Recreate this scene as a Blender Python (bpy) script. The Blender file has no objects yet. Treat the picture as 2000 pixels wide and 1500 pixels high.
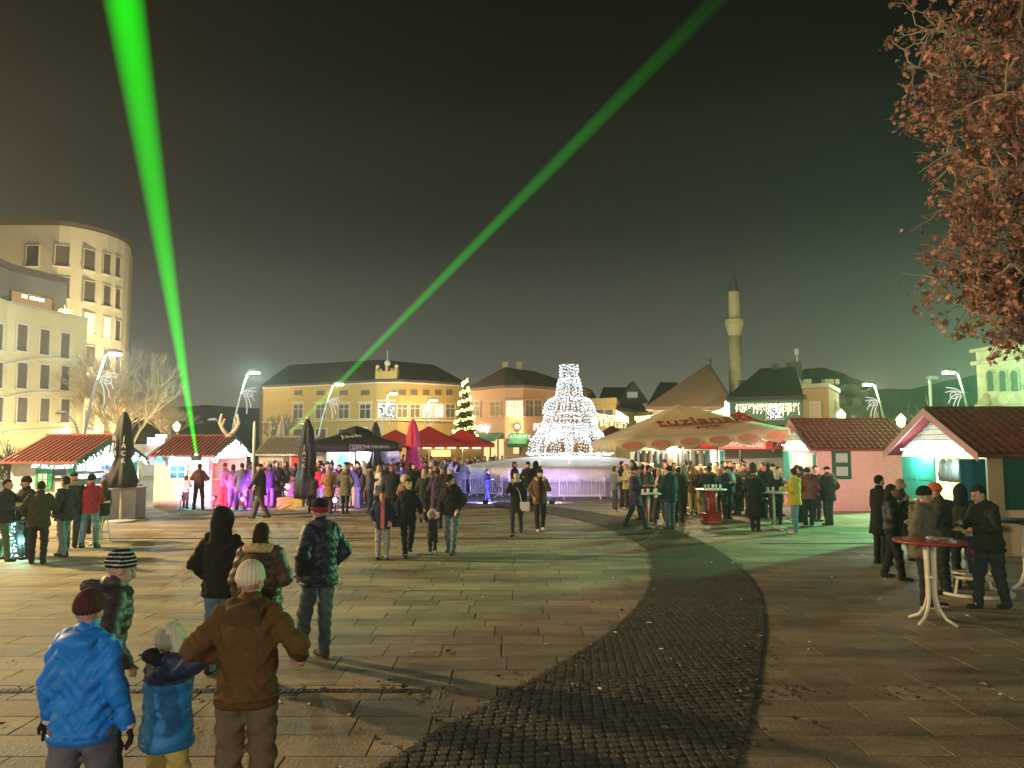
import bpy, bmesh, math, random
import numpy as np
from mathutils import Vector, Matrix
R = math.radians
rng = random.Random(7)
scene = bpy.context.scene
col = scene.collection

# ------------------------------------------------------------------ camera
FPX, CX, CY, CAMH, HORIZ = 1480.0, 1000.0, 750.0, 2.42, 872.0      # focal length and frame in photo pixels
PITCH = math.atan((HORIZ - CY) / FPX)
cam = bpy.data.objects.new('camera', bpy.data.cameras.new('camera'))
col.objects.link(cam)
cam.data.sensor_width = 36.0
cam.data.lens = FPX / 2000.0 * 36.0
cam.data.clip_start = 0.05
cam.data.clip_end = 1500.0
cam.location = (0, 0, CAMH)
cam.rotation_euler = (math.pi / 2 + PITCH, 0, 0)
scene.camera = cam

# ------------------------------------------------------------------ night sky
world = bpy.data.worlds.new('World')
scene.world = world
world.use_nodes = True
wn, wl = world.node_tree.nodes, world.node_tree.links
wn.clear()
w_out = wn.new('ShaderNodeOutputWorld')
w_bg = wn.new('ShaderNodeBackground')
w_geo = wn.new('ShaderNodeTexCoord')
w_sep = wn.new('ShaderNodeSeparateXYZ')
w_ramp = wn.new('ShaderNodeValToRGB')
w_ramp.color_ramp.interpolation = 'CARDINAL'
e = w_ramp.color_ramp.elements
e[0].position = 0.0; e[0].color = (0.15, 0.138, 0.100, 1)
e[1].position = 1.0; e[1].color = (0.0006, 0.0006, 0.0006, 1)
for p_, c_ in ((0.10, (0.080, 0.078, 0.060, 1)), (0.24, (0.021, 0.0215, 0.018, 1)), (0.40, (0.0055, 0.0056, 0.005, 1)), (0.53, (0.0009, 0.0009, 0.0009, 1))):
    k_ = e.new(p_); k_.color = c_
wl.new(w_geo.outputs['Generated'], w_sep.inputs[0])
wl.new(w_sep.outputs['Z'], w_ramp.inputs[0])
wl.new(w_ramp.outputs[0], w_bg.inputs[0])
w_bg.inputs[1].default_value = 1.0
wl.new(w_bg.outputs[0], w_out.inputs[0])

scene.view_settings.view_transform = 'Standard'
scene.view_settings.look = 'None'
scene.view_settings.exposure = 0.45
scene.view_settings.gamma = 1.0
scene.view_settings.use_curve_mapping = False
scene.render.engine = 'CYCLES'
cy = scene.cycles
cy.use_denoising = True
cy.denoiser = 'OPENIMAGEDENOISE'
cy.max_bounces = 4
cy.diffuse_bounces = 2
cy.glossy_bounces = 2
cy.transmission_bounces = 2
cy.volume_bounces = 0
cy.transparent_max_bounces = 8
cy.sample_clamp_indirect = 2.0
cy.caustics_reflective = False
cy.caustics_refractive = False

# ------------------------------------------------------------------ pixel helpers
SP, CP = math.sin(PITCH), math.cos(PITCH)
def ray(px, py):
    d, u = (px - CX) / FPX, (CY - py) / FPX
    return Vector((d, CP - u * SP, SP + u * CP))
def at(px, py, Y):
    "the point at depth Y that the photo shows at pixel (px, py)"
    r = ray(px, py); t = Y / r.y
    return Vector((r.x * t, Y, CAMH + r.z * t))
def gnd(px, py, z=0.0):
    r = ray(px, py); t = (z - CAMH) / r.z
    return Vector((r.x * t, r.y * t, z))
def hit(px, py, A, n):
    r = ray(px, py); o = Vector((0, 0, CAMH))
    t = (Vector(A) - o).dot(n) / r.dot(n)
    return o + r * t

# ------------------------------------------------------------------ materials
MATS = {}
def mat(name, c, rough=0.7, metal=0.0, var=0.12, scale=6.0, bump=0.0, bscale=40.0, spec=0.4, rand=0.0, ridged=False):
    if name in MATS: return MATS[name]
    m = bpy.data.materials.new(name); m.use_nodes = True
    n, l = m.node_tree.nodes, m.node_tree.links
    b = n['Principled BSDF']
    b.inputs['Roughness'].default_value = rough
    b.inputs['Metallic'].default_value = metal
    b.inputs['Specular IOR Level'].default_value = spec
    if var or rand:
        tc = n.new('ShaderNodeTexCoord'); nz = n.new('ShaderNodeTexNoise')
        nz.inputs['Scale'].default_value = scale; nz.inputs['Detail'].default_value = 5; nz.inputs['Roughness'].default_value = 0.65
        l.new(tc.outputs['Object'], nz.inputs['Vector'])
        mr = n.new('ShaderNodeMapRange')
        mr.inputs[1].default_value = 0.25; mr.inputs[2].default_value = 0.75
        mr.inputs[3].default_value = 1 - var; mr.inputs[4].default_value = 1 + var
        l.new(nz.outputs[0], mr.inputs[0])
        src = mr.outputs[0]
        if rand:
            oi = n.new('ShaderNodeObjectInfo'); gi = n.new('ShaderNodeNewGeometry')
            ad = n.new('ShaderNodeMath'); ad.operation = 'ADD'
            l.new(oi.outputs['Random'], ad.inputs[0]); l.new(gi.outputs['Random Per Island'], ad.inputs[1])
            fr = n.new('ShaderNodeMath'); fr.operation = 'FRACT'; l.new(ad.outputs[0], fr.inputs[0])
            m2 = n.new('ShaderNodeMapRange'); m2.inputs[3].default_value = 1 - rand; m2.inputs[4].default_value = 1 + rand
            l.new(fr.outputs[0], m2.inputs[0])
            mu = n.new('ShaderNodeMath'); mu.operation = 'MULTIPLY'
            l.new(src, mu.inputs[0]); l.new(m2.outputs[0], mu.inputs[1]); src = mu.outputs[0]
        mx = n.new('ShaderNodeMix'); mx.data_type = 'RGBA'; mx.blend_type = 'MULTIPLY'
        mx.inputs[0].default_value = 1.0
        mx.inputs[6].default_value = (*c, 1)
        l.new(src, mx.inputs[7]); l.new(mx.outputs[2], b.inputs['Base Color'])
        if bump:
            bn = n.new('ShaderNodeTexNoise')
            if ridged: bn.noise_type = 'RIDGED_MULTIFRACTAL'; bn.inputs['Scale'].default_value = bscale; bn.inputs['Detail'].default_value = 4
            l.new(tc.outputs['Object'], bn.inputs['Vector'])
            bp = n.new('ShaderNodeBump'); bp.inputs['Strength'].default_value = bump; bp.inputs['Distance'].default_value = 0.012 if ridged else 0.02
            l.new(bn.outputs[0], bp.inputs['Height']); l.new(bp.outputs[0], b.inputs['Normal'])
    else:
        b.inputs['Base Color'].default_value = (*c, 1)
    MATS[name] = m
    return m
def emat(name, c, s, sample=True):
    if name in MATS: return MATS[name]
    m = bpy.data.materials.new(name); m.use_nodes = True
    n, l = m.node_tree.nodes, m.node_tree.links
    n.clear()
    o = n.new('ShaderNodeOutputMaterial'); em = n.new('ShaderNodeEmission')
    em.inputs[0].default_value = (*c, 1); em.inputs[1].default_value = s
    l.new(em.outputs[0], o.inputs[0])
    if not sample: m.cycles.emission_sampling = 'NONE'
    MATS[name] = m
    return m
def srgb(r, g, b):
    f = lambda v: (v / 255 / 12.92) if v <= 10 else ((v / 255 + 0.055) / 1.055) ** 2.4
    return (f(r), f(g), f(b))

# ------------------------------------------------------------------ mesh builder
class MB:
    def __init__(s): s.v, s.f, s.m = [], [], []
    def add(s, vs, fs, mi=0):
        o = len(s.v); s.v += [tuple(p) for p in vs]
        s.f += [tuple(i + o for i in f) for f in fs]; s.m += [mi] * len(fs)
        return s
    def box(s, c, d, rz=0.0, mi=0, M=None):
        hx, hy, hz = d[0] / 2, d[1] / 2, d[2] / 2
        ca, sa = math.cos(rz), math.sin(rz)
        vs = []
        for x, y, z in ((-hx,-hy,-hz),(hx,-hy,-hz),(hx,hy,-hz),(-hx,hy,-hz),(-hx,-hy,hz),(hx,-hy,hz),(hx,hy,hz),(-hx,hy,hz)):
            p = Vector((x * ca - y * sa, x * sa + y * ca, z))
            if M is not None: p = M @ p
            vs.append(p + Vector(c))
        return s.add(vs, [(0,3,2,1),(4,5,6,7),(0,1,5,4),(1,2,6,5),(2,3,7,6),(3,0,4,7)], mi)
    def bb(s, a, b, mi=0):
        return s.box([(a[i] + b[i]) / 2 for i in range(3)], [abs(b[i] - a[i]) for i in range(3)], mi=mi)
    def prism(s, poly, z0, z1, mi=0):
        n = len(poly)
        z0f = z0 if callable(z0) else (lambda x, y: z0)
        z1f = z1 if callable(z1) else (lambda x, y: z1)
        vs = [(p[0], p[1], z0f(p[0], p[1])) for p in poly] + [(p[0], p[1], z1f(p[0], p[1])) for p in poly]
        fs = [tuple(range(n - 1, -1, -1)), tuple(range(n, 2 * n))] + [(i, (i + 1) % n, n + (i + 1) % n, n + i) for i in range(n)]
        return s.add(vs, fs, mi)
    def tube(s, pts, r, n=6, mi=0, cap=True):
        pts = [Vector(p) for p in pts]
        rs = r if isinstance(r, (list, tuple)) else [r] * len(pts)
        vs, fs = [], []
        up = None
        for i, p in enumerate(pts):
            d = (pts[min(i + 1, len(pts) - 1)] - pts[max(i - 1, 0)])
            d = d.normalized() if d.length > 1e-9 else Vector((0, 0, 1))
            if up is None: up = d.orthogonal().normalized()
            else:
                up = up - d * up.dot(d)
                up = up.normalized() if up.length > 1e-6 else d.orthogonal().normalized()
            q = d.cross(up)
            for k in range(n):
                a = 2 * math.pi * k / n
                vs.append(p + (up * math.cos(a) + q * math.sin(a)) * rs[i])
        for i in range(len(pts) - 1):
            for k in range(n):
                fs.append((i * n + k, i * n + (k + 1) % n, (i + 1) * n + (k + 1) % n, (i + 1) * n + k))
        if cap:
            fs.append(tuple(range(n - 1, -1, -1))); fs.append(tuple((len(pts) - 1) * n + k for k in range(n)))
        return s.add(vs, fs, mi)
    def lathe(s, prof, n=16, c=(0, 0, 0), mi=0, wob=None):
        vs, fs = [], []
        for i, (r, z) in enumerate(prof):
            for k in range(n):
                a = 2 * math.pi * k / n
                rr = max(r, 1e-4) * (wob(a, z) if wob else 1.0)
                vs.append((c[0] + rr * math.cos(a), c[1] + rr * math.sin(a), c[2] + z))
        for i in range(len(prof) - 1):
            for k in range(n):
                fs.append((i * n + k, i * n + (k + 1) % n, (i + 1) * n + (k + 1) % n, (i + 1) * n + k))
        fs.append(tuple(range(n - 1, -1, -1))); fs.append(tuple((len(prof) - 1) * n + k for k in range(n)))
        return s.add(vs, fs, mi)
    def ball(s, c, r, n=8, m=5, mi=0, sc=(1, 1, 1)):
        prof = [(r * math.sin(math.pi * (i + 0.02) / (m + 0.04)), -r * math.cos(math.pi * (i + 0.02) / (m + 0.04))) for i in range(m + 1)]
        o = len(s.v); s.lathe(prof, n, (0, 0, 0), mi)
        for i in range(o, len(s.v)):
            x, y, z = s.v[i]; s.v[i] = (c[0] + x * sc[0], c[1] + y * sc[1], c[2] + z * sc[2])
        return s
    def octa(s, c, r, mi=0):
        x, y, z = c
        return s.add([(x+r,y,z),(x-r,y,z),(x,y+r,z),(x,y-r,z),(x,y,z+r),(x,y,z-r)],
                     [(0,2,4),(2,1,4),(1,3,4),(3,0,4),(2,0,5),(1,2,5),(3,1,5),(0,3,5)], mi)
    def mesh(s, name, mats, smooth=False):
        me = bpy.data.meshes.new(name)
        me.from_pydata(s.v, [], s.f)
        for m in (mats if isinstance(mats, (list, tuple)) else [mats]): me.materials.append(m)
        if any(s.m): me.polygons.foreach_set('material_index', s.m)
        if smooth: me.polygons.foreach_set('use_smooth', [True] * len(s.f))
        me.update()
        return me
    def build(s, name, mats, parent=None, smooth=False, loc=None, rz=None, kind=None, label=None):
        return link(name, s.mesh(name, mats, smooth), parent, loc, rz, kind, label)
def link(name, me, parent=None, loc=None, rz=None, kind=None, label=None):
    o = bpy.data.objects.new(name, me); col.objects.link(o)
    if parent is not None: o.parent = parent
    if loc is not None: o.location = loc
    if rz is not None: o.rotation_euler = (0, 0, rz)
    if kind: o['kind'] = kind
    if label: o['label'] = label
    return o
def tag(o, label, cat, group=None):
    o['label'] = label; o['category'] = cat
    if group: o['group'] = group
    return o
def thing(name, label, cat, loc=(0, 0, 0), rz=0.0, group=None):
    o = bpy.data.objects.new(name, None); col.objects.link(o)
    o.empty_display_size = 0.2
    o.location = loc; o.rotation_euler = (0, 0, rz)
    return tag(o, label, cat, group)
def copy_tree(o, parent=None):
    c = o.copy(); col.objects.link(c)
    if parent is not None: c.parent = parent
    for ch in list(o.children): copy_tree(ch, c)
    return c
def lamp(name, kind, loc, power, c, parent=None, radius=0.1, spot=None, aim=None, blend=0.4):
    d = bpy.data.lights.new(name, kind); d.energy = power; d.color = c
    d.shadow_soft_size = radius
    if kind == 'SPOT': d.spot_size = R(spot); d.spot_blend = blend
    o = bpy.data.objects.new(name, d); col.objects.link(o)
    o.location = loc
    if parent is not None: o.parent = parent
    if aim is not None:
        o.rotation_euler = (Vector(aim) - Vector(loc)).to_track_quat('-Z', 'Y').to_euler()
    return o
FONT = None
def text_mesh(name, body, size, m, extrude=0.004, align='CENTER', shear=0.0, spacing=1.0):
    c = bpy.data.curves.new(name, 'FONT'); c.body = body; c.size = size; c.extrude = extrude
    c.align_x = align; c.align_y = 'CENTER'; c.shear = shear; c.space_character = spacing
    c.resolution_u = 2
    t = bpy.data.objects.new(name + '_curve', c)
    col.objects.link(t)
    dg = bpy.context.evaluated_depsgraph_get()
    me = bpy.data.meshes.new_from_object(t.evaluated_get(dg))
    bpy.data.objects.remove(t); bpy.data.curves.remove(c)
    me.name = name
    me.materials.clear(); me.materials.append(m)
    return me
def place_text(name, body, size, m, parent, M, **kw):
    "M maps text plane (x right, y up, z out) into the parent's space"
    o = link(name, text_mesh(name, body, size, m, **kw), parent)
    o.matrix_local = M
    return o
def frame(o, x, y):
    x = Vector(x).normalized(); y = Vector(y); y = (y - x * y.dot(x)).normalized(); z = x.cross(y)
    m = Matrix.Identity(4)
    for i in range(3): m[i][0], m[i][1], m[i][2], m[i][3] = x[i], y[i], z[i], o[i]
    return m
# ================================================================== ground
def ground_mat(name, c, rough, rand, stain, bump, bscale):
    m = bpy.data.materials.new(name); m.use_nodes = True
    n, l = m.node_tree.nodes, m.node_tree.links
    b = n['Principled BSDF']; b.inputs['Specular IOR Level'].default_value = 0.35
    g = n.new('ShaderNodeNewGeometry'); oi = n.new('ShaderNodeObjectInfo')
    ad = n.new('ShaderNodeMath'); ad.operation = 'ADD'
    l.new(oi.outputs['Random'], ad.inputs[0]); l.new(g.outputs['Random Per Island'], ad.inputs[1])
    fr = n.new('ShaderNodeMath'); fr.operation = 'FRACT'; l.new(ad.outputs[0], fr.inputs[0])
    mr = n.new('ShaderNodeMapRange'); mr.inputs[3].default_value = 1 - rand; mr.inputs[4].default_value = 1 + rand * 0.7
    l.new(fr.outputs[0], mr.inputs[0])
    mp = n.new('ShaderNodeMapping'); mp.inputs['Scale'].default_value = (0.35, 1.3, 1.0); l.new(g.outputs['Position'], mp.inputs[0])
    nz = n.new('ShaderNodeTexNoise'); nz.inputs['Scale'].default_value = 0.9; nz.inputs['Detail'].default_value = 8; nz.inputs['Roughness'].default_value = 0.7
    l.new(mp.outputs[0], nz.inputs['Vector'])
    m2 = n.new('ShaderNodeMapRange'); m2.inputs[1].default_value = 0.33; m2.inputs[2].default_value = 0.66
    m2.inputs[3].default_value = 1 - stain; m2.inputs[4].default_value = 1.0 + stain * 0.3
    l.new(nz.outputs[0], m2.inputs[0])
    n3 = n.new('ShaderNodeTexNoise'); n3.inputs['Scale'].default_value = 24; n3.inputs['Detail'].default_value = 6; n3.inputs['Roughness'].default_value = 0.75
    l.new(g.outputs['Position'], n3.inputs['Vector'])
    m3 = n.new('ShaderNodeMapRange'); m3.inputs[1].default_value = 0.3; m3.inputs[2].default_value = 0.7; m3.inputs[3].default_value = 0.72; m3.inputs[4].default_value = 1.22
    l.new(n3.outputs[0], m3.inputs[0])
    mu = n.new('ShaderNodeMath'); mu.operation = 'MULTIPLY'; l.new(mr.outputs[0], mu.inputs[0]); l.new(m2.outputs[0], mu.inputs[1])
    mv = n.new('ShaderNodeMath'); mv.operation = 'MULTIPLY'; l.new(mu.outputs[0], mv.inputs[0]); l.new(m3.outputs[0], mv.inputs[1])
    mx = n.new('ShaderNodeMix'); mx.data_type = 'RGBA'; mx.blend_type = 'MULTIPLY'; mx.inputs[0].default_value = 1
    mx.inputs[6].default_value = (*c, 1); l.new(mv.outputs[0], mx.inputs[7]); l.new(mx.outputs[2], b.inputs['Base Color'])
    m4 = n.new('ShaderNodeMapRange'); m4.inputs[1].default_value = 0.35; m4.inputs[2].default_value = 0.65; m4.inputs[3].default_value = rough - 0.18; m4.inputs[4].default_value = rough + 0.1
    l.new(nz.outputs[0], m4.inputs[0]); l.new(m4.outputs[0], b.inputs['Roughness'])
    n5 = n.new('ShaderNodeTexNoise'); n5.inputs['Scale'].default_value = bscale; n5.inputs['Detail'].default_value = 5
    l.new(g.outputs['Position'], n5.inputs['Vector'])
    bp = n.new('ShaderNodeBump'); bp.inputs['Strength'].default_value = bump; bp.inputs['Distance'].default_value = 0.02
    l.new(n5.outputs[0], bp.inputs['Height']); l.new(bp.outputs[0], b.inputs['Normal'])
    return m
M_SLAB = ground_mat('slab_stone', (0.30, 0.255, 0.18), 0.76, 0.22, 0.72, 0.5, 30)
M_JOINT = ground_mat('joint_dirt', (0.05, 0.047, 0.038), 0.9, 0.0, 0.4, 0.5, 40)
M_FAR = ground_mat('far_paving', (0.16, 0.15, 0.13), 0.8, 0.0, 0.4, 0.4, 8)
M_COB = ground_mat('cobble_stone', (0.065, 0.06, 0.048), 0.82, 0.28, 0.35, 0.5, 60)

pl = MB().add([(-70, -25, -0.014), (70, -25, -0.014), (70, 34, -0.014), (-70, 34, -0.014)], [(0, 1, 2, 3)])
plaza = pl.build('plaza_ground', M_JOINT, kind='structure')
MB().add([(-170, 34, -0.010), (170, 34, -0.010), (170, 215, -0.010), (-170, 215, -0.010),
          (-170, -25, -0.010), (-70, -25, -0.010), (-70, 34, -0.010), (70, -25, -0.010), (170, -25, -0.010), (70, 34, -0.010)],
         [(0, 6, 9, 1, 2, 3), (4, 5, 6, 0), (7, 8, 1, 9)]).build('street_ground', M_FAR, kind='structure')

# the curved cobbled path, its two edges where they lie on the plaza
OUT = [(1395, 1700), (1440, 1500), (1468, 1400), (1486, 1290), (1492, 1210), (1478, 1150), (1440, 1105), (1390, 1070), (1330, 1042), (1250, 1018), (1150, 1000), (1060, 988), (960, 980)]
INN = [(380, 1700), (740, 1500), (870, 1420), (1000, 1350), (1100, 1295), (1185, 1240), (1240, 1190), (1268, 1145), (1276, 1105), (1258, 1070), (1180, 1030), (1080, 1006), (970, 992)]
def resample(pix, n):
    P = np.array([gnd(*p)[:2] for p in pix])
    # Catmull-Rom through the points
    out = []
    Q = np.vstack([2 * P[0] - P[1], P, 2 * P[-1] - P[-2]])
    for i in range(1, len(Q) - 2):
        for t in np.linspace(0, 1, 24, endpoint=False):
            p0, p1, p2, p3 = Q[i-1], Q[i], Q[i+1], Q[i+2]
            out.append(0.5 * ((2 * p1) + (-p0 + p2) * t + (2*p0 - 5*p1 + 4*p2 - p3) * t*t + (-p0 + 3*p1 - 3*p2 + p3) * t**3))
    out.append(P[-1]); out = np.array(out)
    d = np.concatenate([[0], np.cumsum(np.linalg.norm(np.diff(out, axis=0), axis=1))])
    s = np.linspace(0, d[-1], n)
    return np.stack([np.interp(s, d, out[:, 0]), np.interp(s, d, out[:, 1])], 1), d[-1]
NR = 235
EO, LO = resample(OUT, NR + 1)
EI, LI = resample(INN, NR + 1)
poly = np.vstack([EI, EO[::-1]])
def in_poly(x, y):
    X, Y = poly[:, 0], poly[:, 1]; X2, Y2 = np.roll(X, -1), np.roll(Y, -1)
    c = ((Y > y) != (Y2 > y)) & (x < (X2 - X) * (y - Y) / (Y2 - Y + 1e-12) + X)
    return c.sum() % 2 == 1
pb = MB()
vs = [(p[0], p[1], 0.0155) for p in EI] + [(p[0], p[1], 0.0155) for p in EO]
n_ = len(EI)
pb.add(vs, [(i, n_ + i, n_ + i + 1, i + 1) for i in range(n_ - 1)])
path = pb.build('cobble_path', M_JOINT, kind='structure')

def slab_mesh(r, name, m, bev=0.006, drop=0.002):
    b = MB()
    j = lambda a: r.uniform(-a, a)
    z = [j(0.0015) for _ in range(4)]
    c = [(-.5, -.5), (.5, -.5), (.5, .5), (-.5, .5)]
    o = [(x + j(0.006), y + j(0.01), 0) for x, y in c]
    i_ = [(p[0] * (1 - 2 * bev), p[1] * (1 - 3 * bev)) for p in o]
    v = [(p[0], p[1], -0.03) for p in o] + [(o[k][0], o[k][1], -drop + z[k]) for k in range(4)] + [(i_[k][0], i_[k][1], z[k]) for k in range(4)]
    f = [(8, 9, 10, 11)] + [(a, (a + 1) % 4, 4 + (a + 1) % 4, 4 + a) for a in range(4)] + [(4 + a, 4 + (a + 1) % 4, 8 + (a + 1) % 4, 8 + a) for a in range(4)]
    b.add(v, f)
    return b
r_ = random.Random(3)
SV = [slab_mesh(r_, 'slab', M_SLAB) for _ in range(10)]
SM = [b.mesh('slab', M_SLAB) for b in SV]
slabs = []
y = 2.0
while y < 33.5:
    d = r_.choice((0.40, 0.44, 0.5, 0.54)) if y < 24 else 0.7
    half = 0.72 * (y + d) + 2.0
    x = -half - r_.random()
    while x < half:
        w = r_.choice((0.55, 0.7, 0.85, 1.0, 1.2)) * r_.uniform(0.92, 1.08)
        cx_, cy_ = x + w / 2, y + d / 2
        if not all(in_poly(cx_ + a * w * 0.5, cy_ + b * d * 0.5) for a in (-1, 1) for b in (-1, 1)):
            inside = abs(cx_) < 0.68 * cy_ + 0.4 and cy_ > 5.0
            slabs.append((w * d / cy_ ** 3 if inside else 0, cx_, cy_, w, d))
        x += w
    y += d
slabs.sort(key=lambda s: -s[0])
rest = MB()
for i, (a, x, y, w, d) in enumerate(slabs):
    zc = 0.0 + r_.uniform(-0.002, 0.002)
    k = r_.randrange(10)
    if i < 300:
        o = link('slab', SM[k], plaza, (x, y, zc)); o.scale = (w - 0.011, d - 0.012, 1)
    else:
        b = SV[k]
        rest.add([(x + v[0] * (w - 0.011), y + v[1] * (d - 0.012), zc + v[2]) for v in b.v], b.f)
rest.build('slab_field', M_SLAB, plaza, kind='stuff')

CV = []
for k in range(8):
    b = MB(); rr = lambda a: r_.uniform(-a, a)
    n = 6
    ang = [2 * math.pi * (q + 0.5) / n + rr(0.25) for q in range(n)]
    sq = [min(1 / max(abs(math.cos(a)), 1e-3), 1 / max(abs(math.sin(a)), 1e-3), 1.18) * 0.5 for a in ang]
    v = [(sq[q] * math.cos(ang[q]), sq[q] * math.sin(ang[q]), 0.0) for q in range(n)]
    v += [(p[0] * 0.95, p[1] * 0.95, 0.011) for p in v[:n]]
    v += [(p[0] * 0.74, p[1] * 0.74, 0.016 + rr(0.0015)) for p in v[:n]]
    f = [tuple(range(2 * n, 3 * n))] + [(l * n + q, l * n + (q + 1) % n, (l + 1) * n + (q + 1) % n, (l + 1) * n + q) for l in (0, 1) for q in range(n)]
    b.add(v, f); CV.append(b)
CM = [b.mesh('cobble', M_COB) for b in CV]
cob = []
L_ = (LO + LI) / 2
for i in range(NR):
    a0, a1 = (EI[i] + EI[i + 1]) / 2, (EO[i] + EO[i + 1]) / 2
    wid = np.linalg.norm(a1 - a0); n = max(3, int(wid / 0.098))
    th = math.atan2(*(a1 - a0)[::-1])
    for k in range(n):
        t = (k + 0.5 + (0.25 if i % 2 else -0.25) * (0 < k < n - 1)) / n
        p = a0 + (a1 - a0) * t + np.array([r_.uniform(-.008, .008), r_.uniform(-.008, .008)])
        sl = np.linalg.norm((EI[i + 1] - EI[i]) * (1 - t) + (EO[i + 1] - EO[i]) * t)
        vis = p[1] > 5.5
        cob.append((1 / p[1] ** 3 if vis else 0, p[0], p[1], wid / n * 0.94, sl * 0.93, th + r_.uniform(-.05, .05)))
cob.sort(key=lambda c: -c[0])
rest = MB()
for i, (a, x, y, w, d, th) in enumerate(cob):
    k = r_.randrange(8); z = 0.009 + r_.uniform(-0.002, 0.003)
    if i < 300:
        o = link('cobble', CM[k], path, (x, y, z), th); o.scale = (w, d, 1)
    else:
        ca, sa = math.cos(th), math.sin(th)
        rest.add([(x + v[0] * w * ca - v[1] * d * sa, y + v[0] * w * sa + v[1] * d * ca, z + v[2]) for v in CV[k].v], CV[k].f)
rest.build('cobble_field', M_COB, path, kind='stuff')

# drains across the square, dark and full of dirt
def drain(y, x0, x1, w):
    b = MB().bb((x0, y - w / 2, -0.03), (x1, y + w / 2, 0.004))
    o = b.build('drain_channel', M_JOINT, kind='structure')
    g = MB(); x = x0
    m = mat('drain_iron', (0.03, 0.03, 0.028), 0.6, 0.5)
    while x < x1:
        g.bb((x + 0.01, y - w / 2 + 0.02, 0.003), (x + 0.05, y + w / 2 - 0.02, 0.008)); x += 0.06
    g.build('drain_grating', m, o, kind='stuff')
drain(7.75, -8.0, -0.85, 0.13)
drain(20.3, -16.0, 3.6, 0.16)
drain(19.2, 6.2, 10.2, 0.14)
# fallen leaves and paper scraps
lv = MB()
for i in range(620):
    if i < 300:
        t = min(0.999, abs(r_.gauss(0, 0.22))); q = int(t * NR); s = r_.choice((r_.gauss(0.0, 0.12), r_.gauss(1.0, 0.08), r_.random()))
        x, y = EI[q] * (1 - s) + EO[q] * s
    elif i < 520: x, y = r_.uniform(-7, 8), 7.75 + r_.gauss(0, 0.12)
    else: x, y = r_.uniform(-6, 8), r_.uniform(4.5, 13)
    a = r_.uniform(0, 6.3); s = r_.uniform(0.018, 0.05); ca, sa = math.cos(a), math.sin(a)
    z = (0.024 if in_poly(x, y) else 0.006) + r_.uniform(0.002, 0.012)
    pts = [(-1, 0, 0.1), (-.2, -.6, 0.5 * r_.random()), (1, 0, 0.25), (-.2, .6, 0.6 * r_.random()), (0, 0, -.1)]
    lv.add([(x + (p[0] * ca - p[1] * sa) * s, y + (p[0] * sa + p[1] * ca) * s, z + p[2] * s) for p in pts], [(0, 1, 4), (1, 2, 4), (2, 3, 4), (3, 0, 4)])
lv.build('fallen_leaves', mat('dead_leaf', (0.16, 0.10, 0.045), 0.7, rand=0.6), kind='stuff')
pp = MB()
for i in range(70):
    x, y = r_.uniform(-7, 8), r_.uniform(5.5, 19); s = r_.uniform(0.012, 0.03); a = r_.uniform(0, 3)
    pp.box((x, y, 0.03 if in_poly(x, y) else 0.014), (s * 2, s, 0.008), a)
pp.build('paper_litter', mat('paper_scrap', (0.75, 0.74, 0.7), 0.8, var=0), kind='stuff')
# ================================================================== buildings
def W(px, Y): 
    "ground point at depth Y seen in photo column px (horizon row)"
    p = at(px, HORIZ, Y); return (p.x, p.y)
def zat(px, py, Y): return at(px, py, Y).z
WM = {}
def window_mesh(w, h, fm, style):
    k = (round(w, 2), round(h, 2), fm.name, style)
    if k in WM: return WM[k]
    b = MB(); t = 0.09
    b.bb((-w/2 - t, -0.10, -h/2), (-w/2, 0.02, h/2)).bb((w/2, -0.10, -h/2), (w/2 + t, 0.02, h/2))
    b.bb((-w/2 - t, -0.103, h/2), (w/2 + t, 0.02, h/2 + t)).bb((-w/2 - t - .06, -0.2, -h/2 - 0.1), (w/2 + t + .06, 0.02, -h/2))
    if style == 'sash':
        b.bb((-0.03, -0.06, -h/2), (0.03, 0.0, h/2)).bb((-w/2, -0.063, h*0.18), (w/2, 0.0, h*0.18 + 0.06))
    if style == 'hood':
        b.bb((-w/2 - t - .12, -0.22, h/2 + t + .08), (w/2 + t + .12, 0.02, h/2 + t + .2))
        b.bb((-0.03, -0.06, -h/2), (0.03, 0.0, h/2)).bb((-w/2, -0.063, h*0.15), (w/2, 0.0, h*0.15 + 0.06))
    me = b.mesh('window', fm)
    p = MB().bb((-w/2, -0.03, -h/2), (w/2, -0.012, h/2))
    WM[k] = (me, p); return WM[k]
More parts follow.
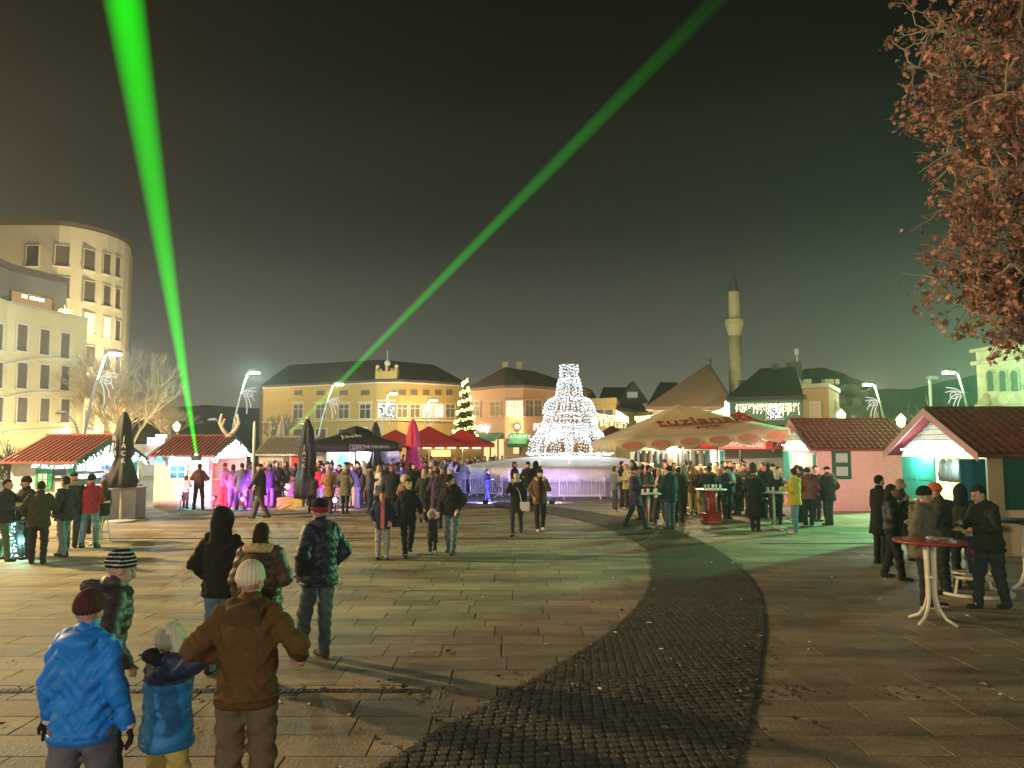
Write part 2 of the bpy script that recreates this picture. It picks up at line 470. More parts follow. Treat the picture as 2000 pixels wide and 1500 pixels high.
class Facade:
    def __init__(s, pts): s.p = [Vector((p[0], p[1], 0)) for p in pts]
    def seg(s, px):
        best = None
        for a, b in zip(s.p, s.p[1:]):
            pa, pb_ = CX + FPX * a.x / a.y * CP, CX + FPX * b.x / b.y * CP
            if min(pa, pb_) - 0.5 <= px <= max(pa, pb_) + 0.5: best = (a, b)
        a, b = best if best else (s.p[0], s.p[1]) if px < 1000 else (s.p[-2], s.p[-1])
        u = (b - a).normalized(); n = Vector((u.y, -u.x, 0))
        return a, u, n
    def win(s, parent, px, py0, py1, w, pane, fm, style='plain', light=None, h=None):
        a, u, n = s.seg(px)
        p0, p1 = hit(px, py0, a, n), hit(px, py1, a, n)
        c = (p0 + p1) / 2; h = h or abs(p0.z - p1.z)
        w = round(w, 2); h = round(h, 2)
        me, pm = window_mesh(w, h, fm, style)
        o = link('window', me, parent, c - parent.location, math.atan2(u.y, u.x))
        pm.build('pane', pane, o)
        return o
    def box(s, parent, name, px0, px1, py0, py1, depth, m, off=0.0):
        a, u, n = s.seg((px0 + px1) / 2)
        q0, q1 = hit(px0, (py0 + py1) / 2, a, n), hit(px1, (py0 + py1) / 2, a, n)
        z1, z0 = hit((px0 + px1) / 2, py0, a, n).z, hit((px0 + px1) / 2, py1, a, n).z
        c = (q0 + q1) / 2; c.z = (z0 + z1) / 2
        b = MB().box((0, -depth / 2 - off, 0), ((q1 - q0).length, depth, z1 - z0))
        return b.build(name, m, parent, loc=c - parent.location, rz=math.atan2(u.y, u.x))
def local(parent, pts): return [(p[0] - parent.location.x, p[1] - parent.location.y) for p in pts]
PANE_DK = mat('pane_dark', (0.05, 0.055, 0.06), 0.25, var=0, spec=0.6)
PANE_BR = mat('pane_shutter', (0.12, 0.10, 0.08), 0.5, var=0.1)
PANE_LIT = emat('pane_lit_warm', (1.0, 0.80, 0.42), 1.3, False)
PANE_PALE = emat('pane_lit_pale', (0.95, 1.0, 0.8), 0.8, False)
PANE_LOW = emat('pane_lit_low', (1.0, 0.62, 0.25), 0.32, False)
FR_W = mat('frame_white', (0.62, 0.58, 0.5), 0.6)
ROOF_DK = mat('roof_dark_tile', (0.07, 0.055, 0.05), 0.8, bump=0.6, bscale=9)
ROOF_RD = mat('roof_brown_tile', (0.22, 0.12, 0.08), 0.8, bump=0.6, bscale=9)
def roof(parent, name, eave, top, faces, m, thick=0.25):
    "eave and top: world points; faces index into eave+top"
    o = parent.location
    v = [Vector(p) - o for p in eave] + [Vector(p) - o for p in top]
    n = len(eave)
    v += [Vector(p) - o - Vector((0, 0, thick)) for p in eave]
    f = list(faces) + [(i, n + len(top) + i, n + len(top) + (i + 1) % n, (i + 1) % n) for i in range(n)]
    f.append(tuple(n + len(top) + i for i in range(n - 1, -1, -1)))
    return MB().add(v, f).build(name, m, parent)

# --- the rounded tower block far left
cream = mat('tower_plaster', (0.64, 0.57, 0.43), 0.85, var=0.08, scale=0.4)
tw = thing('apartment_tower', 'tall cream apartment block with a rounded corner and dark roof edge', 'building', (*W(95, 72), 0))
arc = [W(-140, 71), W(95, 71)]
for t in np.linspace(0, 1, 9)[1:]:
    arc.append(W(95 + (240 - 95) * math.sin(t * math.pi / 2) ** 1.15, 71 + 9.5 * t ** 1.5))
FA = Facade(arc)
ztop = zat(95, 440, 71)
foot = arc + [W(244, 84), W(-140, 100)]
MB().prism(local(tw, foot), 0, ztop).build('wall', cream, tw)
edge = [(p[0], p[1]) for p in local(tw, foot)]
cen = (sum(p[0] for p in edge) / len(edge), sum(p[1] for p in edge) / len(edge))
MB().prism([(cen[0] + (p[0] - cen[0]) * 1.012, cen[1] + (p[1] - cen[1]) * 1.012) for p in edge], ztop, ztop + 0.45).build('roof', mat('tower_coping', (0.12, 0.09, 0.06), 0.8), tw)
for px in (64, 122, 174, 208, 229):
    for r0, lit in ((488, 0), (550, 0), (612, 1), (676, 0), (738, 0), (800, 0)):
        dy = {64: -8, 122: -8, 174: 0, 208: 8, 229: 14}[px]
        FA.win(tw, px, r0 + dy, r0 + dy + 40, 1.15 if px < 190 else 0.95, PANE_LIT if (lit and px in (174, 208)) else PANE_BR if px > 70 else PANE_DK, FR_W)

# --- lower yellow house with the terrace
yel = mat('house_plaster', (0.58, 0.50, 0.31), 0.85, var=0.08, scale=0.5)
lh = thing('terrace_house', 'yellow apartment house with narrow shutters below the tower block', 'building', (*W(160, 60), 0))
lp = [W(-120, 45), W(0, 52.8), W(160, 60)]
FB = Facade(lp)
zb = zat(160, 624, 60)
MB().prism(local(lh, lp + [(-52, 60.0), (-52, 45)]), 0, zb).build('wall', yel, lh)
MB().prism(local(lh, [W(-130, 45.3), W(0, 53), W(161, 60.2), (-51, 60.2), (-51, 45)]), zb, zb + 0.16).build('coping', FR_W, lh)
grey = mat('penthouse_grey', (0.26, 0.24, 0.22), 0.8)
pl_ = [W(-120, 47.5), W(0, 55.5), W(116, 60.5)]
MB().prism(local(lh, pl_ + [(-52, 60.0), (-52, 47)]), zb + 0.16, zb + 2.9).build('penthouse', grey, lh)
MB().prism(local(lh, [(p[0] + .5, p[1] - .7) for p in pl_] + [(-52, 61.0), (-52, 46)]), zb + 2.9, zb + 3.3).build('penthouse_roof', mat('penthouse_roof', (0.16, 0.15, 0.14), 0.8), lh)
FP = Facade(pl_)
FP.win(lh, 62, 576, 606, 3.6, PANE_LOW, mat('frame_bronze', (0.2, 0.15, 0.08)), 'plain')
for px in (41, 46, 57, 62, 68, 74, 79):
    b = FP.box(lh, 'lantern', px - 1.4, px + 1.4, 576 + (px - 41) * .22, 581 + (px - 41) * .22, 0.12, emat('lantern_glow', (1, .85, .45), 8, False), 0.15)
for row, hh, lits in ((652, 50, ()), (722, 48, ()), (788, 46, ())):
    for px, dy in ((-2, -10), (42, -8), (86, 2), (126, 9)):
        k = row + (dy if row < 700 else dy * 0.4 if row < 760 else dy * 0.2)
        FB.win(lh, px, k - 10, k + hh - 8 - (px > 80) * 3, 0.85, PANE_BR, FR_W)
for k, (ya, yb) in enumerate(((714, 704), (778, 771), (846, 838))):  # bands between floors, bent to copy light arcs falling on the wall
    a, u, n = FB.seg(80)
    pts = []
    for i in range(13):
        px = 4 + 150 * i / 12
        p = hit(px, ya + (yb - ya) * i / 12 - (8 if k < 2 else 3) * math.sin(math.pi * i / 12), a, n)
        pts.append(p + n * 0.06 - lh.location)
    MB().tube(pts, 0.09, 5).build('string_course', FR_W, lh)
st = thing('light_star', 'golden many-pointed star of lights on the terrace corner', 'christmas light', at(128, 608, 59.2))
b = MB()
for i in range(22):
    a = 2 * math.pi * i / 22; l = 0.62 if i % 2 else 0.4; q = 0.35 * ((i * 7) % 5 - 2) / 2
    b.tube([(0, 0, 0), (l * math.cos(a), q, l * 0.72 * math.sin(a))], [0.05, 0.015], 4)
b.build('star_ray', emat('star_gold', (1, .72, .22), 4.0, False), st)
MB().bb((-0.9, -0.2, -1.0), (0.9, 0.2, -0.62)).build('planter', mat('planter_dark', (.08, .07, .05)), st)

# --- long yellow town house in the middle
ych = mat('townhall_plaster', (0.44, 0.31, 0.115), 0.85, var=0.1, scale=0.4)
th = thing('long_town_house', 'long two storey yellow house with dark hip roof and parapet gable', 'building', (*W(755, 78), 0))
cp = [W(512, 86), W(733, 78.5), W(778, 78), W(908, 83)]
FC = Facade(cp)
ze = zat(733, 749, 78.5)
MB().prism(local(th, cp + [W(915, 96), W(505, 100)]), 0, ze).build('wall', ych, th)
MB().prism(local(th, [W(509, 85.5), W(733, 78.1), W(778, 77.6), W(911, 82.6), W(915, 96.2), W(505, 100.2)]), ze, ze + 0.35).build('cornice', FR_W, th)
MB().prism(local(th, [W(510, 85.7), W(733, 78.2), W(778, 77.7), W(910, 82.7), W(914, 96), W(506, 100)]), zat(733, 822, 78.5), zat(733, 818, 78.5)).build('string_course', mat('band_pale', (.55, .48, .34)), th)
zr = zat(740, 706, 90)
ev = [(*W(507, 85.3), ze + .36), (*W(733, 77.9), ze + .36), (*W(778, 77.4), ze + .36), (*W(913, 82.4), ze + .36), (*W(917, 96.4), ze + .36), (*W(503, 100.4), ze + .36)]
roof(th, 'roof', ev, [(*W(560, 94), zr), (*W(742, 88), zr), (*W(845, 90), zr - .4)], [(0, 1, 7, 6), (1, 2, 7), (2, 3, 8, 7), (3, 4, 8), (4, 5, 6, 7, 8), (5, 0, 6)], ROOF_DK)
pg = MB()
a, u, n = FC.seg(755)
def onC(px, z, off=0.0):
    p = hit(px, 800, a, n); return (p.x + n.x * off - th.location.x, p.y + n.y * off - th.location.y, z)
q0, q1 = onC(734, 0, 0.3), onC(776, 0, 0.3); q2, q3 = onC(776, 0, -0.35), onC(734, 0, -0.35)
pg.prism([q0[:2], q1[:2], q2[:2], q3[:2]], ze + .37, ze + 1.25)
for f0, f1, z1 in ((734, 739, 1.6), (742, 746, 1.5), (753, 758, 1.8), (764, 768, 1.5), (771, 776, 1.6)):
    p = [onC(f0, 0, .25)[:2], onC(f1, 0, .25)[:2], onC(f1, 0, -.3)[:2], onC(f0, 0, -.3)[:2]]
    pg.prism(p, ze + 1.25, ze + z1)
pg.build('parapet', ych, th)
b = MB()
for px in (736.5, 773.5): b.ball(onC(px, ze + 1.75), 0.22, 8, 5)
b.ball(onC(755.5, ze + 2.1), 0.34, 8, 6).tube([onC(755.5, ze + 2.3), onC(755.5, ze + 3.4)], 0.04, 5)
b.build('finial', FR_W, th)
for px in (583, 627, 672, 714): FC.win(th, px, 762 + (714 - px) * .006, 772, 1.15, PANE_BR, ych, 'plain')
for px in (583, 627, 672, 714): FC.win(th, px, 790, 817, 1.4, PANE_BR if px != 714 else PANE_DK, FR_W, 'hood')
for px in (785, 808, 832, 855, 877): FC.win(th, px, 761, 772, .85, PANE_BR, ych, 'plain')
for px in (785, 810, 834, 856, 879): FC.win(th, px, 790, 815, 1.15, PANE_PALE if px in (834, 856) else PANE_BR, FR_W, 'sash')
dw = FC.win(th, 755, 786, 815, 1.7, PANE_DK, FR_W, 'hood')
b = MB(); r2 = random.Random(5)
for i in range(60): b.octa((r2.uniform(-.8, .8), -.1, r2.uniform(-.7, .7)), 0.06)
b.build('window_lights', emat('bulb_white', (.95, 1, .95), 5, False), dw, kind='stuff')
for px in (540, 583, 627, 672): FC.win(th, px, 838, 868, 1.5, PANE_BR, FR_W, 'plain')

# --- orange corner house with the pizza sign
orp = mat('corner_plaster', (0.52, 0.27, 0.16), 0.85, var=0.1, scale=0.5)
ch = thing('corner_house', 'orange pink corner house with chamfered corner, green awnings and brown hip roof', 'building', (*W(1000, 72), 0))
dp = [W(915, 76), W(986, 72), W(1022, 71.6), W(1152, 78)]
FD = Facade(dp)
zd = zat(986, 760, 72)
MB().prism(local(ch, dp + [W(1160, 88), W(905, 88)]), 0, zd).build('wall', orp, ch)
MB().prism(local(ch, [W(912, 75.7), W(985.5, 71.6), W(1022.5, 71.2), W(1155, 77.7), W(1162, 88.3), W(902, 88.3)]), zd, zd + .3).build('cornice', mat('cornice_orange', (.6, .42, .28)), ch)
zr = zat(1000, 717, 80)
ev = [(*W(909, 75.4), zd + .31), (*W(985, 71.2), zd + .31), (*W(1023, 70.8), zd + .31), (*W(1158, 77.4), zd + .31), (*W(1165, 88.6), zd + .31), (*W(900, 88.6), zd + .31)]
roof(ch, 'roof', ev, [(*W(986, 80), zr), (*W(1042, 81), zr - .3)], [(0, 1, 6), (1, 2, 6), (2, 3, 7, 6), (3, 4, 7), (4, 5, 6, 7), (5, 0, 6)], ROOF_RD)
for px in (987, 1014):
    c = at(px, 715, 80.5) - ch.location
    MB().bb((c.x - .3, c.y - .3, c.z - 1.2), (c.x + .3, c.y + .3, c.z + .3)).bb((c.x - .36, c.y - .36, c.z + .3), (c.x + .36, c.y + .36, c.z + .42)).build('chimney', mat('chimney_brick', (.4, .3, .22)), ch)
for px, p in ((930, PANE_BR), (968, PANE_LOW)): FD.win(ch, px, 785, 812, 1.35, p, mat('frame_pink', (.62, .38, .26)), 'sash')
FD.win(ch, 1005, 783, 813, 1.6, PANE_LIT, mat('frame_pink', (.62, .38, .26)), 'sash')
for px in (1033, 1050, 1072): FD.win(ch, px, 782, 813, .95, PANE_BR, mat('frame_pink', (.62, .38, .26)), 'sash')
grn = mat('awning_green', (0.03, 0.14, 0.07), 0.7)
def awning(px0, px1, py, proj, drop):
    a, u, n = FD.seg((px0 + px1) / 2)
    q0, q1 = hit(px0, py, a, n) - ch.location, hit(px1, py, a, n) - ch.location
    z = q0.z
    v = [q0 + n * .02, q1 + n * .02, q1 + n * proj, q0 + n * proj]
    v = [(p.x, p.y, z - (drop if i > 1 else 0)) for i, p in enumerate(v)]
    v += [(p[0], p[1], p[2] - (.35 if i > 1 else .06)) for i, p in enumerate(v)]
    MB().add(v, [(3, 2, 1, 0), (4, 5, 6, 7), (2, 3, 7, 6), (0, 1, 5, 4), (1, 2, 6, 5), (3, 0, 4, 7)]).build('awning', grn, ch)
    return q0, q1, n, z
awning(925, 984, 846, 1.2, .5)
qa = awning(997, 1034, 846, 1.3, 1.0)
FD.box(ch, 'shop_front', 924, 984, 858, 905, .08, emat('shop_glow', (1, .72, .32), .9), .02)
FD.box(ch, 'shop_front', 1003, 1014, 866, 886, .08, emat('shop_glow', (1, .72, .32), .9), .02)
FD.box(ch, 'shop_door', 1014.5, 1016.5, 866, 888, .1, mat('door_wood', (.1, .05, .03)), .02)
for px in (930, 945, 960, 975): FD.box(ch, 'shop_mullion', px - .7, px + .7, 858, 905, .1, mat('door_wood', (.1, .05, .03)), .1)
def sign(F, parent, name, body, px, py, size, m, off=0.2, **kw):
    a, u, n = F.seg(px); p = hit(px, py, a, n) - parent.location + n * off
    return place_text(name, body, size, m, parent, frame(p, u, (0, 0, 1)), **kw)
SIGN_W = emat('sign_white', (1, .97, .9), 3.0, False)
sign(FD, ch, 'sign_lettering', 'PIZZA', 1058, 835, .95, emat('sign_pizza', (1, .75, .68), 1.6, False), extrude=.05)
sign(FD, ch, 'sign_lettering', 'Galy', 947, 836, .95, SIGN_W, extrude=.05)
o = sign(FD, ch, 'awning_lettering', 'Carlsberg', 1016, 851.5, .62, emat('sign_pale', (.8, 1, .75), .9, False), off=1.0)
c = at(1010, 833, 71.0)
wl_ = MB().tube([(c.x - ch.location.x, c.y + .5 - ch.location.y, c.z - .5), (c.x - ch.location.x, c.y - ch.location.y, c.z - .3), (c.x - ch.location.x, c.y - ch.location.y, c.z)], .04, 5)
wl_.ball((c.x - ch.location.x, c.y - ch.location.y, c.z), .2, 8, 6, mi=1)
wl_.build('wall_lantern', [mat('iron_black', (.02, .02, .02), .5), emat('lantern_warm', (1, .9, .5), 9, False)], ch)
lamp('wall_lantern_light', 'POINT', (c.x, c.y - .45, c.z), 260, (1, .85, .45), None, .1)

# --- small ochre house with cornice, then low pale buildings under light garlands
oc = thing('ochre_house', 'small ochre house end with heavy cornice beside the white light fountain', 'building', (*W(1180, 76), 0))
ep = [W(1140, 77), W(1203, 75)]
FE = Facade(ep); zo = zat(1203, 788, 75)
MB().prism(local(oc, ep + [W(1210, 84), W(1140, 88)]), 0, zo).build('wall', mat('ochre_plaster', (.56, .35, .14), .85), oc)
MB().prism(local(oc, [W(1138, 76.5), W(1205, 74.4), W(1213, 84), W(1138, 88)]), zo, zo + .55).build('cornice', mat('ochre_cornice', (.6, .42, .2), .85), oc)
for px in (1172, 1190): FE.win(oc, px, 800, 822, .9, PANE_BR, FR_W)
lo = thing('low_arcade', 'low pale yellow shop row with narrow openings below the hanging light garland', 'building', (*W(1240, 80), 0))
gp = [W(1203, 77), W(1245, 82), W(1300, 80)]
FG = Facade(gp); zg = zat(1245, 806, 82)
MB().prism(local(lo, gp + [W(1300, 90), W(1203, 90)]), 0, zg).build('wall', mat('arcade_plaster', (.55, .45, .25), .85), lo)
for px in (1208, 1222, 1236, 1262, 1280): FG.win(lo, px, 838, 866, .8, PANE_LOW if px in (1222, 1262) else PANE_BR, FR_W)
MB().prism(local(lo, [W(1201, 76.6), W(1245, 81.5), W(1302, 79.5), W(1300, 90.3), W(1201, 90.3)]), zg, zg + .3).build('roof', ROOF_DK, lo)
ks = thing('round_news_stand', 'small round wooden stand with pointed roof under the light garland', 'stand', (*W(1229, 70), 0))
s_ = 70 / 1480
MB().lathe([(.75, 0), (.75, 2.6)], 12).build('wall', mat('stand_wood', (.35, .25, .14)), ks)
MB().lathe([(1.15, 2.6), (1.15, 2.75), (.9, 3.4), (.1, 4.1), (.02, 4.3)], 12).build('roof', mat('stand_roof', (.25, .2, .1)), ks)

# --- far dim roofs beyond
def far_house(name, label, px0, px1, pye, pyr, Y, wallc, dormer=(), rid=(.3, .7)):
    t = thing(name, label, 'house', (*W((px0 + px1) / 2, Y), 0))
    f = [W(px0, Y), W(px1, Y), W(px1, Y + 9), W(px0, Y + 9)]
    z = zat(px0, pye, Y)
    MB().prism(local(t, f), 0, z).build('wall', wallc, t)
    zr = zat(px0, pyr, Y + 4)
    d = px1 - px0
    ev = [(*W(px0 - 3, Y - .4), z), (*W(px1 + 3, Y - .4), z), (*W(px1 + 3, Y + 9.4), z), (*W(px0 - 3, Y + 9.4), z)]
    roof(t, 'roof', ev, [(*W(px0 + d * rid[0], Y + 4.5), zr), (*W(px0 + d * rid[1], Y + 4.5), zr)], [(0, 1, 5, 4), (1, 2, 5), (2, 3, 4, 5), (3, 0, 4)], ROOF_DK)
    F = Facade(f[:2])
    return t, F, z
t, F, z = far_house('far_house', 'dim far house with two lit attic windows behind the light garland', 1165, 1262, 800, 756, 135, mat('far_wall', (.3, .28, .24), .9), rid=(.15, .62))
c = at(1238, 770, 133)
l_ = [(c.x - 2.6 - t.location.x, 133 - t.location.y), (c.x + 2.6 - t.location.x, 133 - t.location.y)]
b = MB(); b.add([(l_[0][0], l_[0][1], c.z - 1.4), (l_[1][0], l_[1][1], c.z - 1.4), ((l_[0][0] + l_[1][0]) / 2, l_[0][1], c.z + 2.4),
                 (l_[0][0], l_[0][1] + 5, c.z - 1.4), (l_[1][0], l_[1][1] + 5, c.z - 1.4), ((l_[0][0] + l_[1][0]) / 2, l_[0][1] + 5, c.z + 2.4)],
                [(0, 1, 2), (0, 2, 5, 3), (1, 4, 5, 2), (0, 3, 4, 1), (3, 5, 4)])
b.build('dormer', mat('far_dormer', (.4, .38, .32), .9), t)
for px in (1230, 1240):
    p = at(px, 771, 132.9) - t.location
    MB().bb((p.x - .45, p.y - .06, p.z - .5), (p.x + .45, p.y, p.z + .5)).build('window', emat('pane_far', (.9, .95, .75), .22, False), t)
t, F, z = far_house('far_house', 'dim far dark-roofed house beside the mosque roof', 1262, 1345, 800, 746, 120, mat('far_wall', (.3, .28, .24), .9), rid=(.35, .75))
t, F, z = far_house('far_house', 'dim greenish far house with two dormers behind the orange house', 1628, 1720, 788, 762, 95, mat('far_wall_green', (.32, .34, .28), .9), rid=(.2, .8))
for px in (1652, 1668):
    p = at(px, 772, 93.5) - t.location
    b = MB().prism([(p.x - .9, p.y), (p.x + .9, p.y), (p.x + .9, p.y + 3), (p.x - .9, p.y + 3)], p.z - 1.2, p.z + .5)
    b.tube([(p.x, p.y, p.z + .5), (p.x, p.y + 3, p.z + .5)], .9, 8)
    b.build('dormer', mat('far_dormer_green', (.4, .42, .34), .9), t)

# --- mosque with its minaret
mo = thing('mosque', 'small pale mosque with a broad brown hip roof behind the beige parasol', 'mosque', (*W(1350, 70), 0))
mp = [W(1276, 70), W(1424, 70), W(1436, 80), W(1290, 80)]
zm = zat(1276, 798, 70)
MB().prism(local(mo, mp), 0, zm).build('wall', mat('mosque_plaster', (.55, .47, .36), .85), mo)
MB().prism(local(mo, [W(1274, 69.6), W(1426, 69.6), W(1438, 80.3), W(1288, 80.3)]), zm, zm + .14).build('cornice', FR_W, mo)
zr = zat(1388, 712, 75.5)
roof(mo, 'roof', [(*W(1261, 69.2), zm + .15), (*W(1437, 69.2), zm + .15), (*W(1449, 81), zm + .15), (*W(1275, 81), zm + .15)], [(*W(1386, 75), zr), (*W(1391, 75.6), zr)], [(0, 1, 5, 4), (1, 2, 5), (2, 3, 4, 5), (3, 0, 4)], ROOF_RD)
FM = Facade(mp[:2])
b = MB(); p = hit(1383, 812, Vector((*mp[0], 0)), Vector((0, -1, 0))) - mo.location
b.lathe([(.75, -.06), (.75, .06)], 20)
b.v = [(v[0] + p.x, p.y - .05 + v[2], p.z - .3 + v[1]) for v in b.v]
b.build('window', PANE_DK, mo)
b = MB(); p = at(1388, 704, 75.3) - mo.location
b.tube([(p.x, p.y, zr - .2), (p.x, p.y, zr + .7)], .05, 5).ball((p.x, p.y, zr + .35), .12, 6, 4)
b.build('finial', mat('iron_black', (.02, .02, .02), .5), mo)
mn = thing('minaret', 'slender round stone minaret with one balcony and a dark pointed cap', 'minaret', (*W(1440, 77), 0))
s_ = 77 / 1480
z1, z2, z3, z4 = zat(1440, 645, 77), zat(1440, 625, 77), zat(1440, 571, 77), zat(1440, 533, 77)
stone = mat('minaret_stone', (.50, .44, .27), .85, var=.15, scale=1.5)
MB().lathe([(13.6 * s_, 0), (12.2 * s_, z1 - .6)], 20).build('shaft', stone, mn, True)
MB().lathe([(12.2 * s_, z1 - .6), (13.5 * s_, z1 - .2), (17 * s_, z1 + .5), (17.6 * s_, z1 + .55), (17.6 * s_, z2), (16.8 * s_, z2), (16.8 * s_, z2 - .5), (10.2 * s_, z2 - .5)], 20).build('balcony', stone, mn)
MB().lathe([(10.4 * s_, z2 - .5), (10 * s_, z3 - .1), (10.6 * s_, z3 - .1), (10.6 * s_, z3 + .05)], 20).build('upper_shaft', stone, mn, True)
MB().lathe([(11.2 * s_, z3 + .05), (11.2 * s_, z3 + .15), (7 * s_, z3 + 1), (.1, z4), (.04, z4 + .5)], 20).build('cap', mat('minaret_lead', (.09, .09, .08), .6), mn)

# --- teal house with icicle lights, orange house beside it
te = thing('teal_house', 'teal house with steep dark roof, icicle lights and one decorated window', 'house', (*W(1500, 52), 0))
tp = [W(1427, 53), W(1570, 51), W(1585, 62), W(1445, 63)]
FT = Facade(tp[:2]); zt = zat(1427, 783, 53)
MB().prism(local(te, tp), 0, zt).build('wall', mat('teal_plaster', (.16, .24, .20), .85), te)
MB().prism(local(te, [W(1424, 52.5), W(1572, 50.5), W(1587, 62.3), W(1443, 63.3)]), zt, zt + .18).build('cornice', mat('cornice_pale', (.45, .42, .32)), te)
zr = zat(1520, 718, 57)
roof(te, 'roof', [(*W(1420, 52), zt + .19), (*W(1574, 50), zt + .19), (*W(1589, 62.7), zt + .19), (*W(1440, 63.7), zt + .19)], [(*W(1490, 57.5), zr), (*W(1558, 56.5), zr)], [(0, 1, 5, 4), (1, 2, 5), (2, 3, 4, 5), (3, 0, 4)], ROOF_DK)
for px, py, w in ((1452, 752, .3), (1551, 716, .42), (1514, 720, .25)):
    p = at(px, py, 57) - te.location
    MB().bb((p.x - w, p.y - w, p.z - 1.0), (p.x + w, p.y + w, p.z + .35)).build('chimney', mat('chimney_dark', (.12, .1, .09)), te)
p = at(1556, 692, 57) - te.location
MB().tube([(p.x, p.y, p.z - 1.2), (p.x, p.y, p.z)], .04, 5).bb((p.x - .12, p.y - .12, p.z), (p.x + .12, p.y + .12, p.z + .4)).build('antenna', mat('antenna_white', (.7, .7, .66)), te)
tw_ = FT.win(te, 1513, 792, 818, 1.0, PANE_DK, FR_W, 'plain')
b = MB(); r2 = random.Random(9)
for i in range(70): b.octa((r2.uniform(-.45, .45), -.08, r2.uniform(-.42, .42)), 0.03)
b.build('window_lights', emat('bulb_violet', (.9, .85, 1), 6, False), tw_, kind='stuff')
FT.box(te, 'downpipe', 1451, 1452.5, 786, 872, .1, mat('cornice_pale', (.45, .42, .32)), .02)
def icicles(name, label, pts, n, dmin, dmax, r, c, strength, seed, step=.12):
    "a garland: cable along pts with short drops of bulbs"
    t = thing(name, label, 'string lights', pts[0])
    o = Vector(pts[0]); rr = random.Random(seed)
    P = [Vector(p) - o for p in pts]
    MB().tube(P, .012, 4).build('cable', mat('cable_dark', (.03, .03, .03)), t)
    L = [0]
    for a, b_ in zip(P, P[1:]): L.append(L[-1] + (b_ - a).length)
    b = MB()
    for i in range(n):
        s = L[-1] * (i + rr.random() * .6) / n
        k = max(j for j in range(len(L)) if L[j] <= s + 1e-9); k = min(k, len(P) - 2)
        q = P[k].lerp(P[k + 1], (s - L[k]) / max(L[k + 1] - L[k], 1e-6))
        d = rr.uniform(dmin, dmax); z = 0
        while z <= d:
            b.octa((q.x + rr.uniform(-.04, .04), q.y + rr.uniform(-.04, .04), q.z - z), r * rr.uniform(.8, 1.2)); z += step
    b.build('bulbs', emat('bulb_' + name + str(seed), c, strength, False), t, kind='stuff')
    return t
a, u, n = FT.seg(1500)
e0, e1 = hit(1440, 791, a, n) + n * .45, hit(1562, 789, a, n) + n * .45
icicles('icicle_lights', 'warm icicle lights hanging below the eave of the teal house', [e0, e1], 46, .05, .75, .042, (1, .95, .5), 3.5, 1)
ho = thing('orange_house', 'small orange house with parapet blocks right of the teal house', 'house', (*W(1600, 50), 0))
hp = [W(1571, 50.3), W(1622, 49), W(1642, 54), W(1590, 58)]
FH = Facade(hp[:3]); zh = zat(1622, 757, 49)
MB().prism(local(ho, hp), 0, zh).build('wall', mat('orange_plaster', (.50, .31, .15), .85), ho)
MB().prism(local(ho, [W(1569, 49.9), W(1623, 48.5), W(1645, 53.9), W(1590, 58.4)]), zh, zh + .28).build('cornice', mat('cornice_pale', (.45, .42, .32)), ho)
for p0, p1 in ((1571, 1582), (1608, 1625), (1628, 1636)):
    q = at((p0 + p1) / 2, 750, 50) - ho.location; w = (p1 - p0) / 2 / 1480 * 50
    MB().bb((q.x - w, q.y - .3, zh + .28), (q.x + w, q.y + .3, zh + .62)).build('parapet_block', mat('cornice_pale', (.45, .42, .32)), ho)
FH.win(ho, 1594, 786, 816, .62, PANE_LOW, FR_W, 'sash')
FH.win(ho, 1632, 783, 796, .4, PANE_BR, FR_W)

# --- old arched building at the right edge
ag = mat('old_plaster', (.50, .46, .30), .9, var=.35, scale=1.6)
ar = thing('old_arched_building', 'weathered cream building with tall arched openings at the right edge', 'building', (*W(1912, 52), 0))
ap = [W(1915, 52.5), W(2190, 42)]
FI = Facade(ap); zi = zat(1915, 686, 52.5)
MB().prism(local(ar, ap + [(46, 56), W(1950, 62)]), 0, zi).build('wall', ag, ar)
a, u, n = FI.seg(1960)
def bandI(name, py0, py1, d):
    z1, z0 = hit(1915, py0, a, n).z, hit(1915, py1, a, n).z
    q = [Vector((*ap[0], 0)) - u * .25 + n * d, Vector((*ap[1], 0)) + n * d, Vector((*ap[1], 0)) - n * .01, Vector((*ap[0], 0)) - u * .25 - n * .01]
    MB().prism(local(ar, [(p.x, p.y) for p in q]), z0, z1).build(name, ag, ar)
bandI('cornice', 681, 687, .3); bandI('cornice', 705, 712, .25); bandI('string_course', 790, 794, .12)
for px in (1936, 1960, 1983):
    p0, p1 = hit(px, 722, a, n), hit(px, 764, a, n)
    h = p0.z - p1.z; w = .3
    b = MB(); pr = []
    pts = [(-w, -h/2), (w, -h/2)] + [(w * math.cos(t), h/2 - w + w * math.sin(t)) for t in np.linspace(0, math.pi, 9)]
    b.add([(x, -.02, z) for x, z in pts] + [(x, 0.0, z) for x, z in pts], [tuple(range(len(pts))), ] + [(i, len(pts) + i, len(pts) + (i + 1) % len(pts), (i + 1) % len(pts)) for i in range(len(pts))])
    ob = b.build('arched_opening', mat('opening_dark', (.03, .03, .025), .8), ar, loc=(p0 + p1) / 2 - ar.location, rz=math.atan2(u.y, u.x))
    b = MB(); q = [(x * 1.25, -.08, z) for x, z in pts[1:]] + [(pts[0][0] * 1.25, -.08, pts[0][1])]
    b.tube(q, .06, 5).build('arch_moulding', ag, ob)
sign(FI, ar, 'wall_lettering', 'APERTURA', 1998, 757, .42, mat('letter_dark', (.05, .05, .05)), .03)
b = MB()
for i, (dx, r, z) in enumerate(((0, .95, .6), (.25, .8, 1.5), (.4, .5, 2.2), (-.2, .6, 1.4))):
    b.ball((dx * .5, 0, z * .5), r * .5, 10, 7, sc=(1, .7, 1.1))
rs = thing('stone_lion_sculpture', 'weathered tan stone sculpture standing before the arched building', 'sculpture', at(1922, 808, 50))
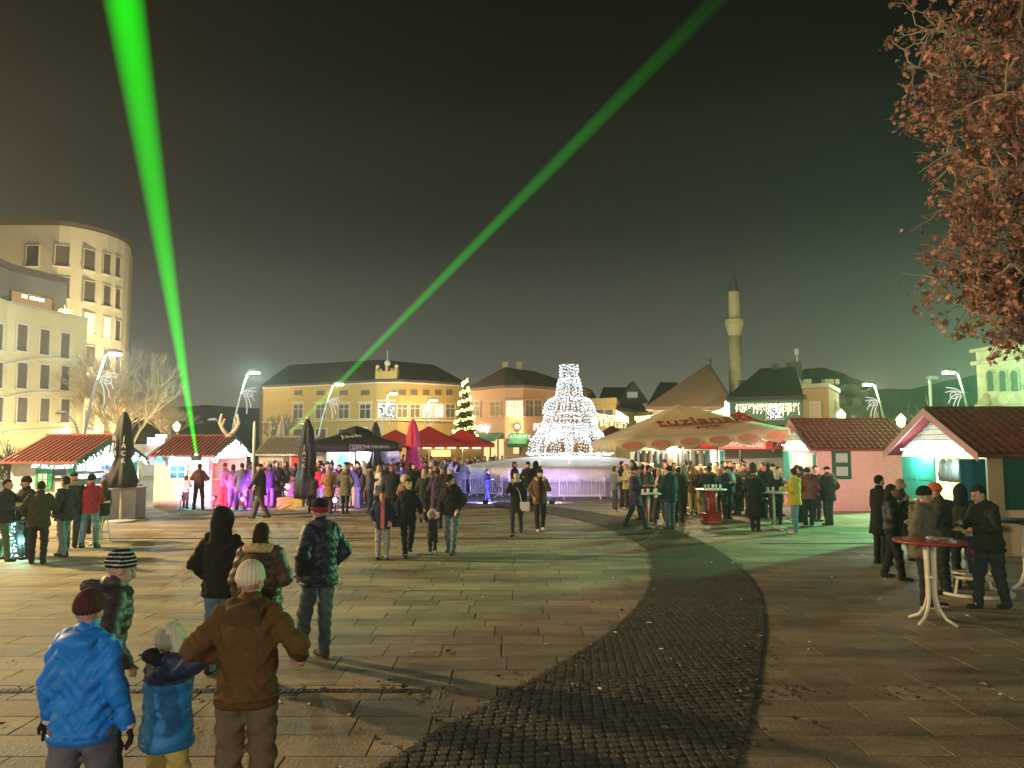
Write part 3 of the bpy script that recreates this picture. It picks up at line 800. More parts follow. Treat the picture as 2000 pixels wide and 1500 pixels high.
b.build('sculpture_body', mat('tan_stone', (.45, .30, .18), .9, bump=.8, bscale=3), rs, True)
MB().bb((-.6, -.5, -rs.location.z), (.6, .5, .1)).build('plinth', ag, rs)

# --- hills
def hill(name, prof, Y, m, depth=20):
    b = MB(); n = len(prof)
    v = []
    for px, py in prof:
        p = at(px, py, Y); v.append((p.x, Y, p.z))
    bk = [(p[0] * 1.1, Y + depth, p[2] * .6) for p in v]; ft = [(p[0] * .97, Y - depth * .5, -.5) for p in v]; b2 = [(p[0] * 1.15, Y + depth * 1.5, -.5) for p in v]
    vs = ft + v + bk + b2
    b.add(vs, [(k * n + i, k * n + i + 1, (k + 1) * n + i + 1, (k + 1) * n + i) for k in range(3) for i in range(n - 1)])
    return b.build(name, m, kind='structure')
hm = mat('hill_woods', (.03, .045, .03), .95, var=.5, scale=.3)
r2 = random.Random(4)
def prof(pts, n, j):
    xs = np.linspace(pts[0][0], pts[-1][0], n)
    return [(x, float(np.interp(x, [p[0] for p in pts], [p[1] for p in pts])) + r2.uniform(-j, j)) for x in xs]
hill('hill', prof([(1540, 745), (1570, 722), (1600, 716), (1640, 728), (1690, 745), (1740, 790)], 26, 1.6), 110, hm)
hill('hill', prof([(1560, 770), (1640, 765), (1740, 758), (1780, 760), (1830, 748), (1880, 738), (1990, 720), (2200, 700), (2500, 720)], 60, 1.5), 150, hm)
hill('hill', prof([(-700, 840), (200, 830), (300, 800), (420, 790), (520, 800), (560, 810), (900, 800), (1180, 795), (1300, 800)], 70, 2), 170, hm)
# ================================================================== street lamps
POLE = mat('pole_grey', (.33, .33, .31), .45, .3, var=.05)
TUBE_M = emat('ornament_tube', (1, .97, .85), .6, False)
def street_lamp(label, ph, pyh, pxb, Y, c, power, lit=True, orn=True, arm=True, H=None, X=None, dx=None, aim=None, spread=105):
    if X is None:
        h = at(ph, pyh, Y); xb = at(pxb, HORIZ, Y).x; H = h.z; dx = h.x - xb
    else: xb = X
    t = thing('street_lamp', label, 'street lamp', (xb, Y, 0), 0, 'street lamps round the square')
    s = 1 if dx > 0 else -1
    pts = [(0, 0, 0), (dx * .03, 0, H * .2), (dx * .13, 0, H * .42), (dx * .34, 0, H * .62), (dx * .64, 0, H * .82), (dx, 0, H)]
    MB().tube(pts, [.11, .10, .09, .08, .07, .06], 8).build('pole', POLE, t, True)
    d = Vector((dx * .36, 0, H * .18)).normalized()
    hd = MB(); e_ = Vector((dx, 0, H))
    for k, (w, q) in enumerate(((.10, 0), (.2, .25), (.2, .7), (.1, .95))): pass
    hd.tube([e_ - d * .1, e_ + Vector((s * .15, 0, .06)), e_ + Vector((s * .55, 0, .1)), e_ + Vector((s * .95, 0, .06))], [.07, .15, .17, .07], 8)
    head = hd.build('lamp_head', POLE, t, True)
    if lit:
        MB().bb((dx + s * .2, -.13, H - .12), (dx + s * .85, .13, H - .03)).build('lens', emat('lens_%02d' % (len(MATS)), c, 60, False), head)
        if aim: lamp('lamp_light', 'SPOT', (dx + s * .5, 0, H - .25), power * 1.9, c, t, .35, spread,  Vector(aim) - Vector((xb, Y, 0)), .5)
        else: lamp('lamp_light', 'POINT', (dx + s * .5, 0, H - .25), power * 1.9, c, t, .12)
    if arm:
        zb = H * .30; h2 = H * .55
        MB().tube([(dx * .05, 0, H * .24), (-s * .12, 0, H * .36), (-s * .5, 0, H * .48), (-s * 1.0, 0, h2)], [.06, .06, .05, .045], 6).build('side_arm', POLE, t, True)
        MB().tube([(-s * .95, 0, h2), (-s * 1.1, 0, h2 + .06), (-s * 1.5, 0, h2 + .05), (-s * 1.65, 0, h2)], [.05, .11, .12, .05], 6).build('side_lamp_head', POLE, t, True)
    if orn:
        S = Vector((dx * .66, -.02, H * .80))
        og = MB(); og.ball(S, .07, 6, 4).tube([S + Vector((-s * .25, 0, .12)), S + Vector((s * .3, 0, .06))], .03, 5)
        og = og.build('ornament', POLE, t)
        for q, (ex, ez, bx, bz) in enumerate(((1.05, .42, .35, .42), (1.1, .12, .5, .35), (.95, -.55, .75, .15), (.72, -1.05, .62, -.1), (.42, -1.5, .5, -.3))):
            a_, b_, c_ = S, S + Vector((s * bx, 0, bz)), S + Vector((s * ex, 0, ez))
            pp_ = [a_ * (1 - u_) ** 2 + b_ * 2 * u_ * (1 - u_) + c_ * u_ ** 2 for u_ in [i / 8 for i in range(1, 9)]]
            MB().tube(pp_, .032, 5).build('light_tube', TUBE_M, og)
        MB().tube([S + Vector((s * (.62 + .2 * math.cos(a)), 0, -.05 + .2 * math.sin(a))) for a in np.linspace(0, 2 * math.pi, 13)], .03, 5).build('light_tube', TUBE_M, og)
    return t
COOL, CYAN, WARM, SOD, GRN = (.93, 1, .93), (.62, 1, .82), (1, .86, .5), (1, .72, .32), (.55, 1, .62)
street_lamp('tall white street lamp leaning right in front of the yellow terrace house', 207, 690, 160, 45, COOL, 1500)
street_lamp('street lamp with greenish glow behind the red-lit hut', 484, 727, 448, 56, CYAN, 2600)
street_lamp('warm street lamp before the left wing of the long yellow house', 651, 750, 618, 66, WARM, 900)
street_lamp('warm street lamp before the parapet gable of the long yellow house', 758, 768, 742, 72, WARM, 450)
street_lamp('warm street lamp before the right wing of the long yellow house', 837, 781, 826, 76, SOD, 450, arm=False)
street_lamp('yellowish street lamp leaning left above the bare shrubs', 1708, 750, 1737, 58, (.95, 1, .55), 1000, arm=False)
street_lamp('green glowing street lamp beside the arched building', 1870, 726, 1906, 46, GRN, 500, arm=False)
# the same lamps stand on along the square outside the picture
street_lamp('warm street lamp on the left side of the square', 0, 0, 0, 19.5, (1, .69, .32), 10500, X=-22.5, dx=1.5, H=8.4, aim=(-5, 20, 0), spread=165)
street_lamp('cool white street lamp left of the yellow terrace house', 0, 0, 0, 37, (1, .93, .66), 1700, X=-33, dx=1.4, H=8.4)
street_lamp('warm street lamp on the near left side of the square', 0, 0, 0, 6.5, (1, .70, .33), 2200, X=-20.5, dx=1.5, H=8.2, aim=(0, 11, 0), spread=140)
street_lamp('green street lamp on the right side of the square', 0, 0, 0, 32.5, (.28, 1, .38), 17000, X=25.4, dx=-1.5, H=6.1, aim=(7, 17, 0), spread=76)
street_lamp('warm street lamp on the left behind the viewer', 0, 0, 0, -21.0, (1, .92, .76), 4200, X=-8.5, dx=1.4, H=6.2, aim=(0, 12, 0), spread=80)
street_lamp('warm street lamp on the right behind the viewer', 0, 0, 0, -23.0, (1, .92, .76), 3400, X=9.5, dx=-1.4, H=6.2, aim=(3, 12, 0), spread=80)
t = thing('camera_pole', 'unlit camera pole standing above the bare shrubs', 'pole', (at(1822, HORIZ, 50).x, 50, 0))
h = at(1822, 742, 50).z
MB().tube([(0, 0, 0), (0, 0, h)], .09, 7).build('pole', POLE, t)
MB().box((.12, -.1, h + .12), (.75, .26, .22), .3).build('camera_housing', mat('housing_white', (.2, .2, .2)), t)
for label, px, py, Y, c in (('round warm wall lantern on the yellow terrace house', 131, 841, 58.5, (1, .78, .25)), ('warm lantern among the trees behind the red-lit hut', 345, 833, 60, (1, .7, .25)),
                            ('yellow lantern between orange house and bare shrubs', 1643, 812, 46, (1, .9, .35)), ('yellow lantern half hidden behind the roof of the pink hut', 1760, 822, 42, (1, .9, .3)),):
    p = at(px, py, Y)
    t = thing('lantern_post', label, 'lantern', (p.x, Y, 0))
    MB().tube([(0, 0, 0), (0, 0, p.z - .3)], .05, 6).build('post', mat('iron_black', (.02, .02, .02), .5), t)
    MB().lathe([(.1, -.35), (.22, -.2), (.26, .1), (.1, .3), (.02, .4)], 10, (0, 0, p.z)).build('globe', emat('globe_%d' % px, c, 7, False), t, True)
    lamp('lantern_light', 'POINT', (0, -.5, p.z), 420, c, t, .15)

# lights washing the two house fronts at the left (the wall lamps the photo shows glowing low on the facade)
for px, Y in ((60, 53), (150, 56)):
    p = at(px, 868, Y)
    t = thing('facade_floodlight', 'small warm floodlight at the foot of the yellow terrace house' if px < 100 else 'small warm floodlight beside the corner of the yellow terrace house', 'floodlight', (p.x + 2.6, Y - .6, 0))
    MB().bb((-.15, -.1, 0), (.15, .1, .25)).build('housing', mat('iron_black', (.02, .02, .02), .5), t)
    lamp('flood', 'SPOT', (0, 0, .45), 800, (1, .70, .24), t, .1, 150, (-5, 3, 9), .8)

for k_, (px, Y) in enumerate(((120, 62.5), (235, 68))):  # added floods that brighten the tower block
    p = at(px, 872, Y)
    t = thing('facade_floodlight', ('warm floodlight in the gap between terrace house and tower block', 'warm floodlight at the foot of the rounded tower block')[k_], 'floodlight', (p.x + 2.5, Y, 0))
    MB().bb((-.15, -.1, 0), (.15, .1, .25)).build('housing', mat('iron_black', (.02, .02, .02), .5), t)
    lamp('flood', 'SPOT', (0, 0, .45), 11500, (1, .76, .38), t, .1, 150, (-5, 7, 12), .8)

p = at(1428, 872, 73)  # added flood that brightens the minaret shaft
t = thing('facade_floodlight', 'warm floodlight at the foot of the minaret', 'floodlight', (p.x, 72, 0))
MB().bb((-.15, -.1, 0), (.15, .1, .25)).build('housing', mat('iron_black', (.02, .02, .02), .5), t)
lamp('flood', 'SPOT', (0, 0, .45), 9000, (1, .80, .34), t, .1, 70, (.6, 4.2, 11), .8)

# ================================================================== the light fountain on its covered basin
FX, FY = at(1112, 872, 42).x, 42.0
bs = thing('covered_fountain_basin', 'round fountain basin covered with pale tarpaulin under the light fountain', 'fountain', (FX, FY, 0))
TARP = mat('tarp_white', (.62, .58, .58), .55, var=.1, bump=.5, bscale=5)
r2 = random.Random(11)
ph = [r2.uniform(0, 6.28) for _ in range(6)]
sag = lambda a, z: 1 + .012 * math.sin(9 * a + ph[0]) + .010 * math.sin(17 * a + ph[1]) + .006 * math.sin(31 * a + ph[2])
MB().lathe([(5.75, .72), (5.8, 1.02), (5.78, 1.28), (5.6, 1.42), (5.0, 1.52), (3.8, 1.68), (2.6, 1.82), (1.2, 1.90), (.05, 1.92)], 96, wob=sag).build('tarpaulin', TARP, bs, True)
MB().lathe([(5.35, 0), (5.35, .9)], 64).build('basin_wall', mat('basin_stone', (.35, .32, .30), .8), bs)
b = MB()
for i in range(64):
    a = 2 * math.pi * i / 64
    b.tube([(5.82 * math.cos(a), 5.82 * math.sin(a), 1.22), (5.9 * math.cos(a), 5.9 * math.sin(a), .5 + .1 * math.sin(i * 2.3))], .015, 4)
b.build('tie_cords', mat('cord_white', (.7, .7, .7)), bs, kind='stuff')
lf = thing('light_fountain', 'tiered fountain made of white light strings on the covered basin', 'light display', (FX, FY, 1.92))
BW = emat('bulb_cold_white', (.80, .95, 1.0), 2.4, False)
STEEL = mat('steel_frame', (.4, .4, .4), .4, .8)
s_ = 42 / 1480
zf = lambda py: at(1112, py, FY).z - 1.92
def strand(pts, step=.17, r=.036, name='light_strand', m=None):
    P = [Vector(p) for p in pts]; b = MB()
    b.tube(P, .008, 3)
    acc = r2.uniform(0, step)
    for a, c in zip(P, P[1:]):
        L = (c - a).length
        while acc < L:
            q = a.lerp(c, acc / L) + Vector((r2.uniform(-.03, .03), r2.uniform(-.03, .03), r2.uniform(-.025, .025)))
            b.octa(q, r * r2.uniform(.75, 1.2), 1); acc += step
        acc -= L
    b.build(name, [mat('cable_clear', (.3, .32, .32)), m or BW], lf)
tiers = [ # (py top, r top, py mid, r mid, py bottom, r bottom, count, fill)
    (712, 15, 716, 18, 738, 18, 24), (738, 17, 744, 22, 776, 27, 32), (776, 30, 788, 46, 806, 52, 44), (803, 40, 815, 50, 832, 54, 44), (828, 44, 838, 58, 852, 66, 44), (826, 34, 842, 36, 862, 36, 26)]
ring = MB()
for (p0, r0, p1, r1, p2, r2_, n) in tiers:
    for k in range(n):
        a = 2 * math.pi * (k + r2.uniform(-.2, .2)) / n
        u = [(r0, p0), ((r0 + r1) / 2 * 1.02, (p0 * .7 + p1 * .3)), (r1, p1), ((r1 + r2_) / 2, (p1 + p2) / 2), (r2_, p2 + r2.uniform(-3, 3))]
        strand([(rr * s_ * math.cos(a), rr * s_ * math.sin(a), zf(pp)) for rr, pp in u])
    for rr, pp in ((r0, p0), (r1, p1), (r2_, p2)):
        ring.tube([(rr * s_ * .97 * math.cos(a), rr * s_ * .97 * math.sin(a), zf(pp)) for a in np.linspace(0, 2 * math.pi, 33)], .025, 4)
for k in range(8):
    a = 2 * math.pi * k / 8
    ring.tube([(2.3 * math.cos(a), 2.3 * math.sin(a), 0), (1.5 * math.cos(a), 1.5 * math.sin(a), 1.6), (.6 * math.cos(a), .6 * math.sin(a), 3.2), (.45 * math.cos(a), .45 * math.sin(a), zf(712))], .035, 5)
ring.build('frame', STEEL, lf)
# arches of the lowest tier
NA = 6
for k in range(NA):
    a0 = -math.pi / 2 + 2 * math.pi * (k + .5) / NA + .12
    for q in range(5):
        rad = 66 + q * 4.0
        hw = (2 * math.pi / NA) * (.5 - .055 * q) * .86
        pts = []
        for u in np.linspace(0, math.pi, 15):
            aa = a0 + hw * math.cos(u) * 1.0
            z = max(0.02, (1.42 - .12 * q) * math.sin(u) ** .8)
            rr = rad * s_ * (1 - .1 * math.sin(u))
            pts.append((rr * math.cos(aa), rr * math.sin(aa), z))
        strand(pts, .17, .035)
for q in range(3):
    rr = (78 + q * 3) * s_
    strand([(rr * math.cos(a), rr * math.sin(a), .05 + .04 * q) for a in np.linspace(0, 2 * math.pi, 60)], .18, .035)
for zz, pw in ((.7, 110), (2.2, 110), (4.2, 60)):
    lamp('fountain_glow', 'POINT', (0, 0, zz), pw, (.86, .97, 1), lf, .05)
for a in (-2.6, -2.0, -1.2, -.55):
    lamp('fountain_glow', 'POINT', (2.2 * math.cos(a), 2.2 * math.sin(a), 1.2), 45, (.86, .97, 1), lf, .03)

# blue floodlights on the ground before the barriers
for px, py, c, pw, aim in ((948, 984, (.22, .20, 1), 1100, (-.3, 3, .5)), (1078, 984, (.7, .5, 1), 380, (0, 3, .5))):
    p = gnd(px, py)
    t = thing('ground_floodlight', 'small blue floodlight on the ground before the barriers beside the boy' if px < 1000 else 'small violet floodlight on the ground behind the barriers', 'floodlight', p)
    MB().bb((-.12, -.08, 0), (.12, .08, .16)).build('housing', mat('iron_black', (.02, .02, .02), .5), t)
    MB().bb((-.1, .08, .03), (.1, .085, .14)).build('lens', emat('lens_flood%d' % px, c, 12, False), t)
    lamp('flood', 'SPOT', (0, .12, .16), pw, c, t, .08, 140, aim, .6)

# ================================================================== christmas tree
cx0, CYY = at(908, 872, 62).x, 62.0
ct = thing('christmas_tree', 'tall conifer wound with golden light garlands behind the red parasols', 'christmas tree', (cx0, CYY, 0))
H_ = at(908, 738, 62).z
MB().tube([(0, 0, 0), (0, 0, H_ * .97)], [.16, .02], 7).build('trunk', mat('trunk_brown', (.08, .05, .03)), ct)
b = MB(); r2 = random.Random(21)
prof_r = lambda z: (1.32 * (1 - (z - 1.2) / (H_ - 1.2)) ** .9 + .05)
z = 1.2
while z < H_:
    R0 = prof_r(z); n = max(5, int(R0 * 22))
    for k in range(n):
        a = 2 * math.pi * (k + r2.random()) / n; L = R0 * r2.uniform(.8, 1.1); dz = -.22 * L + r2.uniform(-.1, .12)
        ca, sa = math.cos(a), math.sin(a); w = .13 * r2.uniform(.7, 1.3)
        b.add([(ca * .1, sa * .1, z), (ca * L * .6 - sa * w, sa * L * .6 + ca * w, z + dz * .4), (ca * L, sa * L, z + dz), (ca * L * .6 + sa * w, sa * L * .6 - ca * w, z + dz * .4 - .05), (ca * L * .55, sa * L * .55, z + dz * .3 + .12)],
              [(0, 1, 4), (1, 2, 4), (2, 3, 4), (3, 0, 4), (0, 3, 2, 1)])
    z += .13
b.build('foliage', mat('fir_green', (.035, .06, .025), .8, rand=.5), ct, kind='stuff')
for g in range(2):
    b = MB(); pts = []
    for i in range(420):
        u = i / 420; z = 1.0 + (H_ - 1.1) * u; a = u * 2 * math.pi * 9.0 + g * 1.1
        r0 = prof_r(max(z, 1.2)) * .98 + .06
        q = (r0 * math.cos(a) + r2.uniform(-.05, .05), r0 * math.sin(a) + r2.uniform(-.05, .05), z + r2.uniform(-.05, .05) - .04 * math.sin(a * 7))
        b.octa(q, r2.uniform(.035, .06))
    b.build('light_garland', emat('bulb_gold', (1, .80, .22), 4.5, False), ct, kind='stuff')
b = MB()
for i in range(26):
    a = r2.uniform(0, 6.28); z = r2.uniform(1.4, H_ * .7); r0 = prof_r(z)
    b.octa((r0 * math.cos(a), r0 * math.sin(a), z), .07)
b.build('baubles', emat('bulb_pink', (1, .4, .4), 3, False), ct, kind='stuff')
b = MB()
for k in range(9):
    a0 = 2 * math.pi * k / 9
    for u in np.linspace(0, math.pi, 14):
        aa = a0 + .33 * math.cos(u); b.octa((1.5 * math.cos(aa), 1.5 * math.sin(aa), .15 + 1.0 * math.sin(u)), .045)
b.build('base_arches', emat('bulb_gold', (1, .8, .22), 4.5, False), ct, kind='stuff')
MB().lathe([(1.45, 0), (1.4, .25), (.3, .3)], 20).build('base', mat('planter_dark', (.08, .07, .05)), ct)
lamp('tree_glow', 'POINT', (0, -1.7, 3.0), 40, (1, .75, .25), ct, .05)

# garlands over the street between ochre house, arcade and mosque
icicles('light_garland', 'thick warm light garland swooping down from the ochre house', [at(1184, 789, 76), at(1200, 800, 76), at(1228, 816, 76)], 46, .2, 1.0, .055, (1, .90, .45), 4, 2, .17)
icicles('light_garland', 'warm light garland across the low arcade left of the news stand', [at(1160, 807, 74), at(1190, 812, 74), at(1222, 813, 74)], 44, .3, 1.3, .05, (1, .90, .45), 3.5, 3, .18)
icicles('light_garland', 'warm light garland from the news stand to the beige parasol', [at(1240, 814, 76), at(1265, 813, 76), at(1300, 806, 76)], 44, .3, 1.2, .055, (1, .90, .45), 3.5, 4, .17)
icicles('light_garland', 'bright light garland curtain between mosque wall and teal house', [at(1385, 808, 66), at(1408, 800, 66), at(1430, 786, 66)], 40, .4, 1.3, .05, (1, .92, .5), 4, 5, .17)
icicles('light_garland', 'light strings hanging straight down at the left corner of the teal house', [at(1415, 786, 60), at(1428, 778, 60)], 14, 1.6, 2.4, .045, (1, .92, .5), 4, 6, .17)
for px, py, Y, pw in ((1210, 822, 72, 700), (1270, 822, 72, 700), (1415, 815, 63, 700)):
    lamp('garland_glow', 'POINT', at(px, py, Y), pw * (.3 if px < 1300 else 2.6), (1, .84, .45), None, .08)

# ================================================================== laser beams in the haze
def beam(label, p0, p1, r0, r1, curve, c):
    p0, p1 = Vector(p0), Vector(p1); L = (p1 - p0).length
    b = MB().lathe([(r0 + (r1 - r0) * k / 12, L * k / 12) for k in range(13)], 24)
    m = bpy.data.materials.new('laser_light_' + label[:5]); m.use_nodes = True
    n, l = m.node_tree.nodes, m.node_tree.links; n.clear()
    o = n.new('ShaderNodeOutputMaterial'); em = n.new('ShaderNodeEmission'); em.inputs[0].default_value = (*c, 1)
    tc = n.new('ShaderNodeTexCoord'); sp = n.new('ShaderNodeSeparateXYZ'); l.new(tc.outputs['Object'], sp.inputs[0])
    dv = n.new('ShaderNodeMath'); dv.operation = 'DIVIDE'; l.new(sp.outputs['Z'], dv.inputs[0]); dv.inputs[1].default_value = L
    fc = n.new('ShaderNodeFloatCurve'); cm = fc.mapping.curves[0]
    mxv = max(v for _, v in curve)
    cm.points[0].location = (0, curve[0][1] / mxv); cm.points[1].location = (1, curve[-1][1] / mxv)
    for x, v in curve[1:-1]: cm.points.new(x, v / mxv)
    fc.mapping.update(); l.new(dv.outputs[0], fc.inputs['Value'])
    # thin towards the rim: 1 - (r / R)^2
    vl = n.new('ShaderNodeVectorMath'); vl.operation = 'MULTIPLY'; vl.inputs[1].default_value = (1, 1, 0); l.new(tc.outputs['Object'], vl.inputs[0])
    le = n.new('ShaderNodeVectorMath'); le.operation = 'LENGTH'; l.new(vl.outputs[0], le.inputs[0])
    ra = n.new('ShaderNodeMapRange'); ra.inputs[3].default_value = r0; ra.inputs[4].default_value = r1; l.new(dv.outputs[0], ra.inputs[0])
    q = n.new('ShaderNodeMath'); q.operation = 'DIVIDE'; l.new(le.outputs['Value'], q.inputs[0]); l.new(ra.outputs[0], q.inputs[1])
    pw = n.new('ShaderNodeMath'); pw.operation = 'POWER'; l.new(q.outputs[0], pw.inputs[0]); pw.inputs[1].default_value = 2.3
    iv = n.new('ShaderNodeMath'); iv.operation = 'SUBTRACT'; iv.inputs[0].default_value = 1; l.new(pw.outputs[0], iv.inputs[1]); iv.use_clamp = True
    m1 = n.new('ShaderNodeMath'); m1.operation = 'MULTIPLY'; l.new(fc.outputs[0], m1.inputs[0]); l.new(iv.outputs[0], m1.inputs[1])
    m2 = n.new('ShaderNodeMath'); m2.operation = 'MULTIPLY'; l.new(m1.outputs[0], m2.inputs[0]); m2.inputs[1].default_value = mxv
    l.new(m2.outputs[0], em.inputs[1]); l.new(em.outputs[0], o.inputs['Volume'])
    ob = b.build('laser_beam', m)
    ob.location = p0; ob.rotation_euler = (p1 - p0).to_track_quat('Z', 'Y').to_euler()
    tag(ob, label, 'laser beam', 'green laser beams over the square')
    return ob
P0, P1 = at(384, 890, 30.3), at(236, -40, 19.5)
beam('broad bright green laser beam rising from the red-lit hut', P0, P1, .06, .60, [(0, 9), (.05, 5.5), (.15, 2.6), (.4, 1.15), (1, .8)], (.0, 1, .0))

P0, P1 = at(566, 846, 36), at(1425, -25, 24)
beam('narrow fading green laser beam slanting to the upper right', P0, P1, .10, .36, [(0, 1.1), (.2, .8), (.42, .52), (.65, .26), (.85, .10), (1, .025)], (.01, 1, .01))
p = at(384, 894, 30.4)
t = thing('laser_projector', 'small laser projector under the eave of the red-lit hut, shining green', 'projector', p)
MB().bb((-.16, -.15, -.12), (.16, .1, .1)).build('housing', mat('iron_black', (.02, .02, .02), .5), t)
MB().lathe([(.05, 0), (.05, .05)], 10, (0, -.05, .1)).build('lens', emat('laser_lens', (.7, 1, .7), 30, False), t)
# ================================================================== trees
LEAF = mat('plane_leaf', (.37, .18, .125), .7, var=.25, scale=8, rand=.55)
BARKP = mat('plane_bark', (.34, .27, .19), .85, var=.3, scale=5)
def leaf_pts(s, droop):
    # five-lobed dry plane leaf, cupped
    ang = [(-1.57, .25), (-.95, .7), (-.6, .5), (-.1, 1.0), (.35, .55), (.75, .95), (1.2, .6), (1.57, 1.15), (1.94, .6), (2.4, .95), (2.8, .55), (3.25, 1.0), (3.75, .5), (4.1, .7)]
    return [(s * r * math.cos(a), s * r * math.sin(a) * .95, s * (.28 * droop * r * r + .1 * math.sin(3 * a))) for a, r in ang]
r2 = random.Random(31)
pt = thing('plane_tree', 'tall plane tree with dry red brown leaves reaching in from the upper right', 'tree', (10.2, 11.6, 0))
O = pt.location
MB().tube([(0, 0, -.1), (.05, 0, 1.5), (-.05, .1, 4), (.1, .1, 7), (.2, 0, 10)], [.42, .34, .3, .24, .14], 12).build('trunk', BARKP, pt, True)
TIPS = [(1850, -30, 11), (1770, 60, 11.8), (1738, 130, 11.2), (1765, 215, 12), (1800, 300, 11.4), (1790, 400, 12.2), (1832, 470, 11.2), (1792, 555, 11.8), (1835, 622, 12.4), (1912, 652, 11.6),
        (1900, 330, 10.6), (1930, 520, 10.8), (1880, 190, 10.4), (1960, 420, 12.6), (1960, 90, 12.8), (1985, 640, 12.4), (1930, 590, 13), (1990, 250, 11.0), (1850, 540, 11.2), (1880, 600, 11.5), (1800, 170, 11.6), (1830, 380, 11.2), (1920, 20, 11.6), (1960, 300, 12.0)]
leaves = []
br = MB()
def wavy(a, b, n, j, sag=0.0):
    L = (b - a).length; out = []
    for i in range(n + 1):
        t = i / n; p = a.lerp(b, t); k = math.sin(math.pi * t) * j * L
        out.append(p + Vector((r2.uniform(-k, k), r2.uniform(-k, k), r2.uniform(-k, k) + sag * L * math.sin(math.pi * t))))
    return out
twigs = MB()
for px, py, Y in TIPS:
    tip = at(px + 42, py - max(0, (py - 500) * .22), Y) - O
    z0 = max(2.9, tip.z - 1.0 - .12 * abs(tip.x))
    a = Vector((r2.uniform(-.15, .1), r2.uniform(-.1, .1), z0))
    limb = wavy(a, tip, 9, .05, .10)
    MB().tube(limb, [.10 * (1 - i / 10) + .012 for i in range(10)], 6).build('branch', BARKP, pt, True)
    L = (tip - a).length
    nb = int(L * 17)
    for k in range(nb):
        t = .18 + .82 * (k + r2.random()) / nb
        i = min(8, int(t * 9)); p = limb[i].lerp(limb[i + 1], t * 9 - i)
        d = Vector((r2.gauss(-.25, .6), r2.gauss(0, .6), r2.gauss(-.1, .65))).normalized()
        l_ = r2.uniform(.35, 1.0) * (1.15 - .45 * t)
        sub = wavy(p, p + d * l_, 4, .07, r2.uniform(-.12, .1))
        twigs.tube(sub, [.018, .014, .010, .008, .005], 4, cap=False)
        for m in range(3):
            q = sub[r2.randrange(1, 5)]
            d2 = (d + Vector((r2.gauss(0, .7), r2.gauss(0, .7), r2.gauss(-.2, .7)))).normalized()
            e2 = q + d2 * r2.uniform(.12, .4)
            twigs.tube([q, q.lerp(e2, .5) + Vector((0, 0, r2.uniform(-.03, .03))), e2], [.007, .005, .003], 3, cap=False)
            if r2.random() < .82:
                for v in range(r2.choice((3, 4, 5, 6))):
                    leaves.append(q.lerp(e2, r2.uniform(.3, 1.05)) + Vector((r2.gauss(0, .05), r2.gauss(0, .05), r2.gauss(-.04, .05))))
        if r2.random() < .55:
            for v in range(2): leaves.append(sub[4] + Vector((r2.gauss(0, .05), r2.gauss(0, .05), r2.gauss(-.05, .05))))
twigs.build('twigs', BARKP, pt, kind='stuff')
lv = MB()
LMS = []
for k in range(6):
    b = MB(); b.add([(0, .1, 0)] + leaf_pts(1, r2.uniform(-.8, .8)), [(0, i, i % 14 + 1) for i in range(1, 15)]); LMS.append((b, b.mesh('leaf', LEAF)))
leaves.sort(key=lambda p: (p + O).y)
for i, p in enumerate(leaves):
    s = r2.uniform(.035, .078)
    q = Matrix.Rotation(r2.uniform(0, 6.28), 4, 'Z') @ Matrix.Rotation(r2.gauss(1.9, .7), 4, 'X') @ Matrix.Rotation(r2.uniform(0, 6.28), 4, 'Z')
    b, me = r2.choice(LMS)
    if i < 300:
        o = link('leaf', me, pt); o.location = p; o.rotation_euler = q.to_euler(); o.scale = (s * 1.15,) * 3
    else: lv.add([p + (q @ (Vector(v) * s)) for v in b.v], b.f)
lv.build('leaves', LEAF, pt, kind='stuff')

def bare_tree(name, label, x, y, H, spread, m, seed, depth=6, up=.35, r0=.22, cat='tree', group=None, fork=.28, kids=3):
    t = thing(name, label, cat, (x, y, 0), 0, group)
    rr = random.Random(seed)
    big, fine = MB(), MB()
    def grow(p, d, L, r, k):
        n = 3; pts = [p]
        for i in range(n):
            d = (d + Vector((rr.gauss(0, .13), rr.gauss(0, .13), rr.gauss(.03, .1)))).normalized()
            pts.append(pts[-1] + d * L / n)
        (big if k < 3 else fine).tube(pts, [r, r * .87, r * .76, r * .66], 6 if k < 2 else 4 if k < 3 else 3, cap=False)
        if k >= depth: return
        for c in range(kids if k else 4):
            ax = Vector((rr.gauss(0, 1), rr.gauss(0, 1), rr.gauss(0, .4))).normalized()
            d2 = (d + ax * spread * rr.uniform(.6, 1.2) + Vector((0, 0, up * rr.random()))).normalized()
            grow(pts[rr.choice((2, 3, 3))], d2, L * rr.uniform(.62, .82), r * .58, k + 1)
    grow(Vector((0, 0, 0)), Vector((0, 0, 1)), H * fork, r0, 0)
    big.build('trunk', m, t, True)
    fine.build('crown', m, t, kind='stuff')
    return t
MIST = mat('bare_bark', (.30, .23, .15), .9)
x = at(278, 872, 58).x
bare_tree('bare_tree', 'large bare misty tree behind the gap between the two left huts', x, 58, 13, .66, MIST, 5, 6, .3, .2, fork=.25, kids=4)
bare_tree('bare_tree', 'smaller bare tree right of the large misty tree', at(318, 872, 66).x, 66, 10, .62, MIST, 8, 6, .3, .13, fork=.25, kids=4)
bare_tree('bare_tree', 'bare tree close beside the rounded tower block', at(238, 872, 63).x, 63, 11, .62, MIST, 12, 6, .3, .13, fork=.25, kids=4)
bare_tree('bare_tree', 'dark bare tree at the left end of the long yellow house', at(545, 872, 70).x, 70, 6.8, .6, mat('bare_bark_dark', (.1, .09, .07), .9), 14, 5, .3, .18)
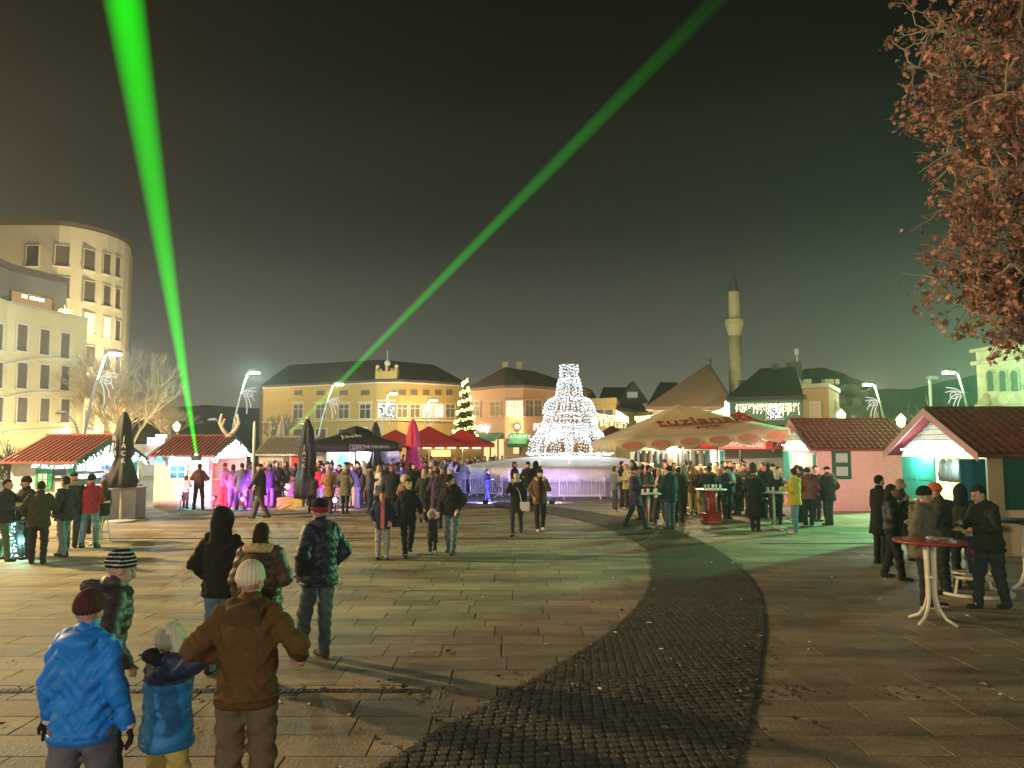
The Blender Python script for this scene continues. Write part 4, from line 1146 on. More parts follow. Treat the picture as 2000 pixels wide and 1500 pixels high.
def shrub(label, px, Y, pyt, hw, c, seed, n=420, cat='shrub', name='bare_shrub', z0=.2):
    t = thing(name, label, cat, (at(px, 872, Y).x, Y, 0), 0, 'shrubs around the square')
    rr = random.Random(seed); H = at(px, pyt, Y).z
    b = MB(); st = MB()
    for i in range(9):
        a = rr.uniform(0, 6.28); st.tube([(0, 0, 0), (.3 * hw * math.cos(a), .3 * hw * math.sin(a), H * .6)], [.05, .02], 4)
    for i in range(n):
        a = rr.uniform(0, 6.28); q = rr.random() ** .6
        o = Vector((q * hw * .75 * math.cos(a), q * hw * .75 * math.sin(a), H * rr.uniform(.25, .72) * (1 - .35 * q)))
        d = Vector((q * math.cos(a) * .9 + rr.gauss(0, .3), q * math.sin(a) * .9 + rr.gauss(0, .3), rr.uniform(.5, 1.2))).normalized()
        L = H * rr.uniform(.12, .3)
        b.tube([o, o + d * L * .5 + Vector((0, 0, .03)), o + d * L + Vector((rr.gauss(0, .05), 0, -L * .12))], [.022, .016, .004], 3, cap=False)
        for s in range(2):
            e2 = o + d * L * rr.uniform(.3, .8)
            b.tube([e2, e2 + (d + Vector((rr.gauss(0, .6), rr.gauss(0, .6), rr.gauss(0, .3)))).normalized() * L * .4], [.012, .003], 3, cap=False)
    st.build('stem', MIST, t); b.build('twigs', mat('shrub_%d' % seed, c, .9, rand=.4), t, kind='stuff')
    return t
shrub('yellowish bare shrub behind the pink hut, left one', 1672, 47, 790, 1.7, (.36, .27, .11), 41)
shrub('yellowish bare shrub behind the pink hut, right one', 1722, 46, 783, 1.6, (.34, .27, .11), 42)
shrub('dark twiggy shrub behind the end of the pink hut roof', 1768, 40, 776, 1.3, (.16, .15, .08), 43)
shrub('pale spiky shrub behind the roof of the beige hut', 1822, 44, 766, 1.5, (.36, .36, .20), 44)
shrub('low pale shrub beside the green glowing street lamp', 1872, 43, 785, 1.4, (.33, .33, .18), 45)
shrub('leafless dark bush at the left edge before the yellow house', 18, 40, 846, 1.7, (.13, .11, .07), 46)
# ================================================================== market huts
TEAL = mat('shutter_teal', (.03, .26, .20), .55, var=.1)
DGRN = mat('shutter_dark_green', (.015, .075, .05), .5, var=.1)
WOODW = mat('board_white', (.68, .68, .64), .6, var=.1, scale=4)
IRON = mat('iron_black', (.02, .02, .02), .5)
def hut(name, label, loc, s, Wd, L, ez, rz_, wallc, roofm, style, over=.28, front=.42, counter=1.0, group='market huts on the square'):
    t = thing(name, label, 'market hut', (*loc, 0), 0, group)
    X = lambda x: s * x
    def bx(nm, x0, x1, y0, y1, z0, z1, m, par=t):
        return MB().bb((X(x0), y0, z0), (X(x1), y1, z1)).build(nm, m, par)
    bx('side_wall', 0, L, 0, .06, 0, ez, wallc); bx('side_wall', 0, L, Wd - .06, Wd, 0, ez, wallc)
    bx('back_wall', L - .06, L, .061, Wd - .061, 0, ez + .1, wallc)
    bx('floor', .05, L - .07, .061, Wd - .061, .02, .08, mat('hut_floor', (.2, .14, .09)))
    bx('counter_front', .0, .05, .061, Wd - .061, 0, counter, wallc)
    bx('counter_top', -.18, .35, .1, Wd - .1, counter + .002, counter + .045, mat('counter_wood', (.3, .2, .12)))
    bx('ceiling', .06, L - .07, .062, Wd - .062, ez - .05, ez - .01, WOODW)
    bx('lintel', -.03, .05, .061, Wd - .061, ez - .16, ez + .02, WOODW)
    # gable of weather boards
    nb = 7; hg = rz_ - ez - .06
    for k in range(nb):
        z0, z1 = ez + .022 + hg * k / nb, ez + .022 + hg * (k + 1) / nb - .012
        y0, y1 = Wd / 2 * (k / nb), Wd / 2 * ((k + 1) / nb)
        b = MB(); v = [(X(.0), y0 + .02, z0), (X(.0), Wd - y0 - .02, z0), (X(.025), Wd - y1 - .02, z1), (X(.025), y1 + .02, z1)]
        v += [(X(.05), p[1], p[2]) for p in v]
        b.add(v, [(0, 1, 2, 3), (7, 6, 5, 4), (0, 4, 5, 1), (1, 5, 6, 2), (2, 6, 7, 3), (3, 7, 4, 0)]).build('gable_board', WOODW, t)
    b = MB(); b.add([(X(L - .03), 0.02, ez + .1), (X(L - .03), Wd - .02, ez + .1), (X(L - .03), Wd / 2, rz_ - .05), (X(L - .09), 0.02, ez + .1), (X(L - .09), Wd - .02, ez + .1), (X(L - .09), Wd / 2, rz_ - .05)], [(0, 1, 2), (5, 4, 3), (0, 3, 4, 1), (1, 4, 5, 2), (2, 5, 3, 0)]).build('rear_gable', wallc, t)
    # roof
    sl = (rz_ - ez) / (Wd / 2); th = .07
    x0, x1 = -front, L + .2
    rf = MB()
    for sd in (0, 1):
        ye = -over if sd == 0 else Wd + over; ze = ez - sl * over; ym = Wd / 2
        rf.add([(X(x0), ye, ze), (X(x1), ye, ze), (X(x1), ym, rz_), (X(x0), ym, rz_), (X(x0), ye, ze + th), (X(x1), ye, ze + th), (X(x1), ym, rz_ + th), (X(x0), ym, rz_ + th)],
               [(0, 1, 2, 3), (4, 7, 6, 5), (0, 4, 5, 1), (3, 2, 6, 7), (0, 3, 7, 4), (1, 5, 6, 2)])
    roof_ = rf.build('roof', roofm, t)
    ln = math.hypot(Wd / 2 + over, sl * (Wd / 2 + over)); ang = math.atan2(sl, 1)
    for sd in (0, 1):
        sg = 1 if sd == 0 else -1
        ye = -over if sd == 0 else Wd + over; ze = ez - sl * over + th
        P = lambda x, v, h: (X(x), ye + sg * v * math.cos(ang) - sg * h * math.sin(ang), ze + v * math.sin(ang) + h * math.cos(ang))
        if style == 'rib':
            n = int((x1 - x0) / .17)
            for k in range(n):
                xa = x0 + .03 + (x1 - x0 - .06) * k / n; w = .07
                b = MB(); v = [P(xa, .0, .002), P(xa + w, .0, .002), P(xa + w * .75, .0, .045), P(xa + w * .25, .0, .045)]
                v += [P(xa, ln, .002), P(xa + w, ln, .002), P(xa + w * .75, ln, .045), P(xa + w * .25, ln, .045)]
                b.add(v, [(0, 1, 2, 3), (7, 6, 5, 4), (0, 4, 5, 1), (1, 5, 6, 2), (2, 6, 7, 3), (3, 7, 4, 0)]).build('roof_rib', roofm, roof_)
        else:
            nx = int((x1 - x0) / .055); b = MB(); vs = []; rows = []
            nc = 9
            for c in range(nc):
                for q, (dv, hh) in enumerate(((0, .035), (.96, .008), (1.0, .004))):
                    row = []
                    for i in range(nx + 1):
                        x = x0 + .01 + (x1 - x0 - .02) * i / nx
                        wv = .016 * (1 + math.sin(2 * math.pi * x / .22))
                        row.append(len(vs)); vs.append(P(x, ln * (c + dv) / nc - .02 * (q == 0) * math.sin(2 * math.pi * x / .22), hh + wv + .01))
                    rows.append(row)
            b.add(vs, [(r0[i], r0[i + 1], r1[i + 1], r1[i]) for r0, r1 in zip(rows, rows[1:]) for i in range(nx)])
            b.build('roof_tiles', roofm, roof_, kind='stuff')
    MB().tube([(X(x0), Wd / 2, rz_ + th + .02), (X(x1), Wd / 2, rz_ + th + .02)], .06, 6).build('ridge_cap', roofm, roof_)
    fm = WOODW if style == 'tile' else mat('fascia_green', (.03, .10, .08), .6)
    if style == 'tile': fm = mat('fascia_rose', (.45, .22, .25), .6)
    for sd in (0, 1):
        sg = 1 if sd == 0 else -1; ye = -over if sd == 0 else Wd + over
        v = [(X(x0 - .025), ye, ez - sl * over - .09), (X(x0 - .025), Wd / 2, rz_ - .09), (X(x0 - .025), Wd / 2, rz_ + th + .03), (X(x0 - .025), ye, ez - sl * over + th + .03)]
        v += [(X(x0 - .002), p[1], p[2]) for p in v]
        MB().add(v, [(0, 1, 2, 3), (7, 6, 5, 4), (0, 4, 5, 1), (1, 5, 6, 2), (2, 6, 7, 3), (3, 7, 4, 0)]).build('barge_board', fm, t)
    return t, X, bx
def shutter(t, X, x0, x1, y0, y1, z0, z1, m, nm='shutter'):
    b = MB().bb((X(x0), y0, z0), (X(x1), y1, z1))
    s_ = b.build(nm, m, t)
    # raised rails
    dx, dy = abs(x1 - x0), abs(y1 - y0); r = MB()
    if dx < dy:
        xo = x0 - .015
        for (a, c, e, f) in ((y0, y1, z0, z0 + .07), (y0, y1, z1 - .07, z1), (y0, y0 + .07, z0 + .07, z1 - .07), (y1 - .07, y1, z0 + .07, z1 - .07), (y0 + .07, y1 - .07, (z0 + z1) / 2 - .03, (z0 + z1) / 2 + .03)):
            r.bb((X(xo), a, e), (X(x0 - .001), c, f))
    else:
        yo = y0 - .015
        for (a, c, e, f) in ((x0, x1, z0, z0 + .07), (x0, x1, z1 - .07, z1), (x0, x0 + .07, z0 + .07, z1 - .07), (x1 - .07, x1, z0 + .07, z1 - .07), (x0 + .07, x1 - .07, (z0 + z1) / 2 - .03, (z0 + z1) / 2 + .03)):
            r.bb((X(a), yo, e), (X(c), y0 - .001, f))
    r.build('shutter_frame', m, s_)
    return s_
def tube_light(t, X, x, y0, y1, z, c, power, strength=20, key=''):
    MB().bb((X(x) - .03, y0, z - .04), (X(x) + .03, y1, z)).build('light_tube', emat('fluorescent_' + key, c, strength, False), t)
    if x < 0:
        for q in (.22, .78): lamp('hut_light', 'POINT', (X(x - .14), y0 + (y1 - y0) * q, z - .22), power * .6, c, t, .05)
        return
    d = bpy.data.lights.new('hut_light', 'AREA'); d.shape = 'RECTANGLE'; d.size = .1; d.size_y = y1 - y0; d.energy = power; d.color = c
    o = bpy.data.objects.new('hut_light', d); col.objects.link(o); o.parent = t; o.location = (X(x), (y0 + y1) / 2, z - .06)
    return o
rred = mat('roof_dark_red', (.22, .022, .03), .8, var=.2, spec=.15)
# --- near right hut
t, X, bx = hut('market_hut', 'beige market hut at the right edge with teal shutters and dark red tiled roof', (10.6, 17.0), 1, 3.7, 7.6, 2.32, 3.27, mat('hut_beige', (.70, .50, .28), .75), rred, 'tile', front=.35)  # unseen length beyond the frame drawn out to block the green lamp
shutter(t, X, -.04, -.005, 2.85, 3.6, 1.06, 2.14, TEAL); shutter(t, X, -.04, -.005, 2.05, 2.83, 1.06, 2.14, TEAL)
shutter(t, X, .35, 1.15, -.045, -.005, 1.02, 2.16, DGRN)
shutter(t, X, -.6, -.03, .02, .06, 1.06, 2.14, mat('shutter_blue', (.03, .16, .24), .5))
MB().bb((X(.95), -.075, 1.55), (X(1.05), -.062, 1.6)).build('latch', mat('latch_white', (.7, .7, .7)), t)
bx('interior_panel', 1.6, 1.65, .1, 3.6, 1.0, 2.2, mat('interior_yellow', (.62, .55, .2)))
bx('interior_cabinet', 1.2, 1.58, .55, 1.75, 1.05, 1.75, TEAL)
bx('fascia_lamp', -.12, -.02, .3, 3.4, 2.2, 2.28, WOODW)
tube_light(t, X, -.2, .4, 3.3, 2.36, (.55, 1, .93), 95, 10, 'teal')
tube_light(t, X, .8, .4, 3.3, 2.25, (.72, 1, .62), 260, 10, 'green')
for k in range(6): bx('floor_board', -.01, -.001, .1 + k * .6, .1 + k * .6 + .57, .05, .98, mat('hut_beige', (.60, .42, .22)))
r2 = random.Random(51)
for k, y in enumerate((1.9, 1.62, 1.35, .75, .55)):
    c = ((.10, .09, .09), (.12, .11, .10), (.16, .14, .14), (.12, .12, .08), (.05, .05, .05))[k]
    b = MB(); h = .55 if k != 3 else .85
    b.lathe([(.03, 0), (.10, -.06), (.17, -.15), (.19, -h * .7), (.15, -h), (.02, -h - .02)], 10, (0, 0, 0), wob=lambda a, z: 1 + .18 * math.sin(3 * a + z * 9))
    b.v = [(v[0] * .55, v[1], v[2]) for v in b.v]
    o = b.build('hanging_bag', mat('bag_%d' % k, c, .6), None, True); o.location = (10.6 + .1, 17 + y, 2.12)
    tag(o, ('dark grey bag hanging at the far end of the teal hut opening', 'brown grey bag hanging second from the teal shutters', 'wide grey bag hanging in the middle of the hut opening', 'long olive bag hanging above the green cabinet', 'small black bag hanging next to the blue shutter')[k], 'bag', 'bags hanging in the near hut')
# --- pink-lit hut
t, X, bx = hut('market_hut', 'pink market hut with dark red roof and green notice board', (11.5, 28.7), 1, 3.6, 3.4, 2.42, 3.42, mat('hut_pink', (.74, .40, .40), .7), rred, 'tile', front=.33)  # white wall; the pink light on it is put into its colour
nbd = shutter(t, X, .55, 1.25, -.05, -.005, 1.2, 2.3, DGRN, 'notice_board')
for z in (1.82, 1.32): MB().bb((X(.68), -.072, z), (X(1.12), -.066, z + .34)).build('notice_sheet', mat('sheet_grey', (.42, .44, .42), .7), nbd)
shutter(t, X, -.04, -.005, 2.75, 3.45, 1.06, 2.2, TEAL); shutter(t, X, -.04, -.005, .08, .3, 1.06, 2.2, TEAL)
bx('interior_panel', 1.5, 1.55, .1, 3.5, 1.0, 2.3, mat('interior_cream', (.7, .68, .5)))
tube_light(t, X, -.15, .4, 3.2, 2.5, (1, 1, .78), 45, 10, 'cream')
tube_light(t, X, .7, .4, 3.2, 2.34, (1, 1, .75), 80, 10, 'cream')
for k in range(4): bx('interior_shelf', 1.3, 1.49, .3, 3.3, 1.15 + k * .28, 1.18 + k * .28, mat('counter_wood', (.3, .2, .12)))
p = Vector((11.0, 20.9, 2.95))  # added fixture that throws a rosy wash onto the next hut's wall
fl = thing('facade_floodlight', 'rosy floodlight under the roof edge of the beige hut, turned to the pink hut', 'floodlight', p)
MB().bb((-.12, -.1, -.02), (.12, .1, .14)).build('housing', IRON, fl)
lamp('flood', 'SPOT', (0, .14, .06), 1300, (1, .55, .55), fl, .06, 110, (2.6, 7.8, -1.6), .8)
# --- third hut behind the beige parasol
t, X, bx = hut('market_hut', 'market hut mostly hidden behind the red soda parasol, teal shutters lit', (10.6, 38.0), 1, 3.6, 3.5, 2.42, 3.4, mat('hut_grey', (.5, .5, .45), .7), rred, 'tile')
shutter(t, X, -.04, -.005, 2.7, 3.4, 1.06, 2.2, TEAL); shutter(t, X, -.04, -.005, .1, .7, 1.06, 2.2, TEAL)
bx('interior_panel', 1.5, 1.55, .1, 3.5, 1.0, 2.3, mat('interior_cream', (.7, .68, .5)))
tube_light(t, X, .5, .4, 3.2, 2.34, (.95, 1, .8), 110, 10, 'cream2')
# --- left hut with striped roof
tin = mat('roof_red_tin', (.20, .075, .068), .45, var=.15, spec=.5)
hw = mat('hut_white', (.62, .60, .56), .7)
t, X, bx = hut('market_hut', 'white market hut with red ribbed roof and fir garlands, left of the black closed parasol', (-13.72, 24.0), -1, 4.1, 2.05, 1.98, 2.72, hw, tin, 'rib', front=.16)
wn_ = shutter(t, X, .72, 1.25, -.045, -.005, 1.08, 1.72, mat('window_green', (.03, .30, .16), .5), 'window')
for k in range(4):
    x = .87 + (k % 2) * .15; z = 1.2 + (k // 2) * .2
    MB().bb((X(x), -.066, z), (X(x + .12), -.061, z + .17)).build('pane', mat('pane_pale', (.45, .6, .5), .3), wn_)
bx('poster', .3, .75, -.03, -.005, 1.35, 1.78, mat('poster_slate', (.08, .09, .12), .4))
bx('poster_print', .45, .62, -.034, -.031, 1.44, 1.50, mat('print_white', (.8, .8, .8)))
shutter(t, X, .02, .24, -.045, -.005, 1.0, 1.9, TEAL)
shutter(t, X, -.05, -.005, 2.75, 3.75, .9, 1.86, TEAL)
sg = MB(); sg.bb((X(-.075), 3.1, 1.35), (X(-.06), 3.45, 1.62)); sg.build('price_sign', mat('sign_yellow', (.55, .45, .1)), t)
bx('banner', -.02, .02, .5, 2.6, 1.62, 1.8, mat('banner_pale', (.6, .62, .8)))
o = place_text('banner_lettering', 'PONUDA', .2, mat('letter_blue', (.05, .08, .5)), t, frame((.03, 1.6, 1.71), (0, 1, 0), (0, 0, 1)))
bx('interior_panel', 1.2, 1.25, .1, 4.0, .9, 1.9, mat('interior_white', (.7, .72, .72)))
for k in range(3): bx('interior_shelf', 1.0, 1.19, .3, 3.8, 1.05 + k * .27, 1.08 + k * .27, WOODW)
tube_light(t, X, -.15, .4, 3.6, 2.02, (.72, 1, .95), 40, 12, 'mint')
tube_light(t, X, .6, .4, 3.6, 1.92, (.85, .95, 1), 110, 12, 'cold')
o = icicles('fir_garland', 'fir garland with cold white lights along the gable of the left hut', [(-13.53, 23.75, 1.86), (-13.53, 26.05, 2.6), (-13.53, 28.35, 1.86)], 60, .03, .22, .022, (.8, 1, .97), 9, 11, .07)
b = MB(); rr = random.Random(3)
for i in range(260):
    u_ = rr.random(); y = 4.6 * u_; z = .74 * (1 - abs(2 * u_ - 1)) + rr.uniform(-.12, .04)
    b.tube([(rr.uniform(-.05, .05), y, z), (rr.uniform(-.1, .1), y + rr.uniform(-.12, .12), z + rr.uniform(-.12, .1))], [.02, .004], 3, cap=False)
b.build('fir_twigs', mat('fir_green', (.035, .06, .025)), o, kind='stuff')
o = icicles('fir_garland', 'cold white light garland along the near eave of the left hut', [(-14.9, 23.68, 1.86), (-14.2, 23.68, 1.8), (-13.6, 23.68, 1.84)], 36, .02, .12, .02, (.8, 1, .97), 8, 12, .06)
# --- hut with the laser, lit pink and red
t, X, bx = hut('market_hut', 'white market hut washed in pink and red light, antlers on its roof', (-12.2, 31.0), -1, 4.0, 2.35, 2.08, 2.80, mat('hut_white_plank', (.66, .62, .60), .7), tin, 'rib', front=.16)
wn_ = shutter(t, X, 1.0, 1.75, -.045, -.005, 1.05, 1.7, mat('window_frame_white', (.7, .68, .66), .5), 'window')
for k in range(4):
    x = 1.1 + (k % 2) * .3; z = 1.15 + (k // 2) * .26
    MB().bb((X(x), -.066, z), (X(x + .25), -.061, z + .22)).build('pane', PANE_DK, wn_)
shutter(t, X, .1, .5, -.045, -.005, 1.0, 1.9, mat('shutter_white', (.65, .6, .6), .5))
bx('interior_panel', 1.4, 1.45, .1, 3.9, .9, 2.0, mat('interior_rose', (.6, .35, .3)))
tube_light(t, X, -.15, .4, 3.5, 2.14, (1, .78, .62), 42, 12, 'rose')
tube_light(t, X, .5, .4, 3.5, 2.0, (1, .35, .4), 60, 8, 'red')
icicles('light_garland', 'warm white light garland filling the gable of the red-lit hut', [(-12.0, 30.7, 1.95), (-12.0, 33.0, 2.7), (-12.0, 35.3, 1.95)], 44, .05, .3, .03, (1, .9, .8), 7, 13, .08)
an = thing('deer_antlers', 'pale deer antler decoration on the ridge of the red-lit hut', 'decoration', (-12.3, 33.0, 2.88))
for sd in (-1, 1):
    b = MB(); b.tube([(0, sd * .05, 0), (sd * .22, sd * .1, .25), (sd * .38, sd * .1, .55), (sd * .30, sd * .1, .95)], [.09, .08, .07, .05], 7)
    b.tube([(sd * .3, sd * .1, .4), (sd * .16, sd * .1, .75)], [.06, .04], 6).build('antler', mat('antler_pale', (.62, .55, .45), .6), an, True)
MB().ball((0, 0, -.02), .16, 8, 6).build('skull_mount', mat('antler_pale', (.62, .55, .45), .6), an, True)
for label, px, py, Y, c, pw, aim, sz in (('cyan stage light under the left eave of the red-lit hut', 314, 903, 30.72, (.03, .70, 1), 1500, (1.6, .35, -.35), 120),
                                     ('red stage light on a short stand before the red-lit hut', 418, 985, 29.2, (1, .06, .14), 800, (.6, 2.2, .9), 150),
                                     ('violet stage light standing between the huts on the left', 476, 992, 28.9, (.5, .1, 1), 420, (.1, 2.5, 1.0), 150),
                                     ('pink stage light by the wall of the red-lit hut', 352, 992, 29.4, (1, .30, .42), 70, (-.3, 1.5, 1.1), 150),
                                     ('violet stage light under the front of the black parasol', 655, 996, 28.3, (.8, .5, 1), 260, (.2, 2.5, 1.2), 150)):
    p = at(px, py, Y); p.z = max(p.z, .0) if Y < 30.5 else p.z
    if Y < 30.5: p.z = 0
    t = thing('stage_light', label, 'stage light', p)
    dz = .35 if Y < 30.5 else 0
    if dz: MB().tube([(0, 0, 0), (0, 0, dz)], .02, 5).lathe([(.16, 0), (.15, .02)], 10).build('stand', IRON, t)
    MB().lathe([(.07, -.1), (.1, 0), (.11, .1)], 10, (0, 0, dz + .1)).build('housing', IRON, t)
    MB().ball((0, -.13, dz + .1), .085 if Y < 30.5 else .13, 8, 6).build('lens', emat('stage_lens_%d' % px, c, 8, False), t)
    lamp('stage_beam', 'SPOT', (aim[0] * .1, aim[1] * .1, dz + .12), pw, c, t, .08, sz, aim, .7)
# --- hut with silver roof
t, X, bx = hut('market_hut', 'cream market hut with silver ribbed roof beside the tall black closed parasol', (-10.1, 37.0), -1, 4.0, 2.2, 2.08, 2.82, mat('hut_cream', (.62, .56, .50), .7), mat('roof_silver_tin', (.45, .43, .36), .4, .3), 'rib', front=.16)
shutter(t, X, 1.1, 1.75, -.045, -.005, 1.0, 1.72, mat('shutter_grey', (.3, .28, .28), .5), 'window')
shutter(t, X, .75, 1.0, -.045, -.005, .3, 1.9, mat('door_grey', (.16, .14, .14), .5), 'door')
bx('red_panel', .05, .62, -.03, -.005, 1.0, 2.0, mat('panel_red', (.5, .04, .06), .5))
tube_light(t, X, .5, .4, 3.5, 2.0, (1, .6, .5), 70, 8, 'rose2')
# --- long bar stall under the beige parasol
t = thing('bar_stall', 'open drinks stall with hanging coats and warm white light behind the beige parasol', 'stall', (6.3, 38.5, 0))
MB().bb((0, 1.9, 0), (4.1, 2.0, 2.5)).build('back_wall', mat('interior_cream', (.7, .68, .5)), t)
MB().bb((0, 0, 0), (4.1, .5, 1.05)).build('counter', mat('counter_wood', (.3, .2, .12)), t)
MB().bb((-.2, -.4, 2.62), (4.25, 2.1, 2.72)).build('roof', WOODW, t)
for x in (.05, 1.4, 2.7, 4.0): MB().bb((x - .04, -.3, 0), (x + .04, -.22, 2.615)).build('post', WOODW, t)
MB().tube([(0.1, 1.2, 2.2), (4.0, 1.2, 2.2)], .02, 5).build('rail', IRON, t)
tube_light(t, lambda x: x, 2.0, .3, 1.6, 2.55, (1, .93, .72), 260, 12, 'stall')
r2 = random.Random(8)
for k in range(12):
    o = MB().lathe([(.02, 0), (.12, -.05), (.17, -.2), (.2, -.7), (.19, -.8)], 8, wob=lambda a, z: 1 + .12 * math.sin(2 * a)).build('hanging_coat', mat('coat_%d' % (k % 4), ((.03, .03, .03), (.08, .05, .03), (.12, .1, .06), (.05, .06, .05))[k % 4], .8), None, True)
    o.location = (6.55 + k * .33, 39.7, 2.2)
    tag(o, 'dark coat hanging from the rail in the drinks stall', 'coat', 'coats hanging in the drinks stall')
# warm lit shop stall under the red parasols
t = thing('bar_stall', 'glowing yellow drinks stall behind the red parasols', 'stall', (at(860, 872, 57).x, 57, 0))
MB().bb((-2.6, 0, 0), (3.2, .3, 1.1)).build('counter', mat('counter_wood', (.3, .2, .12)), t)
MB().bb((-2.6, 1.6, 0), (3.2, 1.7, 2.7)).build('back_wall', mat('stall_brown', (.22, .12, .05)), t)
MB().bb((-2.8, -.3, 2.7), (3.4, 1.8, 2.8)).build('roof', WOODW, t)
for k in range(6): MB().box((-2.1 + k * .95, 1.4, 2.35), (.6, .1, .16)).build('lamp_box', emat('lamp_box_warm', (1, .8, .32), 5, False), t)
MB().box((-.1, 1.5, 1.9), (1.5, .06, .5)).build('lit_panel', emat('panel_gold', (1, .75, .2), 1.4, False), t)
lamp('stall_light', 'POINT', (0, .6, 2.5), 40, (1, .78, .35), t, .1)
lamp('stall_light', 'POINT', (2.5, -.4, 2.5), 40, (1, .78, .35), t, .1)

# ================================================================== parasols
def parasol(name, label, loc, half, ze, za, cm, vm, tilt=(0, 0), rz=0.0, val=.25, scallop=0, polec=None, vent=False, group='open parasols', sag=.07, glow=0):
    t = thing(name, label, 'parasol', loc, rz, group)
    t.rotation_euler = (tilt[0], tilt[1], rz)
    polec = polec or POLE
    n = 10; b = MB(); q = []
    for sd in range(4):
        a = sd * math.pi / 2; ca, sa = math.cos(a), math.sin(a)
        vs, fs = [], []
        for i in range(n + 1):
            r = i / n
            for j in range(n + 1):
                u_ = (j / n * 2 - 1) * r
                z = za + (ze - za) * r - sag * math.sin(math.pi * r) * (1 - .3 * abs(j / n * 2 - 1)) - .05 * r * (1 - (j / n * 2 - 1) ** 2)
                x, y = u_ * half[0 if sd % 2 == 0 else 1], -r * half[1 if sd % 2 == 0 else 0]
                vs.append((x * ca - y * sa, x * sa + y * ca, z))
        fs = [(i * (n + 1) + j, i * (n + 1) + j + 1, (i + 1) * (n + 1) + j + 1, (i + 1) * (n + 1) + j) for i in range(n) for j in range(n)]
        b.add(vs, fs)
    cn = b.build('canopy', cm, t, True)
    mod = cn.modifiers.new('cloth', 'SOLIDIFY'); mod.thickness = .012
    for sd in range(4):
        a = sd * math.pi / 2; ca, sa = math.cos(a), math.sin(a)
        hx, hy = half[0 if sd % 2 == 0 else 1], half[1 if sd % 2 == 0 else 0]
        b = MB(); m = 60; vs = []
        for j in range(m + 1):
            u_ = j / m * 2 - 1
            ztop = ze - .05 * (1 - u_ * u_) + .005
            d = val if not scallop else val * (.55 + .45 * abs(math.sin(math.pi * scallop * (j / m))))
            for z, o in ((ztop, .008), (ztop - d, .03)):
                x, y = u_ * hx, -hy - o; vs.append((x * ca - y * sa, x * sa + y * ca, z))
        b.add(vs, [(2 * j, 2 * j + 1, 2 * j + 3, 2 * j + 2) for j in range(m)])
        v_ = b.build('valance', vm, t, True)
        v_.modifiers.new('cloth', 'SOLIDIFY').thickness = .01
    MB().tube([(0, 0, 0), (0, 0, za - .03)], .045, 8).lathe([(.36, 0), (.36, .06), (.08, .1)], 14).build('pole', polec, t, True)
    if glow: MB().ball((.12, -.1, za - .55), .09, 8, 6).build('lamp_globe', emat('parasol_globe', (1, .85, .55), 6, False), t, True); lamp('parasol_light', 'POINT', (.12, -.1, za - .75), glow, (1, .78, .45), t, .1)
    for k in range(8):
        a = k * math.pi / 4; e_ = Vector((math.cos(a), math.sin(a), 0)); m_ = max(abs(e_.x), abs(e_.y)); e_ = Vector((e_.x / m_ * half[0], e_.y / m_ * half[1], 0)) * .97
        MB().tube([(0, 0, za - .08), (e_.x * .5, e_.y * .5, (za + ze) / 2 - .14), (e_.x, e_.y, ze - .09)], .018, 4).tube([(0, 0, ze - .25), (e_.x * .45, e_.y * .45, (za + ze) / 2 - .1)], .014, 4).build('rib', polec, t)
    if vent:
        MB().lathe([(half[0] * .42, za - (za - ze) * .38), (half[0] * .3, za - .06), (.05, za + .12)], 4).build('vent_cap', cm, t)
    return t
def canvas(name, c, tr):
    m = mat(name, c, .75, var=.06); n, l = m.node_tree.nodes, m.node_tree.links
    o = [q for q in n if q.type == 'OUTPUT_MATERIAL'][0]; b = n['Principled BSDF']
    t = n.new('ShaderNodeBsdfTranslucent'); t.inputs[0].default_value = (*c, 1); mx = n.new('ShaderNodeMixShader'); mx.inputs[0].default_value = tr
    l.new(b.outputs[0], mx.inputs[1]); l.new(t.outputs[0], mx.inputs[2]); l.new(mx.outputs[0], o.inputs[0])
    return m
BEI = canvas('parasol_beige', (.80, .66, .48), .45)
RDV = canvas('parasol_red', (.60, .05, .05), .5)
ORV = mat('parasol_oval', (.60, .20, .12), .7)
BLK = mat('parasol_black', (.018, .016, .022), .65)
t = parasol('open_parasol', 'large beige parasol with red brewery lettering and scalloped edge', (6.75, 29.4, 0), (3.05, 3.0), 2.84, 4.06, BEI, BEI, (0, R(-3.8)), R(2), .42, 6, mat('pole_white', (.62, .58, .5), .5), glow=700)
for k in range(6):
    x = -3.05 + 6.1 * (k + .5) / 6
    b = MB().lathe([(.36, -.005), (.36, .005)], 20); b.v = [(x + v[0], -3.04 - v[2] - (.01 if v[1] > 0 else .022), 2.63 + v[1] * .36) for v in b.v]
    b.build('valance_oval', ORV, t)
nrm = Vector((0, -(4.02 - 2.78), -3.0)).normalized(); upv = Vector((0, 3.0, 1.24)).normalized()
LET = mat('letter_brick', (.30, .045, .03), .7)
place_text('canopy_lettering', 'tuzlanski', 1.0, LET, t, frame((.35, -1.95, 3.345), (1, 0, 0), upv), extrude=.02)
place_text('canopy_lettering', 'pilsner', .33, LET, t, frame((.35, -2.47, 3.115), (1, 0, 0), upv), extrude=.02)
b = MB(); fr_ = frame((.35, -2.24, 3.215), (1, 0, 0), upv)
b.bb((-1.7, -.012, -.02), (1.7, .012, .02)); b.v = [tuple(fr_ @ Vector(v)) for v in b.v]; b.build('letter_rule', LET, t)
t = parasol('open_parasol', 'red parasol with white soda lettering before the pink hut gable', (10.35, 34.6, 0), (2.3, 2.2), 2.75, 4.0, RDV, RDV, (0, 0), 0, .42, 0, glow=300)
LW = mat('letter_white', (.8, .78, .75), .6)
place_text('valance_lettering', 'Coca-Cola', .40, LW, t, frame((-.55, -2.245, 2.53), (1, 0, 0), (0, 0, 1)), shear=.25)
